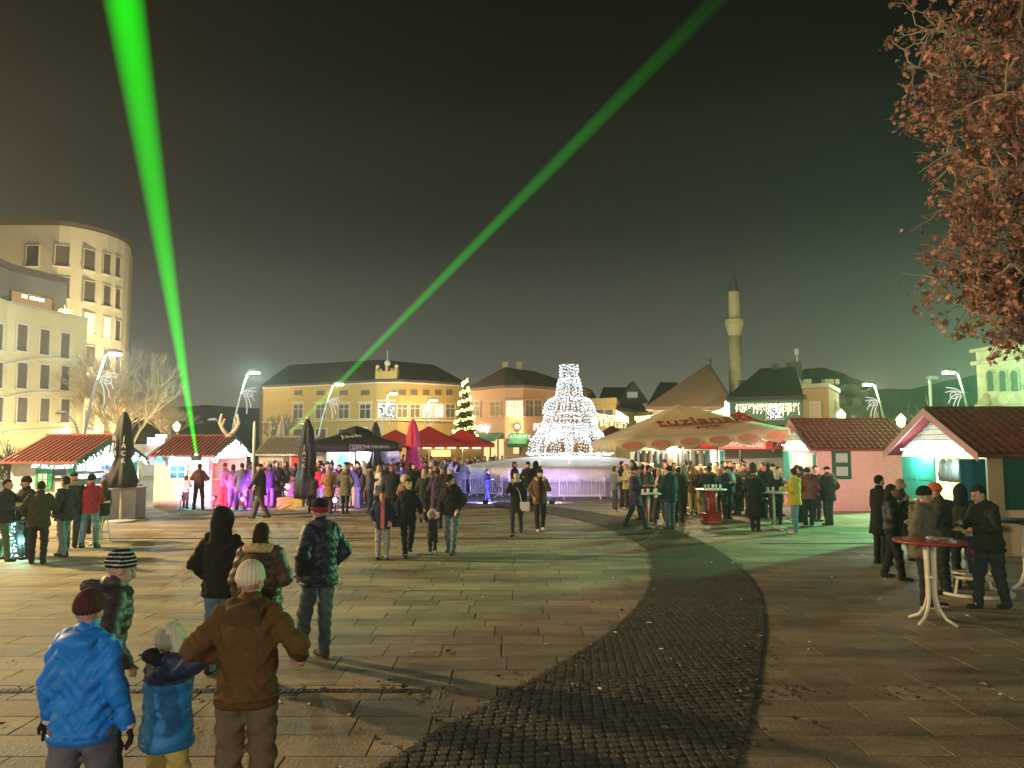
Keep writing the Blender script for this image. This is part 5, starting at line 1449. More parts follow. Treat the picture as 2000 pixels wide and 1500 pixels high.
MB().bb((-1.55, -2.232, 2.32), (.45, -2.222, 2.73)).build('valance_label', mat('label_rose', (.62, .16, .17), .7), t)
for label, px, Y, h, ze, za in (('red parasol of the row, in front of the gold stall', 838, 50, 2.25, 2.62, 3.75), ('red parasol of the row, nearest to the christmas tree', 903, 52, 2.0, 2.62, 3.6), ('red parasol of the row, left behind the red closed parasol', 772, 51, 2.0, 2.6, 3.55)):
    parasol('open_parasol', label, (at(px, 872, Y).x, Y, 0), (h, h), ze, za, RDV, RDV, (0, 0), .12, .22, 0, mat('pole_white', (.62, .58, .5), .5), glow=240)
parasol('open_parasol', 'dark wine red parasol half hidden behind the white light fountain', (at(1196, 872, 52).x, 52, 0), (1.7, 1.7), 2.9, 3.85, mat('parasol_wine', (.16, .02, .04), .7), mat('parasol_wine', (.16, .02, .04), .7), val=.2)
t = parasol('open_parasol', 'wide black parasol with white lettering on its edge', (at(695, 872, 34).x, 34, 0), (1.95, 1.95), 2.56, 3.22, BLK, BLK, (0, 0), R(6), .34, 0, None, True)
LG = mat('letter_grey', (.42, .40, .45), .6)
place_text('valance_lettering', 'THE ORIGINAL', .17, LG, t, frame((1.05, -1.995, 2.40), (1, 0, 0), (0, 0, 1)))
place_text('valance_lettering', 'LUXE', .17, LG, t, frame((.25, -1.995, 2.38), (1, 0, 0), (0, 0, 1)))
b = MB()
for a_, b_ in (((-.05, 2.27), (.55, 2.285)), ((-.05, 2.47), (.55, 2.485)), ((-.05, 2.287), (-.035, 2.468)), ((.535, 2.287), (.55, 2.468))): b.bb((a_[0], -1.992, a_[1]), (b_[0], -1.986, b_[1]))
b.build('label_frame', LG, t)
up2 = Vector((0, 1.95, .66)).normalized()
place_text('canopy_lettering', 'Jack', .55, LG, t, frame((-.1, -1.05, 2.87), Vector((1, .35, .1)), up2), extrude=.02)
# bright stall below the black parasol
t = thing('bar_stall', 'small bright drinks stall under the black parasol', 'stall', (at(695, 872, 36.5).x, 36.5, 0))
MB().bb((-1.7, 1.2, 0), (1.9, 1.3, 2.4)).build('back_wall', mat('interior_white', (.7, .72, .72)), t)
MB().bb((-1.7, 0, 0), (1.9, .4, 1.05)).build('counter', mat('counter_white', (.55, .55, .58)), t)
MB().bb((-1.1, 1.16, 1.3), (-.5, 1.195, 2.1)).build('teal_poster', mat('poster_teal', (.1, .5, .5)), t)
MB().bb((-.2, 1.16, 1.35), (.35, 1.195, 1.95)).build('menu_board', mat('menu_cream', (.65, .6, .5)), t)
lamp('stall_light', 'POINT', (0, .8, 2.3), 330, (.9, .92, 1), t, .1)
MB().box((0, .8, 2.42), (2.2, .14, .06)).build('lamp_box', emat('lamp_box_cold', (.9, .92, 1), 8, False), t)
def closed_parasol(label, loc, H, zb, r, m, text=None, lm=None, base=True, flare=1.25, seed=1):
    t = thing('closed_parasol', label, 'parasol', loc, 0, 'closed parasols')
    rr = random.Random(seed); p1, p2 = rr.uniform(0, 6), rr.uniform(0, 6)
    h = H - zb
    pr = [(.02, H), (.07, H - .05), (r * .55, H - h * .14), (r * .8, H - h * .34), (r * .82, H - h * .5), (r * .72, H - h * .62), (r * .98, H - h * .76), (r * flare, H - h * .93), (r * flare * .85, zb), (r * .3, zb + .02)]
    MB().lathe(pr[::-1], 48, wob=lambda a, z: 1 + (.16 * math.sin(6 * a + p1 + z * 1.3) + .09 * math.sin(11 * a + p2 - z * 3)) * min(1, (H - z) / .5)).build('canopy', m, t, True)
    MB().tube([(0, 0, 0), (0, 0, zb + .2)], .04, 8).build('pole', mat('pole_white', (.62, .58, .5), .5), t, True)
    MB().ball((0, 0, H + .02), .06, 8, 5).build('cap', mat('pole_white', (.62, .58, .5), .5), t, True)
    if base: MB().lathe([(.45, 0), (.45, .05), (.42, .07), (.08, .09)], 20).build('base', mat('concrete_base', (.3, .29, .27), .9), t)
    if text:
        for k, (dx, ts) in enumerate(text):
            for i, chh in enumerate(ts):
                z = H - h * .36 - i * .24
                place_text('canopy_lettering', chh, .22, lm, t, frame((dx, -r * .99, z), (1, 0, 0), (0, 0, 1)))
    return t
p = gnd(235, 1020)
closed_parasol('tall black closed parasol with pale letters before the left hut', p, at(235, 803, p.y).z, at(235, 952, p.y).z, .33, BLK, [(-.14, 'RUM'), (.17, 'JACK')], LG, True, 1.35, 2)
p = at(600, 872, 29.6); p.z = 0
closed_parasol('big black closed parasol beside the silver-roofed hut', p, at(600, 817, 29.6).z, .42, .36, BLK, [(-.02, 'JACK')], LG, True, 1.25, 5)
p = at(733, 872, 37.5); p.z = 0
closed_parasol('small black closed parasol behind the open black parasol', p, at(733, 823, 37.5).z, 1.0, .33, BLK, None, None, True, 1.2, 7)
p = at(806, 872, 35); p.z = 0
closed_parasol('bright red closed parasol rising from the crowd', p, at(806, 818, 35).z, 1.35, .33, mat('parasol_scarlet', (.62, .03, .06), .6), None, None, True, 1.3, 9)
p = at(551, 872, 41.5); p.z = 0
closed_parasol('pale closed parasol standing behind the silver-roofed hut', p, at(551, 818, 41.5).z, 1.4, .36, mat('parasol_pale', (.45, .42, .36), .7), None, None, True, 1.2, 11)
p = at(496, 872, 27); p.z = 0
t = thing('feather_flag', 'slim white furled flag on a pole before the red-lit hut', 'flag', p)
MB().tube([(0, 0, 0), (0, 0, at(496, 930, 27).z)], .025, 6).lathe([(.22, 0), (.2, .03)], 12).build('pole', mat('pole_white', (.62, .58, .5), .5), t)
zt_ = at(496, 822, 27).z
MB().tube([(0, 0, at(496, 945, 27).z), (0, 0, zt_ - .3), (0, 0, zt_ - .08), (0, 0, zt_)], [.045, .055, .04, .012], 8).build('furled_cloth', mat('flag_white', (.75, .72, .70), .7), t, True)

# ================================================================== barriers
def barrier(label, x, y, rz, L=2.1):
    t = thing('crowd_barrier', label, 'barrier', (x, y, 0), rz, 'crowd barriers round the fountain')
    m = mat('barrier_steel', (.62, .62, .64), .45, .15)
    z0, z1, h = .18, 1.1, L / 2
    MB().tube([(-h, 0, z0), (-h, 0, z1 - .1), (-h + .1, 0, z1), (h - .1, 0, z1), (h, 0, z1 - .1), (h, 0, z0), (-h, 0, z0)], .022, 6).build('frame', m, t)
    b = MB(); n = 17
    for k in range(1, n): b.tube([(-h + L * k / n, 0, z0), (-h + L * k / n, 0, z1 - .01)], .012, 4)
    b.build('bars', m, t, kind='stuff')
    for s in (-1, 1): MB().tube([(s * h * .8, -.32, .02), (s * h * .8, 0, .16), (s * h * .8, .32, .02)], .022, 5).build('foot', m, t)
    return t
BL = ('first crowd barrier from the left, turned along the basin', 'crowd barrier lit deep blue beside the boy', 'crowd barrier behind the boy in the blue light', 'crowd barrier behind the woman with the white bag', 'crowd barrier lit violet right of the two walking women', 'last crowd barrier on the right, lit rose')
for k, deg in enumerate((-152, -131, -110, -89.5, -69, -48)):
    a = R(deg); rr_ = 6.75
    barrier(BL[k], FX + rr_ * math.cos(a), FY + rr_ * math.sin(a), a + math.pi / 2)

# ================================================================== tables, counter, props
WHT = mat('painted_cream', (.66, .62, .46), .45)
def cup(label, x, y, z, h=.12, m=None):
    o = MB().lathe([(.028, 0), (.04, h), (.037, h), (.026, .008)], 10).build('cup', m or mat('cup_white', (.75, .73, .7), .5), None, True)
    o.location = (x, y, z); return tag(o, label, 'cup', 'cups on the bar tables')
# foreground red-topped table
p = gnd(1822, 1216); q = p.copy()
t = thing('bar_table', 'tall bar table with red round top and four bent cream legs', 'table', p, R(20), 'bar tables')
MB().lathe([(.02, 1.085), (.44, 1.085), (.465, 1.095), (.47, 1.11), (.465, 1.125), (.45, 1.128), (.02, 1.128)], 40).build('tabletop', mat('tabletop_red', (.30, .035, .03), .22, var=.15, spec=.6), t, True)
for k in range(4):
    a = k * math.pi / 2 + .2; c_, s_2 = math.cos(a), math.sin(a)
    pts = [(r_ * c_, r_ * s_2, z) for r_, z in ((.07, 1.085), (.062, .8), (.055, .5), (.06, .34), (.10, .2), (.19, .08), (.34, .012))]
    MB().tube(pts, [.026] * 5 + [.024, .02], 6).build('leg', WHT, t, True)
MB().lathe([(.07, .6), (.075, .62), (.07, .64)], 14).lathe([(.24, 1.06), (.24, 1.084)], 20).build('collar', WHT, t)
o = MB().lathe([(.035, 0), (.05, .015), (.052, .05), (.045, .05), (.04, .012)], 12).build('ashtray', mat('glass_grey', (.35, .33, .33), .15, spec=.8), None, True); o.location = (p.x, p.y - .02, 1.128)
tag(o, 'small glass ashtray on the red-topped bar table', 'ashtray')
o = MB().box((0, 0, .005), (.26, .18, .008), .4).build('menu_card', mat('card_grey', (.4, .38, .38), .35)); o.location = (p.x + .2, p.y + .12, 1.129)
tag(o, 'pale menu card lying on the red-topped bar table', 'card')
# white table with ring foot and printed skirt
p = gnd(1902, 1160)
t = thing('bar_table', 'white bar table with double ring foot and purple printed skirt', 'table', p, 0, 'bar tables')
MB().lathe([(.02, 1.05), (.43, 1.05), (.45, 1.06), (.45, 1.09), (.43, 1.1), (.02, 1.1)], 36).build('tabletop', mat('tabletop_white', (.68, .66, .6), .35), t, True)
MB().bb((-.06, -.06, .28), (.06, .06, 1.049)).build('post', WHT, t)
for z, rr_ in ((.035, .56), (.30, .42)):
    MB().tube([(rr_ * math.cos(a), rr_ * math.sin(a), z) for a in np.linspace(0, 2 * math.pi, 37)], .028, 7, cap=False).build('foot_ring', WHT, t, True)
for k in range(4):
    a = k * math.pi / 2 + .5
    MB().tube([(.05 * math.cos(a), .05 * math.sin(a), .3), (.42 * math.cos(a), .42 * math.sin(a), .3), (.5 * math.cos(a), .5 * math.sin(a), .04)], .022, 6).build('strut', WHT, t)
sk = MB(); sk.add([(-.17, -.1, .95), (.17, -.14, .95), (.15, -.16, .35), (-.13, -.13, .35), (-.17, -.08, .95), (.17, -.12, .95), (.15, -.14, .35), (-.13, -.11, .35)], [(3, 2, 1, 0), (4, 5, 6, 7), (0, 1, 5, 4), (1, 2, 6, 5), (2, 3, 7, 6), (3, 0, 4, 7)])
sk = sk.build('printed_skirt', mat('skirt_purple', (.045, .02, .10), .6), t)
place_text('skirt_lettering', 'red b', .15, mat('letter_magenta', (.6, .06, .16), .6), sk, frame((0.0, -.128, .72), (1, -.12, 0), (0, 0, 1)))
MB().lathe([(.1, -.004), (.1, .004)], 16).build('skirt_emblem', mat('emblem_orange', (.6, .2, .12), .6), sk).matrix_local = frame((.02, -.142, .55), (1, 0, .1), (0, .1, 1))
cup('white paper cup on the ring-footed table beside the dark-haired man', p.x - .1, p.y - .12, 1.1, .13)
o = MB().box((0, 0, .012), (.3, .2, .02), .3).build('tray', mat('tray_white', (.6, .6, .56), .5)); o.location = (p.x - .22, p.y - .2, 1.1); tag(o, 'white tray on the ring-footed table', 'tray')
# table with dark top cut by the right edge
p = gnd(2012, 1150)
t = thing('bar_table', 'bar table with one bent cream tube leg cut by the right edge', 'table', p, 0, 'bar tables')
MB().lathe([(.02, 1.12), (.45, 1.12), (.46, 1.14), (.45, 1.16), (.02, 1.16)], 30).build('tabletop', mat('tabletop_dark', (.03, .03, .03), .4), t, True)
for a in (3.5, 1.2, 5.5):
    c_, s_2 = math.cos(a), math.sin(a)
    MB().tube([(r_ * c_, r_ * s_2, z) for r_, z in ((.1, 1.12), (.09, .6), (.1, .3), (.2, .12), (.42, .03))], .03, 7).build('leg', WHT, t, True)
# red barrel tables
RB = mat('barrel_red', (.45, .03, .035), .4, var=.08)
for label, px, py, n in (('red barrel-shaped bar table with cups in the middle of the crowd', 1390, 1022, 5), ('red barrel-shaped bar table behind the man in the purple coat', 1266, 1012, 2)):
    p = gnd(px, py)
    t = thing('barrel_table', label, 'table', p, 0, 'red barrel bar tables')
    MB().lathe([(.34, 0), (.35, .02), (.35, .05), (.32, .06), (.31, .27), (.33, .28), (.33, .32), (.2, .33)], 24).build('base', RB, t, True)
    MB().lathe([(.19, .32), (.19, 1.05)], 20).build('column', RB, t, True)
    MB().lathe([(.02, 1.05), (.48, 1.05), (.5, 1.065), (.48, 1.08), (.02, 1.08)], 30).build('tabletop', mat('tabletop_white', (.68, .66, .6), .35), t, True)
    for a in (-2.3, -.85):
        b = MB().lathe([(.12, -.004), (.12, .004)], 14); b.v = [(.195 * math.cos(a + v[0] * 1.2), .195 * math.sin(a + v[0] * 1.2), .6 + v[1] * 1.9) for v in b.v]
        b.build('label_strip', mat('label_cream', (.65, .5, .45), .6), t)
    MB().tube([(.38 * math.cos(a), .38 * math.sin(a), .07) for a in np.linspace(0, 2 * math.pi, 25)], .015, 5, cap=False).build('rail', POLE, t)
    for k in range(n):
        cup(('plastic cup on the red barrel table in the middle of the crowd' if n == 5 else 'plastic cup on the red barrel table behind the purple coat'), p.x - .25 + .12 * k, p.y - .25 + .07 * (k % 2), 1.08, .15, mat('cup_clear', (.6, .58, .56), .25))
# poled bar tables
for label, px, py, h, r_ in (('silver-poled bar table beside the man in the purple coat', 1268, 1030, 1.02, .36), ('cream-poled bar table left of the man in the yellow jacket', 1513, 1034, 1.1, .42), ('thin bar table between the crowd and the beige parasol pole', 1425, 1003, 1.08, .4), ('thin bar table behind the blonde woman', 1350, 998, 1.06, .4), ('thin bar table beside the man in the red jacket', 180, 1062, 1.05, .36)):
    p = gnd(px, py)
    t = thing('bar_table', label, 'table', p, 0, 'bar tables')
    m = POLE if 'silver' in label else WHT
    MB().lathe([(.02, h - .035), (r_, h - .035), (r_ + .01, h - .015), (r_, h), (.02, h)], 28).build('tabletop', mat('tabletop_white', (.68, .66, .6), .35), t, True)
    MB().tube([(0, 0, .02), (0, 0, h - .036)], .035 if 'thin' not in label else .02, 8).build('post', m, t, True)
    for k in range(4):
        a = k * math.pi / 2 + .3; MB().tube([(0, 0, .05), (.42 * math.cos(a), .42 * math.sin(a), .015)], .022, 6).build('foot', m, t)
    if 'silver' in label or 'cream-poled' in label:
        for k in range(3): cup(('cup on the silver-poled bar table' if 'silver' in label else 'cup on the cream-poled bar table left of the yellow jacket'), p.x - .2 + .18 * k, p.y - .1 + .09 * (k % 2), h, .13)
def stool(label, px, py, m):
    p = gnd(px, py); t = thing('bar_stool', label, 'stool', p, 0, 'bar stools')
    MB().lathe([(.02, .72), (.17, .72), (.18, .74), (.17, .77), (.02, .775)], 16).build('seat', mat('stool_seat', (.05, .05, .05), .5), t, True)
    for k in range(4):
        a = k * math.pi / 2 + .6; MB().tube([(.1 * math.cos(a), .1 * math.sin(a), .72), (.22 * math.cos(a), .22 * math.sin(a), .0)], .013, 5).build('leg', m, t)
    MB().tube([(.18 * math.cos(a), .18 * math.sin(a), .25) for a in np.linspace(0, 2 * math.pi, 17)], .01, 4, cap=False).build('foot_ring', m, t)
stool('bar stool carrying the seated woman at the white counter', 197, 1058, POLE); stool('black bar stool left of the beige parasol pole', 1332, 1000, IRON)
stool('black bar stool behind the red barrel table', 1436, 1006, IRON); stool('black bar stool under the cream-poled table', 1490, 1020, IRON)
# white counter with lettering
p = gnd(160, 1020)
t = thing('bar_counter', 'white low bar counter with black lettering before the left hut', 'counter', p)
cw = mat('counter_panel', (.62, .58, .57), .5)
L2 = gnd(264, 1012); d = L2 - p
MB().add([(0, 0, 0), (d.x, d.y, 0), (d.x + .1, d.y + .5, 0), (0.1, .55, 0), (0, 0, 1.0), (d.x, d.y, 1.0), (d.x + .1, d.y + .5, 1.0), (.1, .55, 1.0)], [(3, 2, 1, 0), (4, 5, 6, 7), (0, 1, 5, 4), (1, 2, 6, 5), (2, 3, 7, 6), (3, 0, 4, 7)]).build('front_panel', cw, t)
MB().add([(-.04, -.06, 1.001), (d.x + .04, d.y - .06, 1.001), (d.x + .14, d.y + .56, 1.001), (0.06, .6, 1.001), (-.04, -.06, 1.04), (d.x + .04, d.y - .06, 1.04), (d.x + .14, d.y + .56, 1.04), (.06, .6, 1.04)], [(3, 2, 1, 0), (4, 5, 6, 7), (0, 1, 5, 4), (1, 2, 6, 5), (2, 3, 7, 6), (3, 0, 4, 7)]).build('counter_top', mat('counter_edge', (.7, .68, .66), .4), t)
dn = Vector((d.x, d.y, 0)).normalized(); nn = Vector((dn.y, -dn.x, 0))
q = dn * .78 + nn * .012; place_text('counter_lettering', 'ko', .3, mat('letter_dark', (.05, .05, .05)), t, frame((q.x, q.y, .55), dn, (0, 0, 1)), shear=.2)
for k, x in enumerate((.35, .6, 1.2)): cup('cup standing on the white bar counter', p.x + dn.x * x, p.y + dn.y * x + .2, 1.04, .12)
# bottle table wrapped in lights at the far left
p = gnd(34, 1088)
t = thing('bar_table', 'dark barrel bar table wrapped in glowing mint string lights at the left edge', 'table', p, 0, 'bar tables')
MB().lathe([(.27, 0), (.3, .3), (.3, .8), (.26, 1.08)], 20).build('barrel', mat('barrel_dark', (.02, .035, .035), .5), t, True)
MB().lathe([(.02, 1.08), (.42, 1.08), (.43, 1.1), (.42, 1.12), (.02, 1.12)], 28).build('tabletop', mat('tabletop_teal', (.05, .12, .11), .4), t, True)
b = MB(); r2 = random.Random(77)
for i in range(260):
    a = r2.uniform(3.3, 6.1); z = (i % 13) / 13 * .95 + .08 + r2.uniform(-.02, .02)
    b.octa((.32 * math.cos(a), .32 * math.sin(a), z), r2.uniform(.010, .018))
b.build('string_lights', emat('bulb_mint', (.5, 1, .85), 14, False), t, kind='stuff')
for (x, z) in ((-.12, .95), (.3, .38)): lamp('string_glow', 'POINT', (x, -.42, z), 26, (.4, 1, .75), t, .03)
BG = mat('bottle_green', (.03, .16, .03), .15, spec=.8)
for k in range(9):
    o = MB().lathe([(.032, 0), (.034, .15), (.013, .22), (.013, .28)], 8).build('bottle', BG, None, True)
    o.location = (p.x - .2 + .15 * (k % 3), p.y - .25 + .16 * (k // 3), 1.12)
    tag(o, 'green beer bottle standing among others on the light-wrapped bar table', 'bottle', 'bottles on the light-wrapped table')
# hay bales and the straw figure
HAY = mat('hay', (.50, .33, .12), .9, var=.35, scale=22, bump=1.0, bscale=60)
for label, px, py, d in (('yellow hay bale lying in front under the straw figure', 565, 994, (1.0, .5, .42)), ('second hay bale behind the front one', 588, 984, (.9, .5, .4))):
    p = gnd(px, py); rr = random.Random(px)
    b = MB(); b.box((0, .25, d[2] / 2), d)
    bm = bmesh.new(); me = b.mesh('hay_bale', HAY); bm.from_mesh(me); bmesh.ops.subdivide_edges(bm, edges=bm.edges[:], cuts=5, use_grid_fill=True)
    for v in bm.verts: v.co += Vector((rr.uniform(-.02, .02), rr.uniform(-.02, .02), rr.uniform(-.015, .02)))
    bm.to_mesh(me); bm.free()
    o = link('hay_bale', me); o.location = p; tag(o, label, 'hay bale', 'hay bales')
p = gnd(568, 990); p.z = .42
t = thing('straw_figure', 'crouching straw figure in a pale hooded cloak on the hay bales', 'figure', p + Vector((0, .25, 0)))
MB().lathe([(.36, 0), (.34, .12), (.27, .35), (.18, .55), (.12, .62)], 16, wob=lambda a, z: 1 + .08 * math.sin(7 * a)).build('cloak', mat('cloak_rose', (.45, .33, .26), .85), t, True)
MB().ball((0, -.03, .74), .12, 10, 8).build('head', HAY, t, True)
MB().lathe([(.15, .72), (.15, .8), (.1, .9), (.01, .93)], 12, (0, .02, 0)).build('hood', mat('hood_dark', (.1, .07, .06), .85), t, True)
for s in (-1, 1): MB().tube([(s * .16, -.05, .5), (s * .28, -.2, .32), (s * .12, -.3, .25)], [.07, .06, .05], 7).build('arm', mat('cloak_rose', (.45, .33, .26), .85), t, True)
b = MB(); rr = random.Random(2)
for i in range(30): b.octa((-.18 + rr.uniform(-.08, .08), -.26 + rr.uniform(-.03, .03), rr.uniform(.05, .5)), .018)
b.build('string_lights', emat('bulb_warm', (1, .85, .5), 8, False), t, kind='stuff')
# boy's small bicycle
p = gnd(958, 968)
t = thing('small_bicycle', 'small child bicycle lying before the blue-lit barrier', 'bicycle', p, .2)
for s in (-.36, .36):
    b = MB(); b.tube([(s + .2 * math.cos(a), 0, .22 + .2 * math.sin(a)) for a in np.linspace(0, 2 * math.pi, 19)], .02, 5, cap=False)
    for a in np.linspace(0, math.pi, 5)[:-1]: b.tube([(s - .2 * math.cos(a), 0, .22 - .2 * math.sin(a)), (s + .2 * math.cos(a), 0, .22 + .2 * math.sin(a))], .005, 3)
    b.build('wheel', IRON, t)
FRB = mat('bike_blue', (.03, .05, .3), .4)
MB().tube([(-.36, 0, .22), (-.08, 0, .24), (.26, 0, .46), (-.16, 0, .45), (-.08, 0, .24)], .018, 5).tube([(-.36, 0, .22), (-.16, 0, .45)], .014, 5).tube([(.36, 0, .22), (.26, 0, .46), (.24, 0, .6)], .018, 5).build('frame', FRB, t)
MB().box((-.18, 0, .54), (.2, .1, .05)).tube([(-.17, 0, .45), (-.18, 0, .52)], .014, 5).build('saddle', IRON, t)
MB().tube([(.2, -.22, .62), (.24, 0, .6), (.2, .22, .62)], .014, 5).build('handlebar', IRON, t)
# lit white sign and small shop behind the trees on the left
t = thing('roadside_shop', 'small shop with a bright white sign between the two left huts', 'shop', (at(308, 872, 62).x, 62, 0))
MB().bb((-2.2, 0, 0), (1.6, 2.5, 2.6)).build('wall', mat('shop_wall', (.35, .33, .36), .8), t)
MB().bb((-1.0, -.06, .9), (1.0, -.005, 1.9)).build('window', emat('shop_window_cold', (.8, .85, 1), .7, False), t)
q = at(308, 861, 62) - t.location
MB().bb((q.x - .75, -.2, q.z - .35), (q.x + .55, -.05, q.z + .25)).bb((q.x - .1, -.202, q.z + .252), (q.x + .75, -.05, q.z + .5)).build('sign', emat('sign_cold_white', (.95, .97, 1), 4, False), t)
# ================================================================== people
def surface_nets(F, xs, ys, zs):
    S = F < 0
    nx, ny, nz = F.shape
    c = np.zeros((nx - 1, ny - 1, nz - 1), np.int8)
    for i in (0, 1):
        for j in (0, 1):
            for k in (0, 1): c += S[i:nx - 1 + i, j:ny - 1 + j, k:nz - 1 + k]
    act = (c > 0) & (c < 8)
    idx = np.argwhere(act)
    if len(idx) == 0: return np.zeros((0, 3)), np.zeros((0, 4), int)
    vid = -np.ones(act.shape, np.int64); vid[act] = np.arange(len(idx))
    acc = np.zeros((len(idx), 3)); cnt = np.zeros(len(idx))
    I, J, K = idx.T
    ax = (xs, ys, zs)
    corners = [(0,0,0),(1,0,0),(0,1,0),(1,1,0),(0,0,1),(1,0,1),(0,1,1),(1,1,1)]
    for a, b in ((0,1),(2,3),(4,5),(6,7),(0,2),(1,3),(4,6),(5,7),(0,4),(1,5),(2,6),(3,7)):
        ca, cb = corners[a], corners[b]
        fa = F[I + ca[0], J + ca[1], K + ca[2]]; fb = F[I + cb[0], J + cb[1], K + cb[2]]
        m = (fa < 0) != (fb < 0)
        t = np.where(m, fa / np.where(np.abs(fa - fb) < 1e-12, 1, fa - fb), 0)
        for q, (arr, ind) in enumerate(zip(ax, (I, J, K))):
            pa, pb = arr[ind + ca[q]], arr[ind + cb[q]]
            acc[:, q] += np.where(m, pa + (pb - pa) * t, 0)
        cnt += m
    V = acc / cnt[:, None]
    quads = []
    for axis in range(3):
        sl0 = [slice(None)] * 3; sl1 = [slice(None)] * 3
        sl0[axis] = slice(0, -1); sl1[axis] = slice(1, None)
        A, B = S[tuple(sl0)], S[tuple(sl1)]
        e = np.argwhere(A != B)
        if len(e) == 0: continue
        o1, o2 = [(1, 2), (2, 0), (0, 1)][axis]
        ok = (e[:, o1] > 0) & (e[:, o2] > 0) & (e[:, o1] < F.shape[o1] - 1) & (e[:, o2] < F.shape[o2] - 1)
        e = e[ok]
        flip = A[tuple(e.T)]
        def cell(d1, d2):
            q = e.copy(); q[:, o1] -= d1; q[:, o2] -= d2
            return vid[q[:, 0], q[:, 1], q[:, 2]]
        q = np.stack([cell(1, 1), cell(0, 1), cell(0, 0), cell(1, 0)], 1)
        q = np.where(flip[:, None], q, q[:, ::-1])
        quads.append(q)
    return V, np.vstack(quads)

class Field:
    def __init__(s, xs, ys, zs):
        s.xs, s.ys, s.zs = xs, ys, zs
        s.F = np.ones((len(xs), len(ys), len(zs)), np.float32)
    def sub(s, lo, hi):
        r = []
        for a, l_, h_ in zip((s.xs, s.ys, s.zs), lo, hi):
            r.append(slice(max(0, np.searchsorted(a, l_) - 1), min(len(a), np.searchsorted(a, h_) + 1)))
        X, Y, Z = s.xs[r[0]][:, None, None], s.ys[r[1]][None, :, None], s.zs[r[2]][None, None, :]
        return tuple(r), X, Y, Z
    def union(s, r, d, k):
        a = s.F[r]
        if a.size == 0: return
        if k <= 0: s.F[r] = np.minimum(a, d); return
        h = np.clip(.5 + .5 * (a - d) / k, 0, 1)
        s.F[r] = a * (1 - h) + d * h - k * h * (1 - h)
    def cap(s, a, b, ra, rb, k=.03, sy=1.0):
        a, b = np.asarray(a, float), np.asarray(b, float); m = max(ra, rb) + .06
        r, X, Y, Z = s.sub(np.minimum(a, b) - m, np.maximum(a, b) + m)
        ba = b - a; L = max(ba @ ba, 1e-8)
        h = np.clip(((X - a[0]) * ba[0] + (Y - a[1]) * ba[1] + (Z - a[2]) * ba[2]) / L, 0, 1)
        d = np.sqrt((X - a[0] - h * ba[0]) ** 2 + (Y - a[1] - h * ba[1]) ** 2 + (Z - a[2] - h * ba[2]) ** 2) - (ra + (rb - ra) * h)
        s.union(r, d, k)
    def ell(s, c, rad, M=None, k=.02, neg=False):
        c = np.asarray(c, float); rad = np.asarray(rad, float); m = rad.max() + .05
        r, X, Y, Z = s.sub(c - m, c + m)
        x, y, z = X - c[0], Y - c[1], Z - c[2]
        if M is not None:
            x, y, z = (M[0, 0] * x + M[1, 0] * y + M[2, 0] * z), (M[0, 1] * x + M[1, 1] * y + M[2, 1] * z), (M[0, 2] * x + M[1, 2] * y + M[2, 2] * z)
        k0 = np.sqrt((x / rad[0]) ** 2 + (y / rad[1]) ** 2 + (z / rad[2]) ** 2)
        k1 = np.sqrt((x / rad[0] ** 2) ** 2 + (y / rad[1] ** 2) ** 2 + (z / rad[2] ** 2) ** 2) + 1e-6
        d = k0 * (k0 - 1) / k1
        if neg:
            a = s.F[r]; s.F[r] = np.maximum(a, -d)
        else: s.union(r, d, k)
    def stack(s, zt, cx, cy, rx, ry, k=.04, p=2.4, mod=None):
        zt, cx, cy, rx, ry = map(np.asarray, (zt, cx, cy, rx, ry))
        m = .08
        r, X, Y, Z = s.sub((( cx - rx).min() - m, (cy - ry).min() - m, zt.min() - .02), ((cx + rx).max() + m, (cy + ry).max() + m, zt.max() + .02))
        z = Z[0, 0]
        f = lambda v: np.interp(z, zt, v)[None, None, :]
        RX, RY = f(rx), f(ry); x, y = (X - f(cx)) / RX, (Y - f(cy)) / RY
        q = (np.abs(x) ** p + np.abs(y) ** p) ** (1 / p)
        d = (q - 1) * np.minimum(RX, RY)
        if mod is not None: d = d + mod(X, Y, Z)
        d = np.maximum(d, np.maximum(zt[0] - Z, Z - zt[-1]))
        s.union(r, d, k)

def axis_pts(lo, hi, step, f_lo=None, f_hi=None, fine=None):
    if fine is None: return np.arange(lo, hi + step, step)
    a = list(np.arange(lo, f_lo, step)); b = list(np.arange(f_lo, f_hi, fine)); c = list(np.arange(f_hi, hi + step, step))
    return np.array(a + b + c)

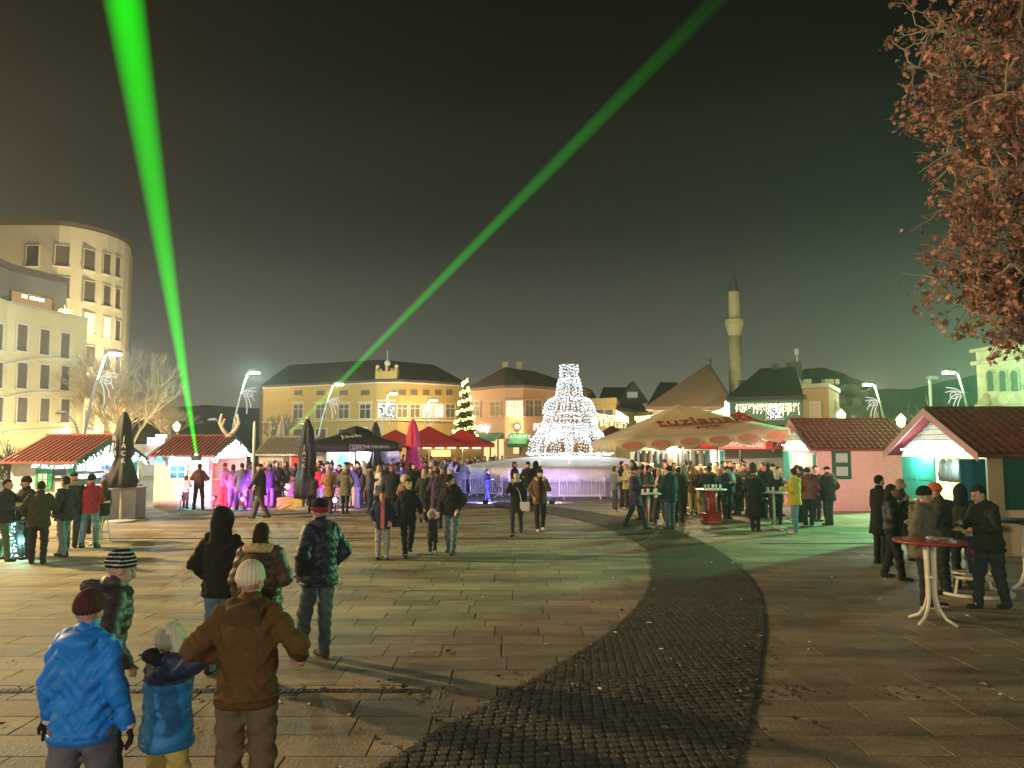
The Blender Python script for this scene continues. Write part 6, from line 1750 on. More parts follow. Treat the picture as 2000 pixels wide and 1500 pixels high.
SKIN = mat('skin', (.50, .29, .21), .55, var=.06, scale=20)
SKIN2 = mat('skin_warm', (.56, .30, .19), .55, var=.06, scale=20)
EYE = mat('eye_dark', (.03, .02, .018), .35, var=0)
LIP = mat('lip', (.38, .13, .11), .5, var=0)
def cloth(c, kind='cloth'):
    nm = '%s_%03d_%03d_%03d' % (kind, c[0] * 999, c[1] * 999, c[2] * 999)
    if kind == 'nylon': return mat(nm, c, .55, 0, .2, 6, .55, 4.5, .35, 0, True)
    if kind == 'denim': return mat(nm, c, .85, 0, .28, 6, .3, 70, .2)
    if kind == 'fur': return mat(nm, c, .95, 0, .45, 30, 1.2, 55, .1)
    return mat(nm, c, .88, 0, .22, 7, .55, 5.5, .15, 0, True)
ARMS = {
    'down': ((.055, .03, -.28), (.06, -.03, -.53)), 'pocket': ((.12, .07, -.26), (.03, -.09, -.45)), 'hold': ((.07, -.03, -.28), (-.03, -.25, -.22)),
    'cup': ((.10, -.12, -.24), (-.09, -.24, .03)), 'fold': ((.08, -.05, -.27), (-.15, -.20, -.21)), 'akimbo': ((.22, .06, -.20), (.07, -.05, -.39)),
    'phone': ((.07, -.15, -.23), (-.05, -.28, .02)), 'up': ((.14, -.03, .03), (.17, -.06, .26)), 'fwd': ((.05, -.12, -.25), (.05, -.28, -.44)),
    'back': ((.06, .14, -.25), (.06, .18, -.50)), 'table': ((.10, -.10, -.25), (.0, -.36, -.28)), 'wide': ((.16, .02, -.26), (.22, -.06, -.50)), 'behind': ((.12, .12, -.25), (-.03, .17, -.42)),
}
PCOUNT = [0]
def person(label, px, h=1.75, fy=None, Y=None, rot=0, arms='down', legs='stand', top=(.05, .05, .06), hem=.47, puff=.02, quilt=0.0, tkind='cloth', trs=(.04, .045, .06), tw=1.0, trk='denim',
           shoe=(.03, .025, .025), sole=None, hat=None, band=None, pom=False, stripes=None, hair=(.03, .02, .015), hl=0, hood=None, hoodc=None, scarf=None, bag=None, lean=0.0, head=(0, 0), res=.028, build=1.0, hs=1.0,
           gloves=None, group='people on the square', front=None, skirt=False, belt=False, ears=None, cat='person', up=0.0, yoke=None):
    """px: photo column; fy: row of the feet, or Y: depth; rot 0 faces the viewer, 180 away, 90 to the right"""
    if fy is not None: P = gnd(px, fy)
    else: P = at(px, HORIZ, Y); P.z = 0
    PCOUNT[0] += 1
    rr = random.Random(PCOUNT[0] * 13 + 5)
    k = h / 1.75
    near = res <= .02
    if isinstance(arms, str): arms = (arms, arms)
    # skeleton (metres, front is -y)
    J = {}
    lz = .93 * k
    LEG = {'stand': ((.095, -.0, 0), (.095, .02, 0)), 'wide': ((.16, -.02, 0), (.16, .03, 0)), 'walk': ((.08, -.27, .0), (.08, .30, .06)), 'walk2': ((.08, .30, .06), (.08, -.27, 0)), 'step': ((.09, -.15, 0), (.09, .16, .02)),
           'step2': ((.09, .16, .02), (.09, -.15, 0)), 'relax': ((.10, -.02, 0), (.13, -.12, 0)), 'close': ((.065, 0, 0), (.065, .01, 0)), 'sit': ((.12, -.38, .32), (.10, -.30, .30))}[legs]
    sit = legs == 'sit'
    L = lean
    sp = lambda z: -(z - .95 * k) * math.tan(L) if z > .95 * k else 0.0
    nk = np.array([0, sp(1.47 * k) - .005, 1.47 * k]); 
    hz_ = 1.75 * k - .125 * k * hs
    hc = np.array([0, sp(hz_) - .02 * k - max(0, head[1]) * .04, hz_ - max(0, head[1]) * .02])
    yaw, pit = head
    cyw, syw, cp_, sp_ = math.cos(yaw), math.sin(yaw), math.cos(pit), math.sin(pit)
    HM = np.array([[cyw, -syw, 0], [syw, cyw, 0], [0, 0, 1]]) @ np.array([[1, 0, 0], [0, cp_, -sp_], [0, sp_, cp_]])
    # columns of HM: head axes in body space (x right, y back, z up); positive pitch nods down
    hp = lambda x, y, z: hc + HM @ np.array([x, y, z]) * k * hs
    shx, shz = .166 * k * build, 1.425 * k
    sides = []
    for s, A in ((-1, arms[0]), (1, arms[1])):
        e_, w_ = ARMS[A] if isinstance(A, str) else A
        sh = np.array([s * shx, sp(shz) + .01, shz])
        el = sh + np.array([s * e_[0], e_[1], e_[2]]) * k; wr = sh + np.array([s * w_[0], w_[1], w_[2]]) * k
        d = (wr - el); d = d / np.linalg.norm(d)
        sides.append((s, sh, el, wr, wr + d * .09 * k, d))
    lg = []
    for s, f in ((-1, LEG[0]), (1, LEG[1])):
        hip = np.array([s * .095 * k, 0.01, lz - .03 * k])
        an = np.array([s * f[0] * k, f[1] * k, (.085 + f[2]) * k])
        if sit: kn = np.array([s * .13 * k, -.36 * k, .86 * k]); an = np.array([s * .12 * k, -.34 * k, .42 * k])
        else:
            kn = (hip + an) / 2 + np.array([s * .012, -.025 - .12 * max(0, f[1]) - .1 * abs(f[2]), .01]) * k
        lg.append((s, hip, kn, an))
    if sit: pass
    allp = np.array([p for q in sides for p in q[1:5]] + [p for q in lg for p in q[1:]])
    lo, hi = allp.min(0) - .22, allp.max(0) + .22
    lo = np.minimum(lo, (-.34, -.32, -.02)); hi = np.maximum(hi, (.34, .32, 1.75 * k + .16)); lo[2] = -.03 if not sit else .2
    hr = .17 * k * hs
    fine = res * (.5 if near else .72)
    xs = axis_pts(lo[0], hi[0], res, hc[0] - hr, hc[0] + hr, fine)
    ys = axis_pts(lo[1], hi[1], res, hc[1] - hr, hc[1] + hr, fine)
    zs = axis_pts(lo[2], hi[2], res, hc[2] - hr - .03, hi[2], fine)
    t = thing('person', label, cat, P + Vector((0, 0, up)), R(rot), group)
    def emit(name, fld, mats, mi=None, par=t):
        V, Q = surface_nets(fld.F, fld.xs, fld.ys, fld.zs)
        if len(Q) == 0: return None
        me = bpy.data.meshes.new(name); me.from_pydata(V.tolist(), [], Q.tolist())
        for m in (mats if isinstance(mats, list) else [mats]): me.materials.append(m)
        if mi is not None: me.polygons.foreach_set('material_index', mi(V[Q].mean(1)).astype(int).tolist())
        me.polygons.foreach_set('use_smooth', [True] * len(Q)); me.update()
        return link(name, me, par)
    def grid(zlo, zhi, pad=0): 
        sel = (zs >= zlo - res * 2) & (zs <= zhi + res * 2)
        return Field(xs, ys, zs[sel])
    # ---------- body: one continuous figure (skin)
    B = Field(xs, ys, zs)
    bz = np.array([.86, .95, 1.05, 1.2, 1.35, 1.44, 1.48]) * k
    B.stack(bz, 0 * bz, [sp(z) for z in bz], np.array([.145, .15, .135, .155, .165, .12, .05]) * k * build, np.array([.095, .10, .09, .105, .10, .075, .05]) * k * build)
    for s, sh, el, wr, hd, d in sides:
        B.cap(sh, el, .048 * k, .038 * k, .03); B.cap(el, wr, .038 * k, .027 * k, .02)
        if not gloves or not near:
            B.cap(wr, wr + d * .045 * k, .03 * k, .04 * k, .02)
            side = np.cross(d, (0, 0, 1)); side = side / (np.linalg.norm(side) + 1e-6)
            upv_ = np.cross(side, d)
            if near:
                for q in range(4):
                    o_ = side * (q - 1.5) * .019 * k; ln = (.075, .085, .08, .062)[q] * k
                    b0 = wr + d * .085 * k + o_; b1 = b0 + d * ln * .5 - upv_ * .008; b2 = b1 + d * ln * .4 - upv_ * .025
                    B.cap(wr + d * .04 * k + o_ * .8, b0, .013 * k, .011 * k, .006); B.cap(b0, b1, .0105 * k, .010 * k, .003); B.cap(b1, b2, .010 * k, .0085 * k, .003)
                th0 = wr + d * .03 * k - side * s * .03 * k; th1 = th0 + (d * .045 - side * s * .03) * k
                B.cap(th0, th1, .014 * k, .011 * k, .008); B.cap(th1, th1 + d * .03 * k, .011 * k, .009 * k, .004)
            else:
                B.cap(wr + d * .05 * k, wr + d * .13 * k, .036 * k, .024 * k, .02)
                B.cap(wr + d * .02 * k, wr + d * .07 * k - side * s * .045 * k, .018 * k, .014 * k, .01)
    for s, hip, kn, an in lg:
        B.cap(hip, kn, .075 * k, .052 * k, .03); B.cap(kn, an, .052 * k, .032 * k, .02); B.cap(an, an + np.array([0, -.10, -.055]) * k, .030 * k, .022 * k, .01)
    B.cap(nk - (0, 0, .03), hp(0, .01, -.08), .056 * k, .052 * k, .02)
    hk = k * hs
    B.ell(hp(0, .012, .03), np.array([.074, .095, .098]) * hk, HM, .02); B.ell(hp(0, -.028, -.05), np.array([.058, .062, .068]) * hk, HM, .03)
    if res < .03:
        B.cap(hp(0, -.092, .012), hp(0, -.108, -.028), .011 * hk, .017 * hk, .012)
        for s in (-1, 1): B.ell(hp(s * .078, .012, -.01), np.array([.012, .022, .034]) * hk, HM, .008)
    if near:
        B.ell(hp(0, -.083, -.098), np.array([.022, .018, .016]) * hk, HM, .02)
        for s in (-1, 1): B.ell(hp(s * .030, -.098, .012), np.array([.014, .014, .010]) * hk, HM, neg=True)
        B.ell(hp(0, -.09, -.062), np.array([.024, .012, .010]) * hk, HM, .008)
    skm = rr.choice((SKIN, SKIN, SKIN2))
    hairm = cloth(hair, 'hair')
    def mi(C):
        q = ((C - hc) @ HM) / hk
        out = np.zeros(len(C))
        if near:
            for s in (-1, 1):
                out[((q[:, 0] - s * .030) / .016) ** 2 + ((q[:, 2] - .010) / .009) ** 2 + ((q[:, 1] + .09) / .04) ** 2 < 1] = 1
                out[(np.abs(q[:, 0] - s * .032) < .020) & (np.abs(q[:, 2] - .036 + .1 * np.abs(np.abs(q[:, 0]) - .03)) < .0055) & (q[:, 1] < -.05)] = 2
            out[(np.abs(q[:, 0]) < .024) & (np.abs(q[:, 2] + .062) < .008) & (q[:, 1] < -.07)] = 3
        return out
    emit('body', B, [skm, EYE, hairm, LIP] if near else skm, mi if near else None)
    # ---------- trousers
    w1 = lambda X, Y, Z: .004 * np.sin(Z * 61 + 3 * np.sin(X * 21)) + .004 * np.sin(Z * 33 + Y * 27 + X * 14)
    G = grid(-.03 if not sit else .2, 1.08 * k)
    G.stack(np.array([.84, .9, 1.0, 1.06]) * k, np.zeros(4), [0, 0, sp(1.0 * k), sp(1.06 * k)], np.array([.165, .178, .165, .155]) * k * build, np.array([.12, .128, .115, .11]) * k * build)
    for s, hip, kn, an in lg:
        G.cap(hip, kn, .098 * k * tw * build, .074 * k * tw, .035); G.cap(kn, an + (0, .005, -.03 * k), .074 * k * tw, .060 * k * tw, .03)
    r, X, Y_, Z = G.sub((-9, -9, -9), (9, 9, 9)); G.F += (w1(X, Y_, Z) * (1.3 if near else .8)).astype(np.float32)
    if not sit: G.F = np.maximum(G.F, (.035 * k - Z).astype(np.float32))
    G.F = np.maximum(G.F, (Z - (hem * 1.75 * k + .05)).astype(np.float32))
    emit('trousers', G, cloth(trs, trk))
    # ---------- shoes
    for s, hip, kn, an in lg:
        G = grid(-.03 if not sit else .2, (.16 if not sit else .6) * k)
        G.cap(an + np.array([0, .035, -.045]) * k, an + np.array([s * .012, -.15, -.052]) * k, .042 * k, .036 * k, .02)
        G.cap(an + np.array([0, .02, -.04]) * k, an + np.array([0, .02, .03]) * k, .045 * k, .043 * k, .02)
        r, X, Y_, Z = G.sub((-9, -9, -9), (9, 9, 9))
        if not sit: G.F = np.maximum(G.F, (.004 - Z).astype(np.float32))
        if sole and not sit: emit('shoe', G, [cloth(shoe), cloth(sole)], lambda C: (C[:, 2] < .032).astype(int))
        else: emit('shoe', G, cloth(shoe))
    # ---------- jacket or coat
    hz0 = hem * 1.75 * k
    G = grid(min(hz0, min(q[4][2] for q in sides)) - .1, max(1.56 * k, max(max(q[3][2], q[2][2]) for q in sides) + .1))
    jz = np.array([.50, .80, .90, 1.0, 1.10, 1.25, 1.37, 1.44, 1.475]) * k
    fl = 1.22 if skirt else 1.06
    jrx = np.array([.18 * fl, .175 * (1.06 if skirt else 1), .17, .16 if not belt else .143, .16 if not belt else .14, .172, .175, .135, .072]) * k * build + puff
    jry = np.array([.165 * fl, .15, .14, .13, .13 if not belt else .115, .14, .13, .095, .07]) * k * build + puff * .9
    keep = jz > hz0 + .02
    zz = np.concatenate([[hz0], jz[keep]]); f_ = lambda v: np.concatenate([[np.interp(hz0, jz, v)], v[keep]])
    qm = (lambda X, Y, Z: .011 * np.abs(np.sin(math.pi * (Z + .03 * X) / quilt)) * -1 + .006) if quilt else None
    G.stack(zz, 0 * zz, [sp(z) for z in zz], f_(jrx), f_(jry), .03, 2.3, qm)
    for s, sh, el, wr, hd, d in sides:
        G.cap(sh + np.array([-s * .02, 0, -.01]) * k, el, .060 * k + puff * .8, .051 * k + puff * .75, .025); G.cap(el, wr - d * .005, .051 * k + puff * .75, .041 * k + puff * .4, .025)
    # neck collar
    if hood != 'none': G.cap((0, sp(1.46 * k) + .005, 1.455 * k), (0, sp(1.5 * k) - .0, 1.50 * k), .082 * k + puff * .4, .078 * k + puff * .3, .03)
    r, X, Y_, Z = G.sub((-9, -9, -9), (9, 9, 9))
    ph1, ph2 = rr.uniform(0, 6), rr.uniform(0, 6)
    wr_ = .0045 * np.sin(Z * 34 + 5 * np.sin(X * 11 + ph1) + Y_ * 13) + .0045 * np.sin(X * 31 + Z * 19 + ph2) * np.sin(Y_ * 23 + Z * 9) + (.0035 * np.sin(Z * 71 + 6 * np.sin(X * 17 + ph2 + 5 * Y_)) if near else 0)
    if near and not quilt: wr_ = wr_ + .008 * (1 - np.abs(np.sin(Z * 15 + 3 * np.sin(X * 9 + ph1) + X * 6 + 4 * Y_))) ** 4 + .006 * (1 - np.abs(np.sin(X * 15 + Z * 8 + ph2 + 3 * np.sin(Z * 7)))) ** 5
    if quilt:
        wr_ = wr_ * .6 - .006 * np.abs(np.sin(math.pi * Z / quilt)) * (np.abs(X) > shx)
    G.F += (wr_ * (1.25 if near else .9)).astype(np.float32)
    hemc = np.maximum(0, np.abs(X) - 9)
    lowhand = min(q[3][2] for q in sides)
    cut = np.where(np.abs(X) < shx * 1.0 + puff + .02, hz0 + .006 * np.sin(X * 20) - Z, -1)
    G.F = np.maximum(G.F, cut.astype(np.float32))
    mats_, mf = [cloth(top, tkind)], None
    if front or yoke or stripes is not None and not hat:
        mats_.append(cloth(front or yoke or stripes, 'cloth' if front else tkind))
        if front: mf = lambda C: ((np.abs(C[:, 0]) < .05 * k) & (C[:, 1] < -.05) & (C[:, 2] > hz0 + .02)).astype(int)
        elif yoke: mf = lambda C: ((C[:, 2] > 1.27 * k) & (np.abs(C[:, 0]) < .4)).astype(int)
    emit('jacket' if not skirt else 'coat', G, mats_, mf)
    if res <= .0165:
        G = grid(hz0 - .06, hz0 + .1); b2 = np.array([hz0 - .022, hz0 + .002, hz0 + .03])
        G.stack(b2, 0 * b2, [sp(z) for z in b2], np.interp(hz0, jz, jrx) + np.array([-.004, .007, .003]), np.interp(hz0, jz, jry) + np.array([-.004, .007, .003]), .01)
        emit('hem_band', G, cloth(tuple(c * .75 for c in top), tkind))
        for s, sh, el, wr, hd, d in sides:
            G = grid(wr[2] - .12, wr[2] + .12); G.cap(wr - d * .035 * k, wr - d * .002 * k, .043 * k + puff * .42, .040 * k + puff * .3, .01)
            emit('cuff', G, cloth(tuple(c * .7 for c in top), tkind))
    if belt:
        G = grid(.98 * k, 1.14 * k); b2 = np.array([1.03, 1.09]) * k
        G.stack(b2, 0 * b2, [sp(z) for z in b2], np.array([.158, .156]) * k * build + puff + .012, np.array([.12, .118]) * k * build + puff * .9 + .012)
        emit('belt', G, cloth(tuple(c * .6 for c in top)))
    # ---------- hood, scarf
    hcol = hoodc or top
    if hood == 'down':
        G = grid(1.3 * k, 1.66 * k); cyb = sp(1.48 * k)
        G.ell((0, cyb + .085 * k + puff, 1.40 * k), np.array([.118, .048, .10]) * k, None, .02); G.ell((0, cyb + .10 * k + puff, 1.455 * k), np.array([.125, .05, .045]) * k, None, .03); G.cap((-.09 * k, cyb + .04, 1.475 * k), (.09 * k, cyb + .04, 1.475 * k), .055 * k, .055 * k, .05)
        for s in (-1, 1): G.cap((s * .10 * k, cyb + .02, 1.475 * k), (s * .055 * k, cyb - .10 * k - puff, 1.40 * k), .048 * k, .03 * k, .03)
        emit('hood', G, cloth(hcol, tkind))
    elif hood in ('fur', 'furup'):
        G = grid(1.28 * k, 1.86 * k); cyb = sp(1.48 * k)
        if hood == 'fur':
            n_ = 12; pts = [np.array([.135 * k * math.sin(a), cyb + .02 * k + (.10 * k + puff) * math.cos(a), (1.475 + .03 * math.cos(a)) * k]) for a in np.linspace(-2.5, 2.5, n_)]
        else:
            pts = [hp(.125 * math.sin(a), -.06, .01 + .135 * math.cos(a)) for a in np.linspace(-2.6, 2.6, 14)]
            G.ell(hp(0, .03, .01), np.array([.115, .125, .135]) * hk, HM, .02)
        for a, b in zip(pts, pts[1:]): G.cap(a, b, .045 * k, .045 * k, .02)
        if hood == 'furup': G.ell(hp(0, -.12, -.02), np.array([.085, .12, .105]) * hk, HM, neg=True)
        r, X, Y_, Z = G.sub((-9, -9, -9), (9, 9, 9)); G.F += (.008 * np.sin(X * 130 + ph1) * np.sin(Y_ * 120) * np.sin(Z * 125)).astype(np.float32)
        emit('fur_trim', G, cloth(hcol, 'fur'))
    elif hood == 'up':
        G = grid(1.36 * k, 1.9 * k)
        G.ell(hp(0, .025, .015), np.array([.112, .128, .138]) * hk, HM, .02); G.cap(hp(0, .05, -.07), (0, sp(1.42 * k) + .03, 1.42 * k), .10 * k, .13 * k, .05); G.ell(hp(0, .07, .12), np.array([.04, .06, .035]) * hk, HM, .05)
        G.ell(hp(0, -.14, -.015), np.array([.075, .12, .095]) * hk, HM, neg=True)
        emit('hood', G, cloth(hcol, tkind))
    if scarf:
        G = grid(1.3 * k, 1.6 * k); cyb = sp(1.48 * k)
        for a0, a1 in zip(np.linspace(0, 6.283, 13), np.linspace(0, 6.283, 13)[1:]):
            G.cap((.085 * k * math.sin(a0), cyb - .085 * k * math.cos(a0), 1.49 * k), (.085 * k * math.sin(a1), cyb - .085 * k * math.cos(a1), 1.49 * k), .042 * k, .042 * k, .02)
        emit('scarf', G, cloth(scarf))
    # ---------- hair and hat
    if hood not in ('up',):
        G = grid(hc[2] - (.14 + hl) * hk - .1, hc[2] + .17 * hk)
        G.ell(hp(0, .016, .036), np.array([.082, .101, .103]) * hk, HM, .01)
        if hl:
            tail = hp(0, .075, -.10 - hl * .0); G.ell(hp(0, .05, -.05), np.array([.084, .068, .115]) * hk, HM, .03)
            if hl > .1:
                e_ = np.array([hc[0], hc[1] + .10 * k + puff, hc[2] - (.10 + hl) * hk])
                for ox in (-.045, 0, .045): G.cap(hp(ox, .075, -.08), e_ + np.array([ox * k, 0, rr.uniform(-.03, .02)]), .045 * hk, .022 * hk, .03)
        r, X, Y_, Z = G.sub((-9, -9, -9), (9, 9, 9))
        q = [HM[0, i] * (X - hc[0]) + HM[1, i] * (Y_ - hc[1]) + HM[2, i] * (Z - hc[2]) for i in range(3)]
        face = np.minimum(.062 * hk - q[2] + .35 * np.maximum(0, np.abs(q[0]) - .045 * hk), -(q[1] + .012 * hk)) if not hl else np.minimum(.070 * hk - q[2], np.minimum(-(q[1] + .02 * hk), (.088 - .02) * hk + .0 * q[0] - np.abs(q[0]) + .03 * hk))
        G.F = np.maximum(G.F, face.astype(np.float32))
        if not hl: G.F = np.maximum(G.F, (-.055 * hk - q[2]).astype(np.float32))
        G.F += (.0035 * np.sin(q[0] * 210 / k) * np.sin(q[2] * 60 + q[1] * 70)).astype(np.float32)
        if not (hat is not None and not hl): emit('hair', G, hairm)
    if hat is not None:
        G = grid(hc[2] - .12 * hk, hc[2] + .22 * hk + (.08 if pom else 0))
        if hat[0] == 'cap':
            G.ell(hp(0, .012, .045), np.array([.088, .106, .095]) * hk, HM, .01); G.ell(hp(0, -.115, .052), np.array([.066, .07, .012]) * hk, HM, .015); hcx = hat[1]; low = .035
        else:
            G.ell(hp(0, .016, .048), np.array([.092, .110, .108]) * hk, HM, .01); hcx = hat; low = -.005
            G.ell(hp(0, .014, .03), np.array([.097, .115, .05]) * hk, HM, .008)
            if pom: G.ell(hp(0, .02, .185), np.array([.045] * 3) * hk, HM, .005)
        r, X, Y_, Z = G.sub((-9, -9, -9), (9, 9, 9))
        q = [HM[0, i] * (X - hc[0]) + HM[1, i] * (Y_ - hc[1]) + HM[2, i] * (Z - hc[2]) for i in range(3)]
        lowf = low * hk + .35 * np.minimum(0, -(q[1])) * 1.0 + .0
        if hat[0] == 'cap': lowf = .035 * hk - .0 * q[1]
        else: lowf = (.032 * hk - .28 * np.maximum(0, q[1] + .06 * hk)).clip(-.05 * hk, .05)
        G.F = np.maximum(G.F, (lowf - q[2]).astype(np.float32))
        if near: G.F += (.0032 * np.sin(np.arctan2(q[0], q[1]) * 26)).astype(np.float32)
        ms, mf = [cloth(hcx)], None
        if band: ms.append(cloth(band)); mf = lambda C: ((((C - hc) @ HM)[:, 2]) / hk < .052).astype(int)
        if stripes: 
            ms.append(cloth(stripes)); mf = lambda C: ((((C - hc) @ HM)[:, 2] / hk + .28 * ((C - hc) @ HM)[:, 1] / hk + .5) % .030 < .0085).astype(int)
        emit('hat', G, ms, mf)
        if ears:
            G = grid(hc[2] - .18 * hk, hc[2] + .1 * hk)
            for s in (-1, 1): G.ell(hp(s * .088, .005, -.03), np.array([.022, .06, .075]) * hk, HM, .01)
            emit('ear_flaps', G, cloth(hcx))
    # ---------- gloves of the nearest people: palm, four fingers, thumb
    if gloves and near:
        for s, sh, el, wr, hd, d in sides:
            f = .0052; c0 = wr + d * .07 * k
            ax = [np.arange(c0[i] - .15 * k, c0[i] + .15 * k, f) for i in range(3)]
            G = Field(*ax)
            side = np.cross(d, (0, 0, 1)); side = side / (np.linalg.norm(side) + 1e-6); upv_ = np.cross(side, d)
            G.cap(wr - d * .01, wr + d * .02 * k, .040 * k, .034 * k, .02)
            for q in range(4):
                o_ = side * (q - 1.5) * .021 * k; ln = (.07, .08, .075, .058)[q] * k
                b0 = wr + d * .088 * k + o_ * 1.05; b1 = b0 + d * ln * .5 - upv_ * .012; b2 = b1 + d * ln * .36 - upv_ * .03
                G.cap(wr + d * .02 * k + o_ * .7, b0, .020 * k, .0145 * k, .012); G.cap(b0, b1, .0125 * k, .0115 * k, .003); G.cap(b1, b2, .0115 * k, .0095 * k, .003)
            th0 = wr + d * .03 * k - side * s * .028 * k; th1 = th0 + (d * .05 - side * s * .03 - upv_ * .01) * k
            G.cap(th0, th1, .017 * k, .013 * k, .01); G.cap(th1, th1 + (d * .032 - upv_ * .01) * k, .0125 * k, .010 * k, .004)
            emit('glove', G, cloth(gloves))
            G2 = Field(*ax); G2.cap(wr - d * .012, wr + d * .012, .047 * k, .047 * k, .01); emit('glove_cuff', G2, cloth((.62, .58, .48)))
    # ---------- bag
    if bag:
        bc, kind = bag
        if kind == 'back':
            G = grid(1.0 * k, 1.45 * k); cyb = sp(1.25 * k) + .15 * k + puff
            b2 = np.array([1.02, 1.06, 1.3, 1.38, 1.42]) * k; G.stack(b2, 0 * b2, [cyb + .06] * 5, np.array([.12, .14, .14, .12, .08]) * k, np.array([.05, .075, .08, .06, .03]) * k, .02, 3)
            emit('backpack', G, cloth(bc))
        else:
            s = 1 if kind == 'right' else -1
            m = MB().box((s * .24 * k, -.10, .80 * k), (.26, .09, .24)); m.tube([(s * .16 * k, -.14, .92 * k), (s * .1 * k, -.17, 1.2 * k), (-s * .10 * k, -.10, 1.45 * k)], .012, 5)
            m.build('handbag', cloth(bc), t)
    return t
BLK_, NAVY, CHAR, OLV, BRN, GRY, TAN, WHTC, JEAN, DJEAN, WINE = (.018, .017, .02), (.02, .03, .065), (.035, .035, .04), (.06, .06, .04), (.11, .06, .028), (.16, .16, .17), (.30, .18, .10), (.62, .60, .58), (.10, .15, .21), (.045, .06, .085), (.14, .02, .03)
DKH, BLONDE, GINGER, BROWNH = (.02, .014, .01), (.45, .32, .17), (.32, .15, .06), (.07, .04, .02)
# ---- the seven people in the foreground
F = 'people in the foreground'
person('boy in bright blue jacket and maroon beanie, seen from behind at the lower left', 186, 1.55, Y=4.6, rot=176, arms=((( .07, .03, -.27), (.13, -.02, -.52)), ((.06, .02, -.27), (.10, -.06, -.50))), legs='step', top=(.010, .21, .70), hem=.475, puff=.024, tkind='nylon', trs=(.13, .12, .14), tw=1.15, hat=(.075, .022, .026), hood='down', gloves=(.03, .015, .015), res=.0135, build=1.02, head=(.12, .06), group=F)
person('person in striped black beanie and dark padded jacket, leaning right behind the blue jacket', 206, 1.66, Y=5.5, rot=128, arms=('pocket', 'down'), legs='step', top=(.06, .05, .055), hem=.46, puff=.04, quilt=.085, tkind='nylon', trs=CHAR, hat=(.012, .012, .013), stripes=(.55, .55, .52), hood='fur', hoodc=(.05, .045, .05), lean=.16, head=(-.05, .30), res=.0135, group=F, hair=DKH)
person('small child in blue and navy jacket with cream hat and yellow trousers, holding a hand', 346, 1.23, Y=5.15, rot=128, arms=(((.13, -.14, .02), (.22, -.30, .14)), ((.10, .0, -.25), (.13, -.10, -.42))), legs='step', top=(.02, .19, .46), hem=.40, puff=.05, tkind='nylon', yoke=(.015, .025, .07), trs=(.46, .35, .10), tw=1.2, trk='cloth', shoe=(.2, .2, .2), hat=(.60, .56, .42), ears=True, hood='fur', hoodc=(.03, .03, .04), head=(.25, -.05), hs=1.28, res=.0135, group=F, build=1.05)
person('woman in ochre brown jacket and cream beanie, hands at her waist, seen from behind', 496, 1.66, Y=5.0, rot=184, arms=(((.17, .02, -.22), (.15, -.20, -.34)), ((.18, .06, -.22), (.03, -.15, -.33))), legs='stand', top=(.115, .06, .02), hem=.485, puff=.03, quilt=0, tkind='cloth', trs=(.14, .10, .06), tw=1.15, trk='cloth', hat=(.66, .58, .40), hood='down', hoodc=(.085, .045, .018), res=.0135, build=1.0, head=(-.1, .05), group=F)
person('person in black hooded jacket with the hood up, seen from behind', 441, 1.74, Y=8.3, rot=166, arms=('fold', 'pocket'), legs='stand', top=(.012, .012, .012), hem=.485, puff=.03, trs=JEAN, hood='up', res=.016, head=(-.3, .05), group=F, build=1.0)
person('dark-haired woman in brown padded parka with a tan fur hood, seen from behind', 515, 1.63, Y=7.9, rot=178, arms=('fold', 'down'), legs='close', top=(.065, .042, .02), hem=.44, puff=.05, quilt=.1, tkind='nylon', trs=CHAR, hair=DKH, hl=.06, hood='fur', hoodc=(.50, .36, .17), res=.016, group=F, build=1.05)
person('man in navy quilted jacket with black and red beanie, turned left', 620, 1.80, fy=1288, rot=232, arms=('pocket', 'pocket'), legs='relax', top=(.014, .02, .04), hem=.475, puff=.035, quilt=.088, tkind='nylon', trs=(.075, .10, .115), tw=1.05, shoe=(.10, .05, .03), hat=(.012, .012, .014), band=(.30, .02, .03), scarf=(.05, .05, .06), head=(-.35, 0), res=.0145, group=F)
# ---- the family walking towards the viewer
F = 'family walking hand in hand'
person('girl with long red brown hair, open navy jacket and pink shirt', 746, 1.45, fy=1092, rot=8, arms=('pocket', 'pocket'), legs='relax', top=(.02, .03, .07), hem=.44, puff=.02, front=(.62, .18, .20), trs=(.28, .30, .30), shoe=BLK_, hair=(.16, .05, .03), hl=.22, head=(-.2, 0), res=.019, hs=1.06, group=F)
person('dark-haired woman in black jacket striding beside the girl in navy', 796, 1.70, fy=1086, rot=14, arms=('down', ((.07, -.05, -.26), (.12, -.12, -.46))), legs='walk', top=(.018, .022, .028), hem=.50, puff=.015, trs=BLK_, hair=DKH, hl=.05, shoe=BLK_, head=(.1, .1), res=.019, group=F, bag=((.03, .03, .035), 'left'))
person('toddler in black suit with white fur hood and white shoes, both arms raised', 845, .96, fy=1080, rot=4, arms=('up', 'up'), legs='step', top=(.03, .03, .036), hem=.38, puff=.03, trs=(.03, .03, .036), tw=1.25, shoe=(.6, .58, .55), hood='furup', hoodc=(.72, .66, .58), hs=1.45, res=.018, group=F)
person('man in dark jacket, cap and faded jeans looking down at the toddler', 881, 1.80, fy=1082, rot=-14, arms=(((.05, -.03, -.27), (.06, -.12, -.48)), 'pocket'), legs='step2', top=(.022, .024, .022), hem=.485, puff=.03, trs=(.13, .16, .19), shoe=(.06, .045, .035), hat=('cap', (.02, .02, .022)), hood='down', lean=.10, head=(-.3, .5), res=.019, group=F)
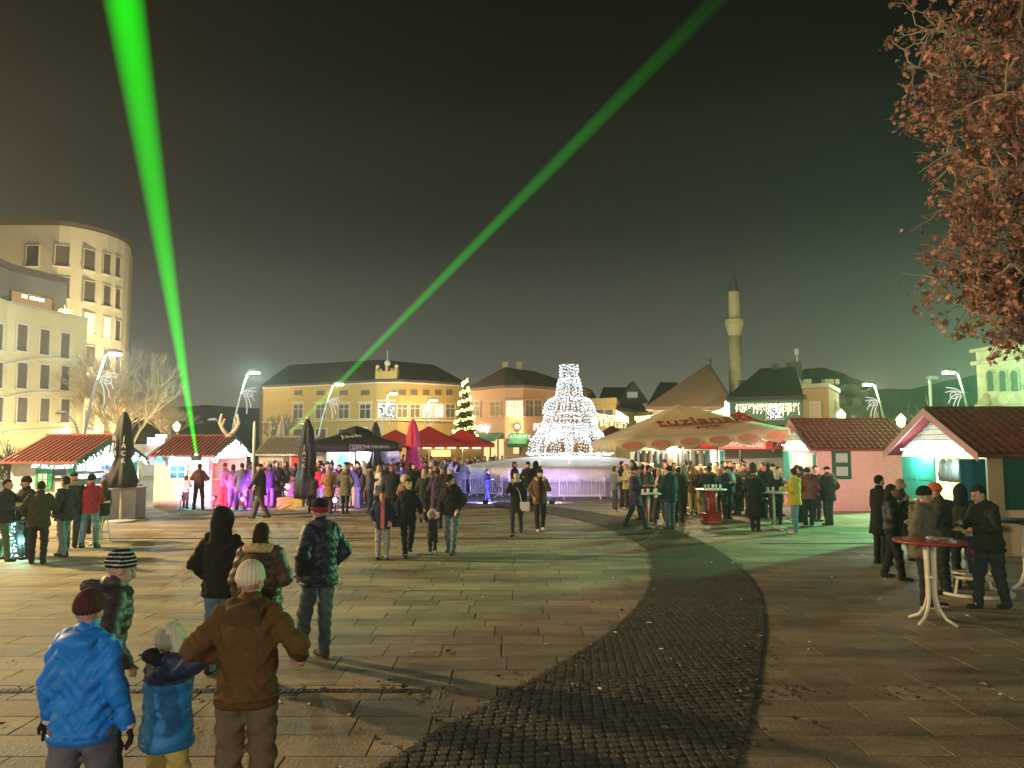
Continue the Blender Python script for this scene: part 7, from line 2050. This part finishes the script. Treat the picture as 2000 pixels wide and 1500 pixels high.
person('woman in black coat with white shoulder bag, hand at her mouth', 1009, 1.74, fy=1046, rot=-8, arms=('phone', 'down'), legs='walk', top=(.022, .02, .024), hem=.36, skirt=True, puff=.015, trs=(.03, .035, .05), tw=.85, hair=DKH, hl=.1, scarf=(.5, .42, .35), bag=((.60, .60, .62), 'right'), res=.021, group='two women walking towards the viewer')
person('woman in brown suede jacket with pale fur collar and white sneakers', 1055, 1.76, fy=1037, rot=6, arms=('pocket', 'phone'), legs='step', top=(.12, .07, .05), hem=.44, puff=.035, front=(.03, .02, .02), trs=(.03, .015, .015), shoe=(.65, .63, .6), hair=BROWNH, hl=.08, hood='fur', hoodc=(.48, .38, .30), hat=(.03, .02, .03), pom=True, res=.021, group='two women walking towards the viewer')
# ---- table group on the right
F = 'people at the right-hand bar tables'
person('man in long black coat behind the smoking woman, turned right', 1722, 1.82, fy=1102, rot=100, arms=('hold', 'hold'), legs='stand', top=(.014, .013, .015), hem=.34, puff=.015, skirt=True, trs=BLK_, hair=DKH, head=(0, .1), res=.021, group=F)
person('dark-haired woman in black leather jacket smoking a cigarette', 1746, 1.72, fy=1132, rot=60, arms=('hold', 'cup'), legs='step', top=(.017, .016, .018), hem=.52, puff=.02, tkind='nylon', trs=BLK_, tw=1.1, hair=DKH, hl=.12, head=(.3, .05), res=.020, bag=(BLK_, 'right'), group=F)
person('fair-haired person in dark jacket half hidden behind the smoking woman', 1764, 1.72, fy=1094, rot=75, arms=('hold', 'hold'), legs='step', top=(.02, .02, .024), hem=.46, puff=.02, trs=BLK_, hair=(.26, .2, .13), hl=.05, res=.024, group=F)
person('man in grey olive parka and black beanie behind the red-topped table', 1806, 1.80, fy=1186, rot=56, arms=('pocket', 'pocket'), legs='relax', top=(.13, .115, .085), hem=.42, puff=.04, tkind='cloth', trs=(.03, .022, .02), shoe=(.02, .02, .022), sole=(.6, .58, .5), hat=(.012, .012, .013), hood='down', hoodc=(.14, .12, .09), lean=.05, head=(.55, .2), res=.0165, group=F, build=1.05)
person('man in dark olive parka with an orange beanie, face turned away', 1846, 1.80, fy=1160, rot=250, arms=('table', 'table'), legs='stand', top=(.05, .048, .038), hem=.45, puff=.035, trs=BLK_, hat=(.50, .10, .02), hood='down', lean=.08, head=(-.2, .25), res=.0165, group=F)
person('person with a big black hood and dark backpack leaning over the ring-footed table', 1884, 1.74, fy=1150, rot=150, arms=('table', 'table'), legs='stand', top=(.016, .015, .017), hem=.46, puff=.03, trs=BLK_, hood='up', lean=.18, head=(.1, .3), bag=((.05, .045, .045), 'back'), res=.0165, group=F)
person('short-haired man in dark hooded jacket bent over the ring-footed table', 1938, 1.84, fy=1190, rot=284, arms=('hold', 'table'), legs='step', top=(.028, .022, .018), hem=.475, puff=.03, trs=(.028, .034, .038), tw=1.1, hair=DKH, hood='down', lean=.16, head=(-.2, .38), res=.0155, group=F, build=1.05)
# ---- left group
F = 'people at the left-hand bar tables'
person('person in dark padded jacket lit green, cut by the left edge', 6, 1.72, fy=1096, rot=95, arms=('hold', 'table'), legs='step', top=(.02, .022, .03), hem=.46, puff=.03, quilt=.09, trs=(.06, .1, .06), hair=DKH, res=.021, group=F)
person('man in black beanie and dark jacket facing the viewer behind the bottles', 45, 1.76, fy=1092, rot=-25, arms=('table', 'pocket'), legs='stand', top=(.022, .024, .024), hem=.46, puff=.03, trs=BLK_, hat=(.015, .014, .014), head=(-.5, .1), res=.021, group=F)
person('man in dark olive jacket seen from behind, leaning on the lit table', 72, 1.70, fy=1102, rot=200, arms=('table', 'pocket'), legs='relax', top=(.035, .037, .026), hem=.45, puff=.035, trs=BLK_, hair=DKH, head=(.4, .1), res=.020, group=F, build=1.08)
person('man in navy jacket and light jeans in profile, facing left', 122, 1.76, fy=1088, rot=255, arms=('pocket', 'pocket'), legs='step', top=(.025, .028, .045), hem=.45, puff=.03, trs=(.15, .20, .25), hair=DKH, hood='none', res=.020, group=F)
person('person with a tan fur collar half hidden behind the man in navy', 138, 1.80, fy=1072, rot=215, arms=('hold', 'hold'), legs='step', top=(.03, .03, .034), hem=.44, puff=.03, trs=DJEAN, hat=('cap', BLK_), hood='fur', hoodc=(.34, .24, .14), res=.024, group=F)
person('man in bright red jacket and light jeans seen from behind', 173, 1.74, fy=1070, rot=186, arms=('hold', 'hold'), legs='wide', top=(.36, .025, .04), hem=.475, puff=.03, trs=(.16, .24, .26), hair=DKH, hat=(.02, .016, .016), res=.020, group=F, build=1.06)
person('woman in black seated on the bar stool at the white counter', 198, 1.66, fy=1060, rot=250, arms=('table', 'hold'), legs='sit', top=(.02, .018, .02), hem=.52, puff=.015, trs=BLK_, hair=BROWNH, hl=.14, res=.024, group=F, up=-.10)
person('stall keeper in a dark coat inside the left hut', 212, 1.62, Y=26.2, rot=80, arms=('table', 'hold'), top=(.08, .05, .05), hair=BLONDE, hl=.1, res=.032, group=F, up=.08)
# ---- in front of the red-lit hut
F = 'people before the left huts'
person('child in pale jacket standing at the wall of the red-lit hut', 366, 1.28, Y=30.0, rot=160, arms='hold', top=(.5, .42, .45), hem=.5, trs=BLK_, hair=BROWNH, hl=.08, res=.03, hs=1.15, group=F)
person('person in dark hooded coat standing legs apart before the red-lit hut', 387, 1.76, fy=996, rot=178, arms=((( .14, -.05, -.24), (.02, -.2, -.3)), ((.14, -.05, -.24), (.02, -.2, -.3))), legs='wide', top=(.07, .025, .025), hem=.5, puff=.03, trs=BLK_, hood='down', res=.027, group=F)
def crowd(rows, grp, **kw):
    for (label, px, Y, h, rot, arms, legs, top, hem, trs, extra) in rows:
        d = dict(arms=arms, legs=legs, top=top, hem=hem, trs=trs, group=grp); d.update(kw); d.update(extra); person(label, px, h, Y=Y, rot=rot, **d)
crowd([
 ('man in plum jacket queuing first at the red-lit hut', 441, 30.4, 1.76, 150, 'hold', 'stand', (.10, .05, .12), .47, (.10, .02, .03), {}),  # violet light on the queue is put into these three people's clothes colours
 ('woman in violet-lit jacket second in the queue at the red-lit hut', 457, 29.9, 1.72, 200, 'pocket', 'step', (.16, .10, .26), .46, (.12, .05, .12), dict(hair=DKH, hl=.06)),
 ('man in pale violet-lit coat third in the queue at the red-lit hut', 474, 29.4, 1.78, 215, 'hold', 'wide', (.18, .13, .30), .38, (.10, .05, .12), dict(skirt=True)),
 ('tall man in dark coat behind the white flag pole', 489, 30.2, 1.82, 150, 'down', 'stand', (.05, .05, .10), .42, BLK_, {}),
 ('man striding left in a dark coat, swinging a white bag', 512, 25.6, 1.84, 262, 'fwd', 'walk', (.03, .028, .026), .42, (.05, .04, .035), dict(hat=('cap', BLK_), bag=((.55, .52, .42), 'left'), res=.023, lean=.06)),
 ('broad man in dark plum coat between flag pole and straw figure', 529, 30.2, 1.74, 185, 'hold', 'stand', (.07, .04, .09), .44, (.2, .15, .25), {}),
 ('bald man in long dark coat facing the viewer beside the straw figure', 543, 30.8, 1.80, 10, 'pocket', 'stand', (.035, .03, .06), .34, BLK_, dict(skirt=True, hair=(.3, .26, .22))),
 ('dark-haired woman in violet coat behind the straw figure', 562, 31.5, 1.68, 120, 'hold', 'step', (.06, .03, .10), .40, BLK_, dict(hair=DKH, hl=.12)),
 ('person in dark violet jacket close beside the black closed parasol', 578, 32.0, 1.72, 230, 'hold', 'stand', (.10, .07, .15), .46, (.2, .18, .28), {}),
 ('small person in a flowered dark coat under the black closed parasol', 612, 28.2, 1.42, 190, 'hold', 'step', (.06, .045, .06), .44, BLK_, dict(hair=DKH, hl=.08)),
], F)
F = 'crowd around the black parasol'
crowd([
 ('woman in hot pink hooded jacket and blue jeans beside the black closed parasol', 625, 29.2, 1.68, 120, 'pocket', 'stand', (.62, .02, .12), .47, (.14, .14, .42), dict(hood='down', hair=BROWNH, hl=.1)),
 ('long-haired woman in belted tan coat seen from behind', 643, 27.5, 1.72, 184, 'hold', 'stand', (.30, .16, .09), .36, (.09, .02, .015), dict(skirt=True, belt=True, hair=(.38, .27, .24), hl=.22, tw=.85, res=.023)),
 ('woman in olive parka with knitted cream hat seen from behind', 676, 27.6, 1.72, 178, 'pocket', 'close', (.15, .14, .10), .38, BLK_, dict(skirt=True, hat=(.5, .42, .36), hair=(.3, .24, .2), hl=.12, hood='fur', hoodc=(.16, .14, .11), tw=.8, res=.023)),
 ('person in tall teal hat behind the woman in the tan coat', 649, 30.6, 1.80, 10, 'hold', 'stand', (.30, .22, .26), .46, BLK_, dict(hat=(.03, .12, .16), pom=True)),
 ('woman in brown jacket raising a drink under the black parasol', 664, 30.3, 1.70, 320, 'cup', 'step', (.14, .07, .05), .46, (.3, .2, .16), dict(hair=DKH)),
 ('man in dark violet jacket and jeans leaning at the parasol pole', 701, 29.8, 1.80, 300, 'cup', 'stand', (.04, .035, .08), .46, (.06, .06, .10), {}),
 ('pale hooded figure behind the man with the backpack', 713, 32.0, 1.76, 20, 'hold', 'stand', (.55, .52, .58), .44, GRY, dict(hood='up')),
 ('man with a dark backpack standing in profile', 722, 27.8, 1.74, 105, 'hold', 'stand', (.10, .10, .14), .47, (.04, .05, .08), dict(bag=((.06, .05, .07), 'back'), hat=(.02, .02, .03), res=.024)),
 ('blonde woman in cream white coat with black handbag', 741, 28.6, 1.70, 120, 'hold', 'close', (.60, .56, .53), .36, BLK_, dict(skirt=True, hair=BLONDE, hl=.16, bag=(BLK_, 'left'))),
 ('woman in dark red jacket behind the blonde in the white coat', 752, 31.5, 1.68, 10, 'hold', 'stand', (.16, .05, .12), .46, BLK_, dict(hair=DKH, hl=.06)),
 ('big man in black coat seen from behind beside the white coat', 767, 25.8, 1.76, 184, 'hold', 'stand', (.022, .024, .032), .38, BLK_, dict(build=1.2, puff=.04, hair=(.3, .14, .14), res=.023)),
 ('child in bright blue jacket facing the viewer', 786, 31.0, 1.66, 0, 'hold', 'stand', (.04, .09, .46), .46, NAVY, dict(hat=NAVY, hoodc=NAVY)),
 ('tall man in black seen from behind beside the red closed parasol', 801, 28.6, 1.80, 175, 'hold', 'stand', (.024, .026, .034), .44, BLK_, {}),
 ('small woman with a fur-trimmed hood behind the striding woman', 792, 23.4, 1.52, 190, 'hold', 'stand', (.24, .15, .12), .42, GRY, dict(hood='furup', hoodc=(.45, .36, .32), res=.024)),
 ('woman with very long fair hair in a dark coat', 829, 24.4, 1.70, 185, 'down', 'step', (.04, .045, .045), .38, (.05, .05, .05), dict(skirt=True, hair=(.42, .35, .28), hl=.26, res=.023)),
 ('man in plum tracksuit with white side stripes walking away', 855, 22.6, 1.76, 188, 'fold', 'step', (.07, .04, .075), .50, (.08, .05, .09), dict(res=.023, hair=DKH, stripes=(.5, .45, .5))),
 ('woman in grey jacket between tracksuit and fair-haired woman', 842, 27.5, 1.68, 10, 'hold', 'stand', (.20, .15, .16), .46, DJEAN, dict(hair=DKH)),
 ('man in white jacket taking a picture near the barriers', 880, 36.5, 1.78, 100, 'phone', 'wide', (.62, .58, .58), .46, GRY, dict(hair=BROWNH)),
 ('woman in pale green jacket beside the man in white', 908, 38.5, 1.66, 20, 'hold', 'stand', (.3, .34, .30), .46, BLK_, dict(hair=DKH, hl=.1)),
 ('man in violet coat left of the woman with the fur-trimmed hood', 779, 33.4, 1.74, 200, 'hold', 'stand', (.10, .04, .12), .44, BLK_, {}),
 ('woman in grey coat in front of the bright drinks stall', 733, 34.2, 1.66, 30, 'hold', 'stand', (.28, .26, .30), .44, BLK_, dict(hair=BROWNH, hl=.1)),
 ('woman with blonde hair beside the parasol pole, glass in hand', 688, 33.0, 1.70, 340, 'cup', 'stand', (.12, .05, .06), .44, BLK_, dict(hair=BLONDE, hl=.12)),
 ('boy in dark blue standing at the small bicycle before the barrier', 952, 33.6, 1.42, 75, 'hold', 'step', (.02, .022, .06), .46, (.02, .02, .05), dict(hair=DKH, hs=1.12, res=.026)),
 ('woman with dark bob behind the two walking women, left of three', 1005, 31.0, 1.80, 70, 'hold', 'stand', (.018, .016, .02), .38, BLK_, dict(hair=DKH, hl=.05, res=.026)),
 ('middle one of three people in black before the basin', 1031, 30.6, 1.80, 5, 'pocket', 'stand', (.016, .015, .018), .38, BLK_, dict(hat=(.015, .015, .017), res=.026)),
 ('person in black hood, right one of three before the basin', 1046, 30.8, 1.82, 200, 'hold', 'stand', (.02, .018, .022), .38, BLK_, dict(hood='up', res=.026)),
], F)
F = 'crowd around the beige parasol'
crowd([
 ('woman in grey denim jacket and white boots left of the beige parasol', 1200, 28.6, 1.68, 100, 'hold', 'stand', (.17, .18, .22), .47, (.05, .06, .09), dict(shoe=(.6, .57, .5), hair=BROWNH, hl=.06, hood='fur', hoodc=(.4, .35, .33), res=.024)),
 ('tall man in black behind the woman in grey denim', 1214, 30.5, 1.84, 90, 'hold', 'stand', (.02, .018, .02), .46, BLK_, {}),
 ('woman in pale yellow parka with hood beside the grey denim jacket', 1223, 29.6, 1.74, 250, 'hold', 'stand', (.40, .33, .16), .44, (.04, .04, .06), dict(hood='down', shoe=(.5, .48, .45), hair=(.25, .18, .12), hl=.06)),
 ('man in long purple navy coat with knitted hat at the silver table', 1240, 22.4, 1.84, 60, 'hold', 'walk2', (.05, .032, .085), .38, (.035, .04, .045), dict(skirt=True, hat=(.015, .015, .018), pom=True, res=.021, hoodc=GRY, scarf=(.2, .18, .18))),
 ('older grey-bearded man facing left behind the purple coat', 1251, 25.2, 1.76, 300, 'hold', 'stand', (.03, .03, .035), .46, BLK_, dict(hat=('cap', (.08, .05, .05)), hair=(.5, .5, .5))),
 ('man in slate grey jacket with dark hair at the silver table', 1266, 24.5, 1.82, 75, 'hold', 'stand', (.045, .05, .065), .47, BLK_, dict(hair=DKH, res=.024)),
 ('person with a hot pink scarf behind the table', 1277, 25.6, 1.66, 200, 'hold', 'stand', (.60, .03, .10), .46, (.3, .04, .06), dict(hair=DKH, hl=.12)),
 ('fair-haired woman in black and white jacket with white sneakers', 1287, 23.8, 1.72, 300, 'hold', 'step', (.03, .025, .028), .47, (.035, .045, .06), dict(shoe=(.65, .62, .58), hair=(.45, .30, .22), hl=.08, front=(.5, .45, .45), res=.023)),
 ('man in dark teal hooded jacket and jeans seen from behind', 1306, 22.4, 1.84, 212, 'hold', 'stand', (.016, .045, .058), .44, (.075, .10, .12), dict(hood='down', hat=(.02, .022, .03), puff=.04, res=.021, build=1.06)),
 ('person in black coat right behind the teal jacket', 1324, 24.4, 1.76, 150, 'hold', 'stand', (.025, .028, .03), .44, BLK_, dict(hood='fur', hoodc=(.06, .05, .04))),
 ('woman in pale hood facing the viewer left of the parasol pole', 1331, 27.0, 1.74, 20, 'hold', 'stand', (.10, .08, .07), .44, BLK_, dict(hood='furup', hoodc=(.5, .42, .34))),
 ('woman with long ginger hair sitting at the thin table by the pole', 1352, 27.6, 1.72, 190, 'hold', 'stand', (.12, .05, .03), .44, (.4, .32, .14), dict(hair=GINGER, hl=.28)),
 ('tall man in black at the back, right of the parasol pole', 1348, 31.5, 1.82, 160, 'cup', 'stand', (.02, .02, .02), .46, BLK_, {}),
 ('woman in black with brown hair and yellow trousers', 1368, 27.0, 1.66, 200, 'table', 'stand', (.03, .02, .02), .50, (.45, .36, .14), dict(hair=(.3, .18, .1), hl=.04)),
 ('broad man in black jacket with tan fur collar behind the red barrel', 1384, 26.2, 1.76, 182, 'table', 'stand', (.018, .018, .022), .47, (.06, .03, .02), dict(hood='fur', hoodc=(.22, .15, .06), build=1.12, puff=.035, res=.023)),
 ('man in navy jacket looking down right of the red barrel', 1417, 25.6, 1.76, 30, 'hold', 'stand', (.018, .026, .05), .46, BLK_, dict(head=(.4, .4), res=.023)),
 ('person in pale blue denim jacket beside the man in navy', 1426, 27.0, 1.70, 250, 'hold', 'step', (.16, .26, .36), .47, DJEAN, dict(hair=DKH)),
 ('blonde woman in white jacket lit by the hut', 1441, 30.0, 1.74, 10, 'cup', 'stand', (.55, .52, .42), .46, BLK_, dict(hair=(.5, .42, .22), hl=.14)),
 ('man in black with white-rimmed hair behind the beret woman', 1452, 29.0, 1.74, 320, 'hold', 'stand', (.03, .03, .03), .46, BLK_, {}),
 ('small woman in dark jacket facing left near the navy man', 1438, 27.4, 1.60, 290, 'hold', 'stand', (.025, .035, .04), .47, BLK_, dict(hair=(.3, .2, .1), hl=.1)),
 ('woman in long black coat with brown collar and dark beret', 1471, 22.2, 1.78, 150, 'hold', 'close', (.012, .012, .014), .22, BLK_, dict(skirt=True, hat=(.04, .025, .02), hood='fur', hoodc=(.10, .055, .035), head=(-.7, 0), res=.021, build=1.1)),
 ('tall hooded person in dark brown fur right behind the beret woman', 1469, 25.6, 1.86, 185, 'hold', 'stand', (.035, .03, .024), .40, BLK_, dict(hood='up', skirt=True)),
 ('tall man in dark green jacket seen from behind', 1499, 25.8, 1.88, 170, 'hold', 'stand', (.022, .03, .03), .46, BLK_, dict(res=.024, build=1.06)),
 ('blonde woman in black seen from behind at the cream-poled table', 1514, 23.8, 1.70, 184, 'hold', 'stand', (.016, .015, .016), .50, (.02, .02, .02), dict(hair=(.52, .42, .28), hl=.14, res=.023)),
 ('man in mustard yellow parka and jeans in profile', 1549, 21.4, 1.80, 238, 'hold', 'stand', (.40, .33, .035), .44, (.11, .19, .26), dict(hood='down', shoe=(.4, .42, .4), sole=(.6, .6, .55), hair=DKH, head=(-.5, .05), puff=.03, res=.0205)),
 ('dark-haired man half hidden right of the mustard parka', 1562, 24.6, 1.78, 200, 'hold', 'stand', (.03, .03, .03), .46, BLK_, {}),
 ('person in wine red padded jacket seen from behind', 1575, 23.4, 1.76, 178, 'pocket', 'stand', (.15, .022, .03), .46, BLK_, dict(quilt=.09, tkind='nylon', puff=.035, hat=(.02, .03, .025), shoe=(.02, .02, .02), sole=(.5, .5, .5), res=.023)),
 ('man in black jacket facing the viewer beside the wine red jacket', 1591, 24.8, 1.80, 20, 'pocket', 'stand', (.016, .016, .016), .46, BLK_, dict(hood='none')),
 ('man in black fur-hooded parka and cap at the green notice board', 1614, 23.6, 1.80, 205, 'pocket', 'stand', (.022, .022, .018), .42, (.03, .045, .04), dict(hat=('cap', BLK_), hood='fur', hoodc=(.10, .09, .06), puff=.045, res=.022, build=1.1)),
 ('man with red jacket drinking at the back before the brick-coloured post', 1488, 31.0, 1.78, 250, 'cup', 'stand', (.3, .06, .09), .46, BLK_, {}),
 ('woman in pink jacket deep under the beige parasol', 1298, 31.0, 1.70, 20, 'cup', 'stand', (.5, .2, .2), .46, BLK_, dict(hair=BLONDE, hl=.1)),
 ('man in white shirt deep under the beige parasol', 1264, 31.8, 1.80, 300, 'hold', 'stand', (.6, .56, .52), .5, BLK_, {}),
 ('woman in dark jacket with rosy face deep under the beige parasol', 1310, 28.6, 1.70, 340, 'hold', 'stand', (.05, .03, .03), .46, BLK_, dict(hair=DKH, hl=.08)),
 ('person in rose knitted hat behind the grey-bearded man', 1252, 29.6, 1.80, 190, 'hold', 'stand', (.2, .08, .08), .46, BLK_, dict(hat=(.5, .25, .22))),
 ('tall man in dark coat before the hanging coats', 1338, 34.0, 1.82, 170, 'hold', 'stand', (.03, .02, .02), .4, BLK_, {}),
 ('woman with bright blonde curls lit from the stall', 1396, 29.2, 1.76, 20, 'hold', 'stand', (.4, .32, .2), .46, BLK_, dict(hair=(.6, .52, .36), hl=.1, hs=1.1)),
 ('woman with ginger bob between blonde curls and navy man', 1406, 27.6, 1.62, 200, 'hold', 'stand', (.1, .04, .02), .46, BLK_, dict(hair=GINGER, hl=.06)),
], F)
# ---- the dense far crowd under the red parasols: eight built, the rest are copies with clothes of their own colour
protos = []
r2 = random.Random(99)
FAR = 'distant crowd under the red parasols'
FL = 'dark-clad person in the distant crowd under the red parasols'
for i in range(8):
    t = person(FL, 780 + i * 22, r2.uniform(1.64, 1.82), Y=44 + r2.uniform(-2, 3), rot=r2.uniform(0, 360), arms=r2.choice(('hold', 'pocket', 'cup', 'down')), legs=r2.choice(('stand', 'step')),
               top=r2.choice(((.05, .02, .03), (.03, .02, .03), (.08, .03, .04), (.04, .04, .06))), hem=r2.choice((.45, .38)), trs=BLK_, hair=r2.choice((DKH, BROWNH, BLONDE)), hl=r2.choice((0, 0, .1)), hat=r2.choice((None, None, BLK_, (.2, .04, .05))), res=.042, group=FAR)
    protos.append(t)
PN = ('dark wine', 'black', 'plum', 'grey brown', 'navy', 'rose red', 'grey', 'charcoal', 'rust brown', 'slate', 'pale beige', 'brown', 'petrol', 'red')
pal = [cloth(c) for c in ((.05, .02, .03), (.02, .02, .03), (.10, .03, .05), (.14, .10, .12), (.04, .05, .09), (.30, .10, .12), (.22, .2, .2), (.03, .03, .03), (.16, .05, .02))]
for i in range(84):
    o = copy_tree(r2.choice(protos))
    px = r2.uniform(755, 985); Y = r2.uniform(39, 56) if px < 925 else r2.uniform(45, 58)
    q = at(px, HORIZ, Y)
    if i >= 66:
        px = r2.uniform(1050, 1185); Y = r2.uniform(50, 62); q = at(px, HORIZ, Y); o['label'] = 'dark-clad person standing far behind the light fountain'; o['group'] = 'people behind the light fountain'
    elif i >= 56:
        px = r2.uniform(650, 770); Y = r2.uniform(35, 42); q = at(px, HORIZ, Y); o['label'] = 'dark-clad person in the press of people behind the black parasol'; o['group'] = 'people behind the black parasol'
    o.location = (q.x, Y, 0); o.rotation_euler = (0, 0, r2.uniform(0, 6.28))
    s = r2.uniform(.95, 1.05); o.scale = (s, s, s)
    for ch in o.children:
        if ch.name.split('.')[0] in ('jacket', 'coat', 'hat'):
            q = r2.randrange(len(pal)); ch.material_slots[0].link = 'OBJECT'; ch.material_slots[0].material = pal[q]
            if ch.name[0] != 'h': o['label'] = o['label'].replace('dark-clad person', 'person in ' + PN[q])

# more people pressed between the named ones, copies of those already built with other clothes
MID = [o for o in col.objects if o.type == 'EMPTY' and o.get('group') in ('crowd around the black parasol', 'crowd around the beige parasol') and not any(c.name.startswith(('backpack', 'handbag')) for c in o.children)]
pal2 = pal + [cloth(c) for c in ((.08, .09, .12), (.35, .3, .26), (.12, .07, .05), (.05, .1, .14), (.25, .05, .06))]
PACK = [('person in the packed crowd under the beige parasol', 'packed crowd under the beige parasol', 1215, 1470, 27.5, 36.5, 26), ('person in the packed crowd between black parasol and fountain', 'packed crowd beside the black parasol', 610, 885, 29.5, 38.5, 34),
        ('person standing close to others before the red-lit hut', 'packed crowd before the red-lit hut', 432, 580, 31.5, 35.5, 8), ('person standing close to others near the pink hut', 'packed crowd near the pink hut', 1470, 1600, 25.5, 28.0, 6)]
for lab, grp, a, b, Y0, Y1, n in PACK:
    for i in range(n):
        px, Y = a + (b - a) * (i + r2.random()) / n, r2.uniform(Y0, Y1)
        q = at(px, HORIZ, Y)
        if a < 600 and q.x < -11.7: continue
        o = copy_tree(r2.choice(MID)); o['label'] = lab; o['group'] = grp
        o.location = (q.x, Y, 0); o.rotation_euler = (0, 0, r2.uniform(0, 6.28)); s = r2.uniform(.94, 1.03); o.scale = (s, s, s)
        for ch in o.children:
            if ch.name.split('.')[0] in ('jacket', 'coat'):
                q = r2.randrange(len(pal2)); ch.material_slots[0].link = 'OBJECT'; ch.material_slots[0].material = pal2[q]
                o['label'] = lab.replace('person', 'person in ' + PN[q] + ' ' + ch.name.split('.')[0])
# ================================================================== night haze over the square
hz = bpy.data.materials.new('night_haze'); hz.use_nodes = True
n, l = hz.node_tree.nodes, hz.node_tree.links
n.clear()
ho_ = n.new('ShaderNodeOutputMaterial'); hv = n.new('ShaderNodeVolumePrincipled')
hv.inputs['Color'].default_value = (0.93, 0.95, 0.92, 1)
hv.inputs['Density'].default_value = 0.0008
hv.inputs['Anisotropy'].default_value = 0.55
l.new(hv.outputs[0], ho_.inputs['Volume'])
MB().bb((-175, -30, -1.2), (175, 222, 29)).build('haze', hz, kind='stuff')
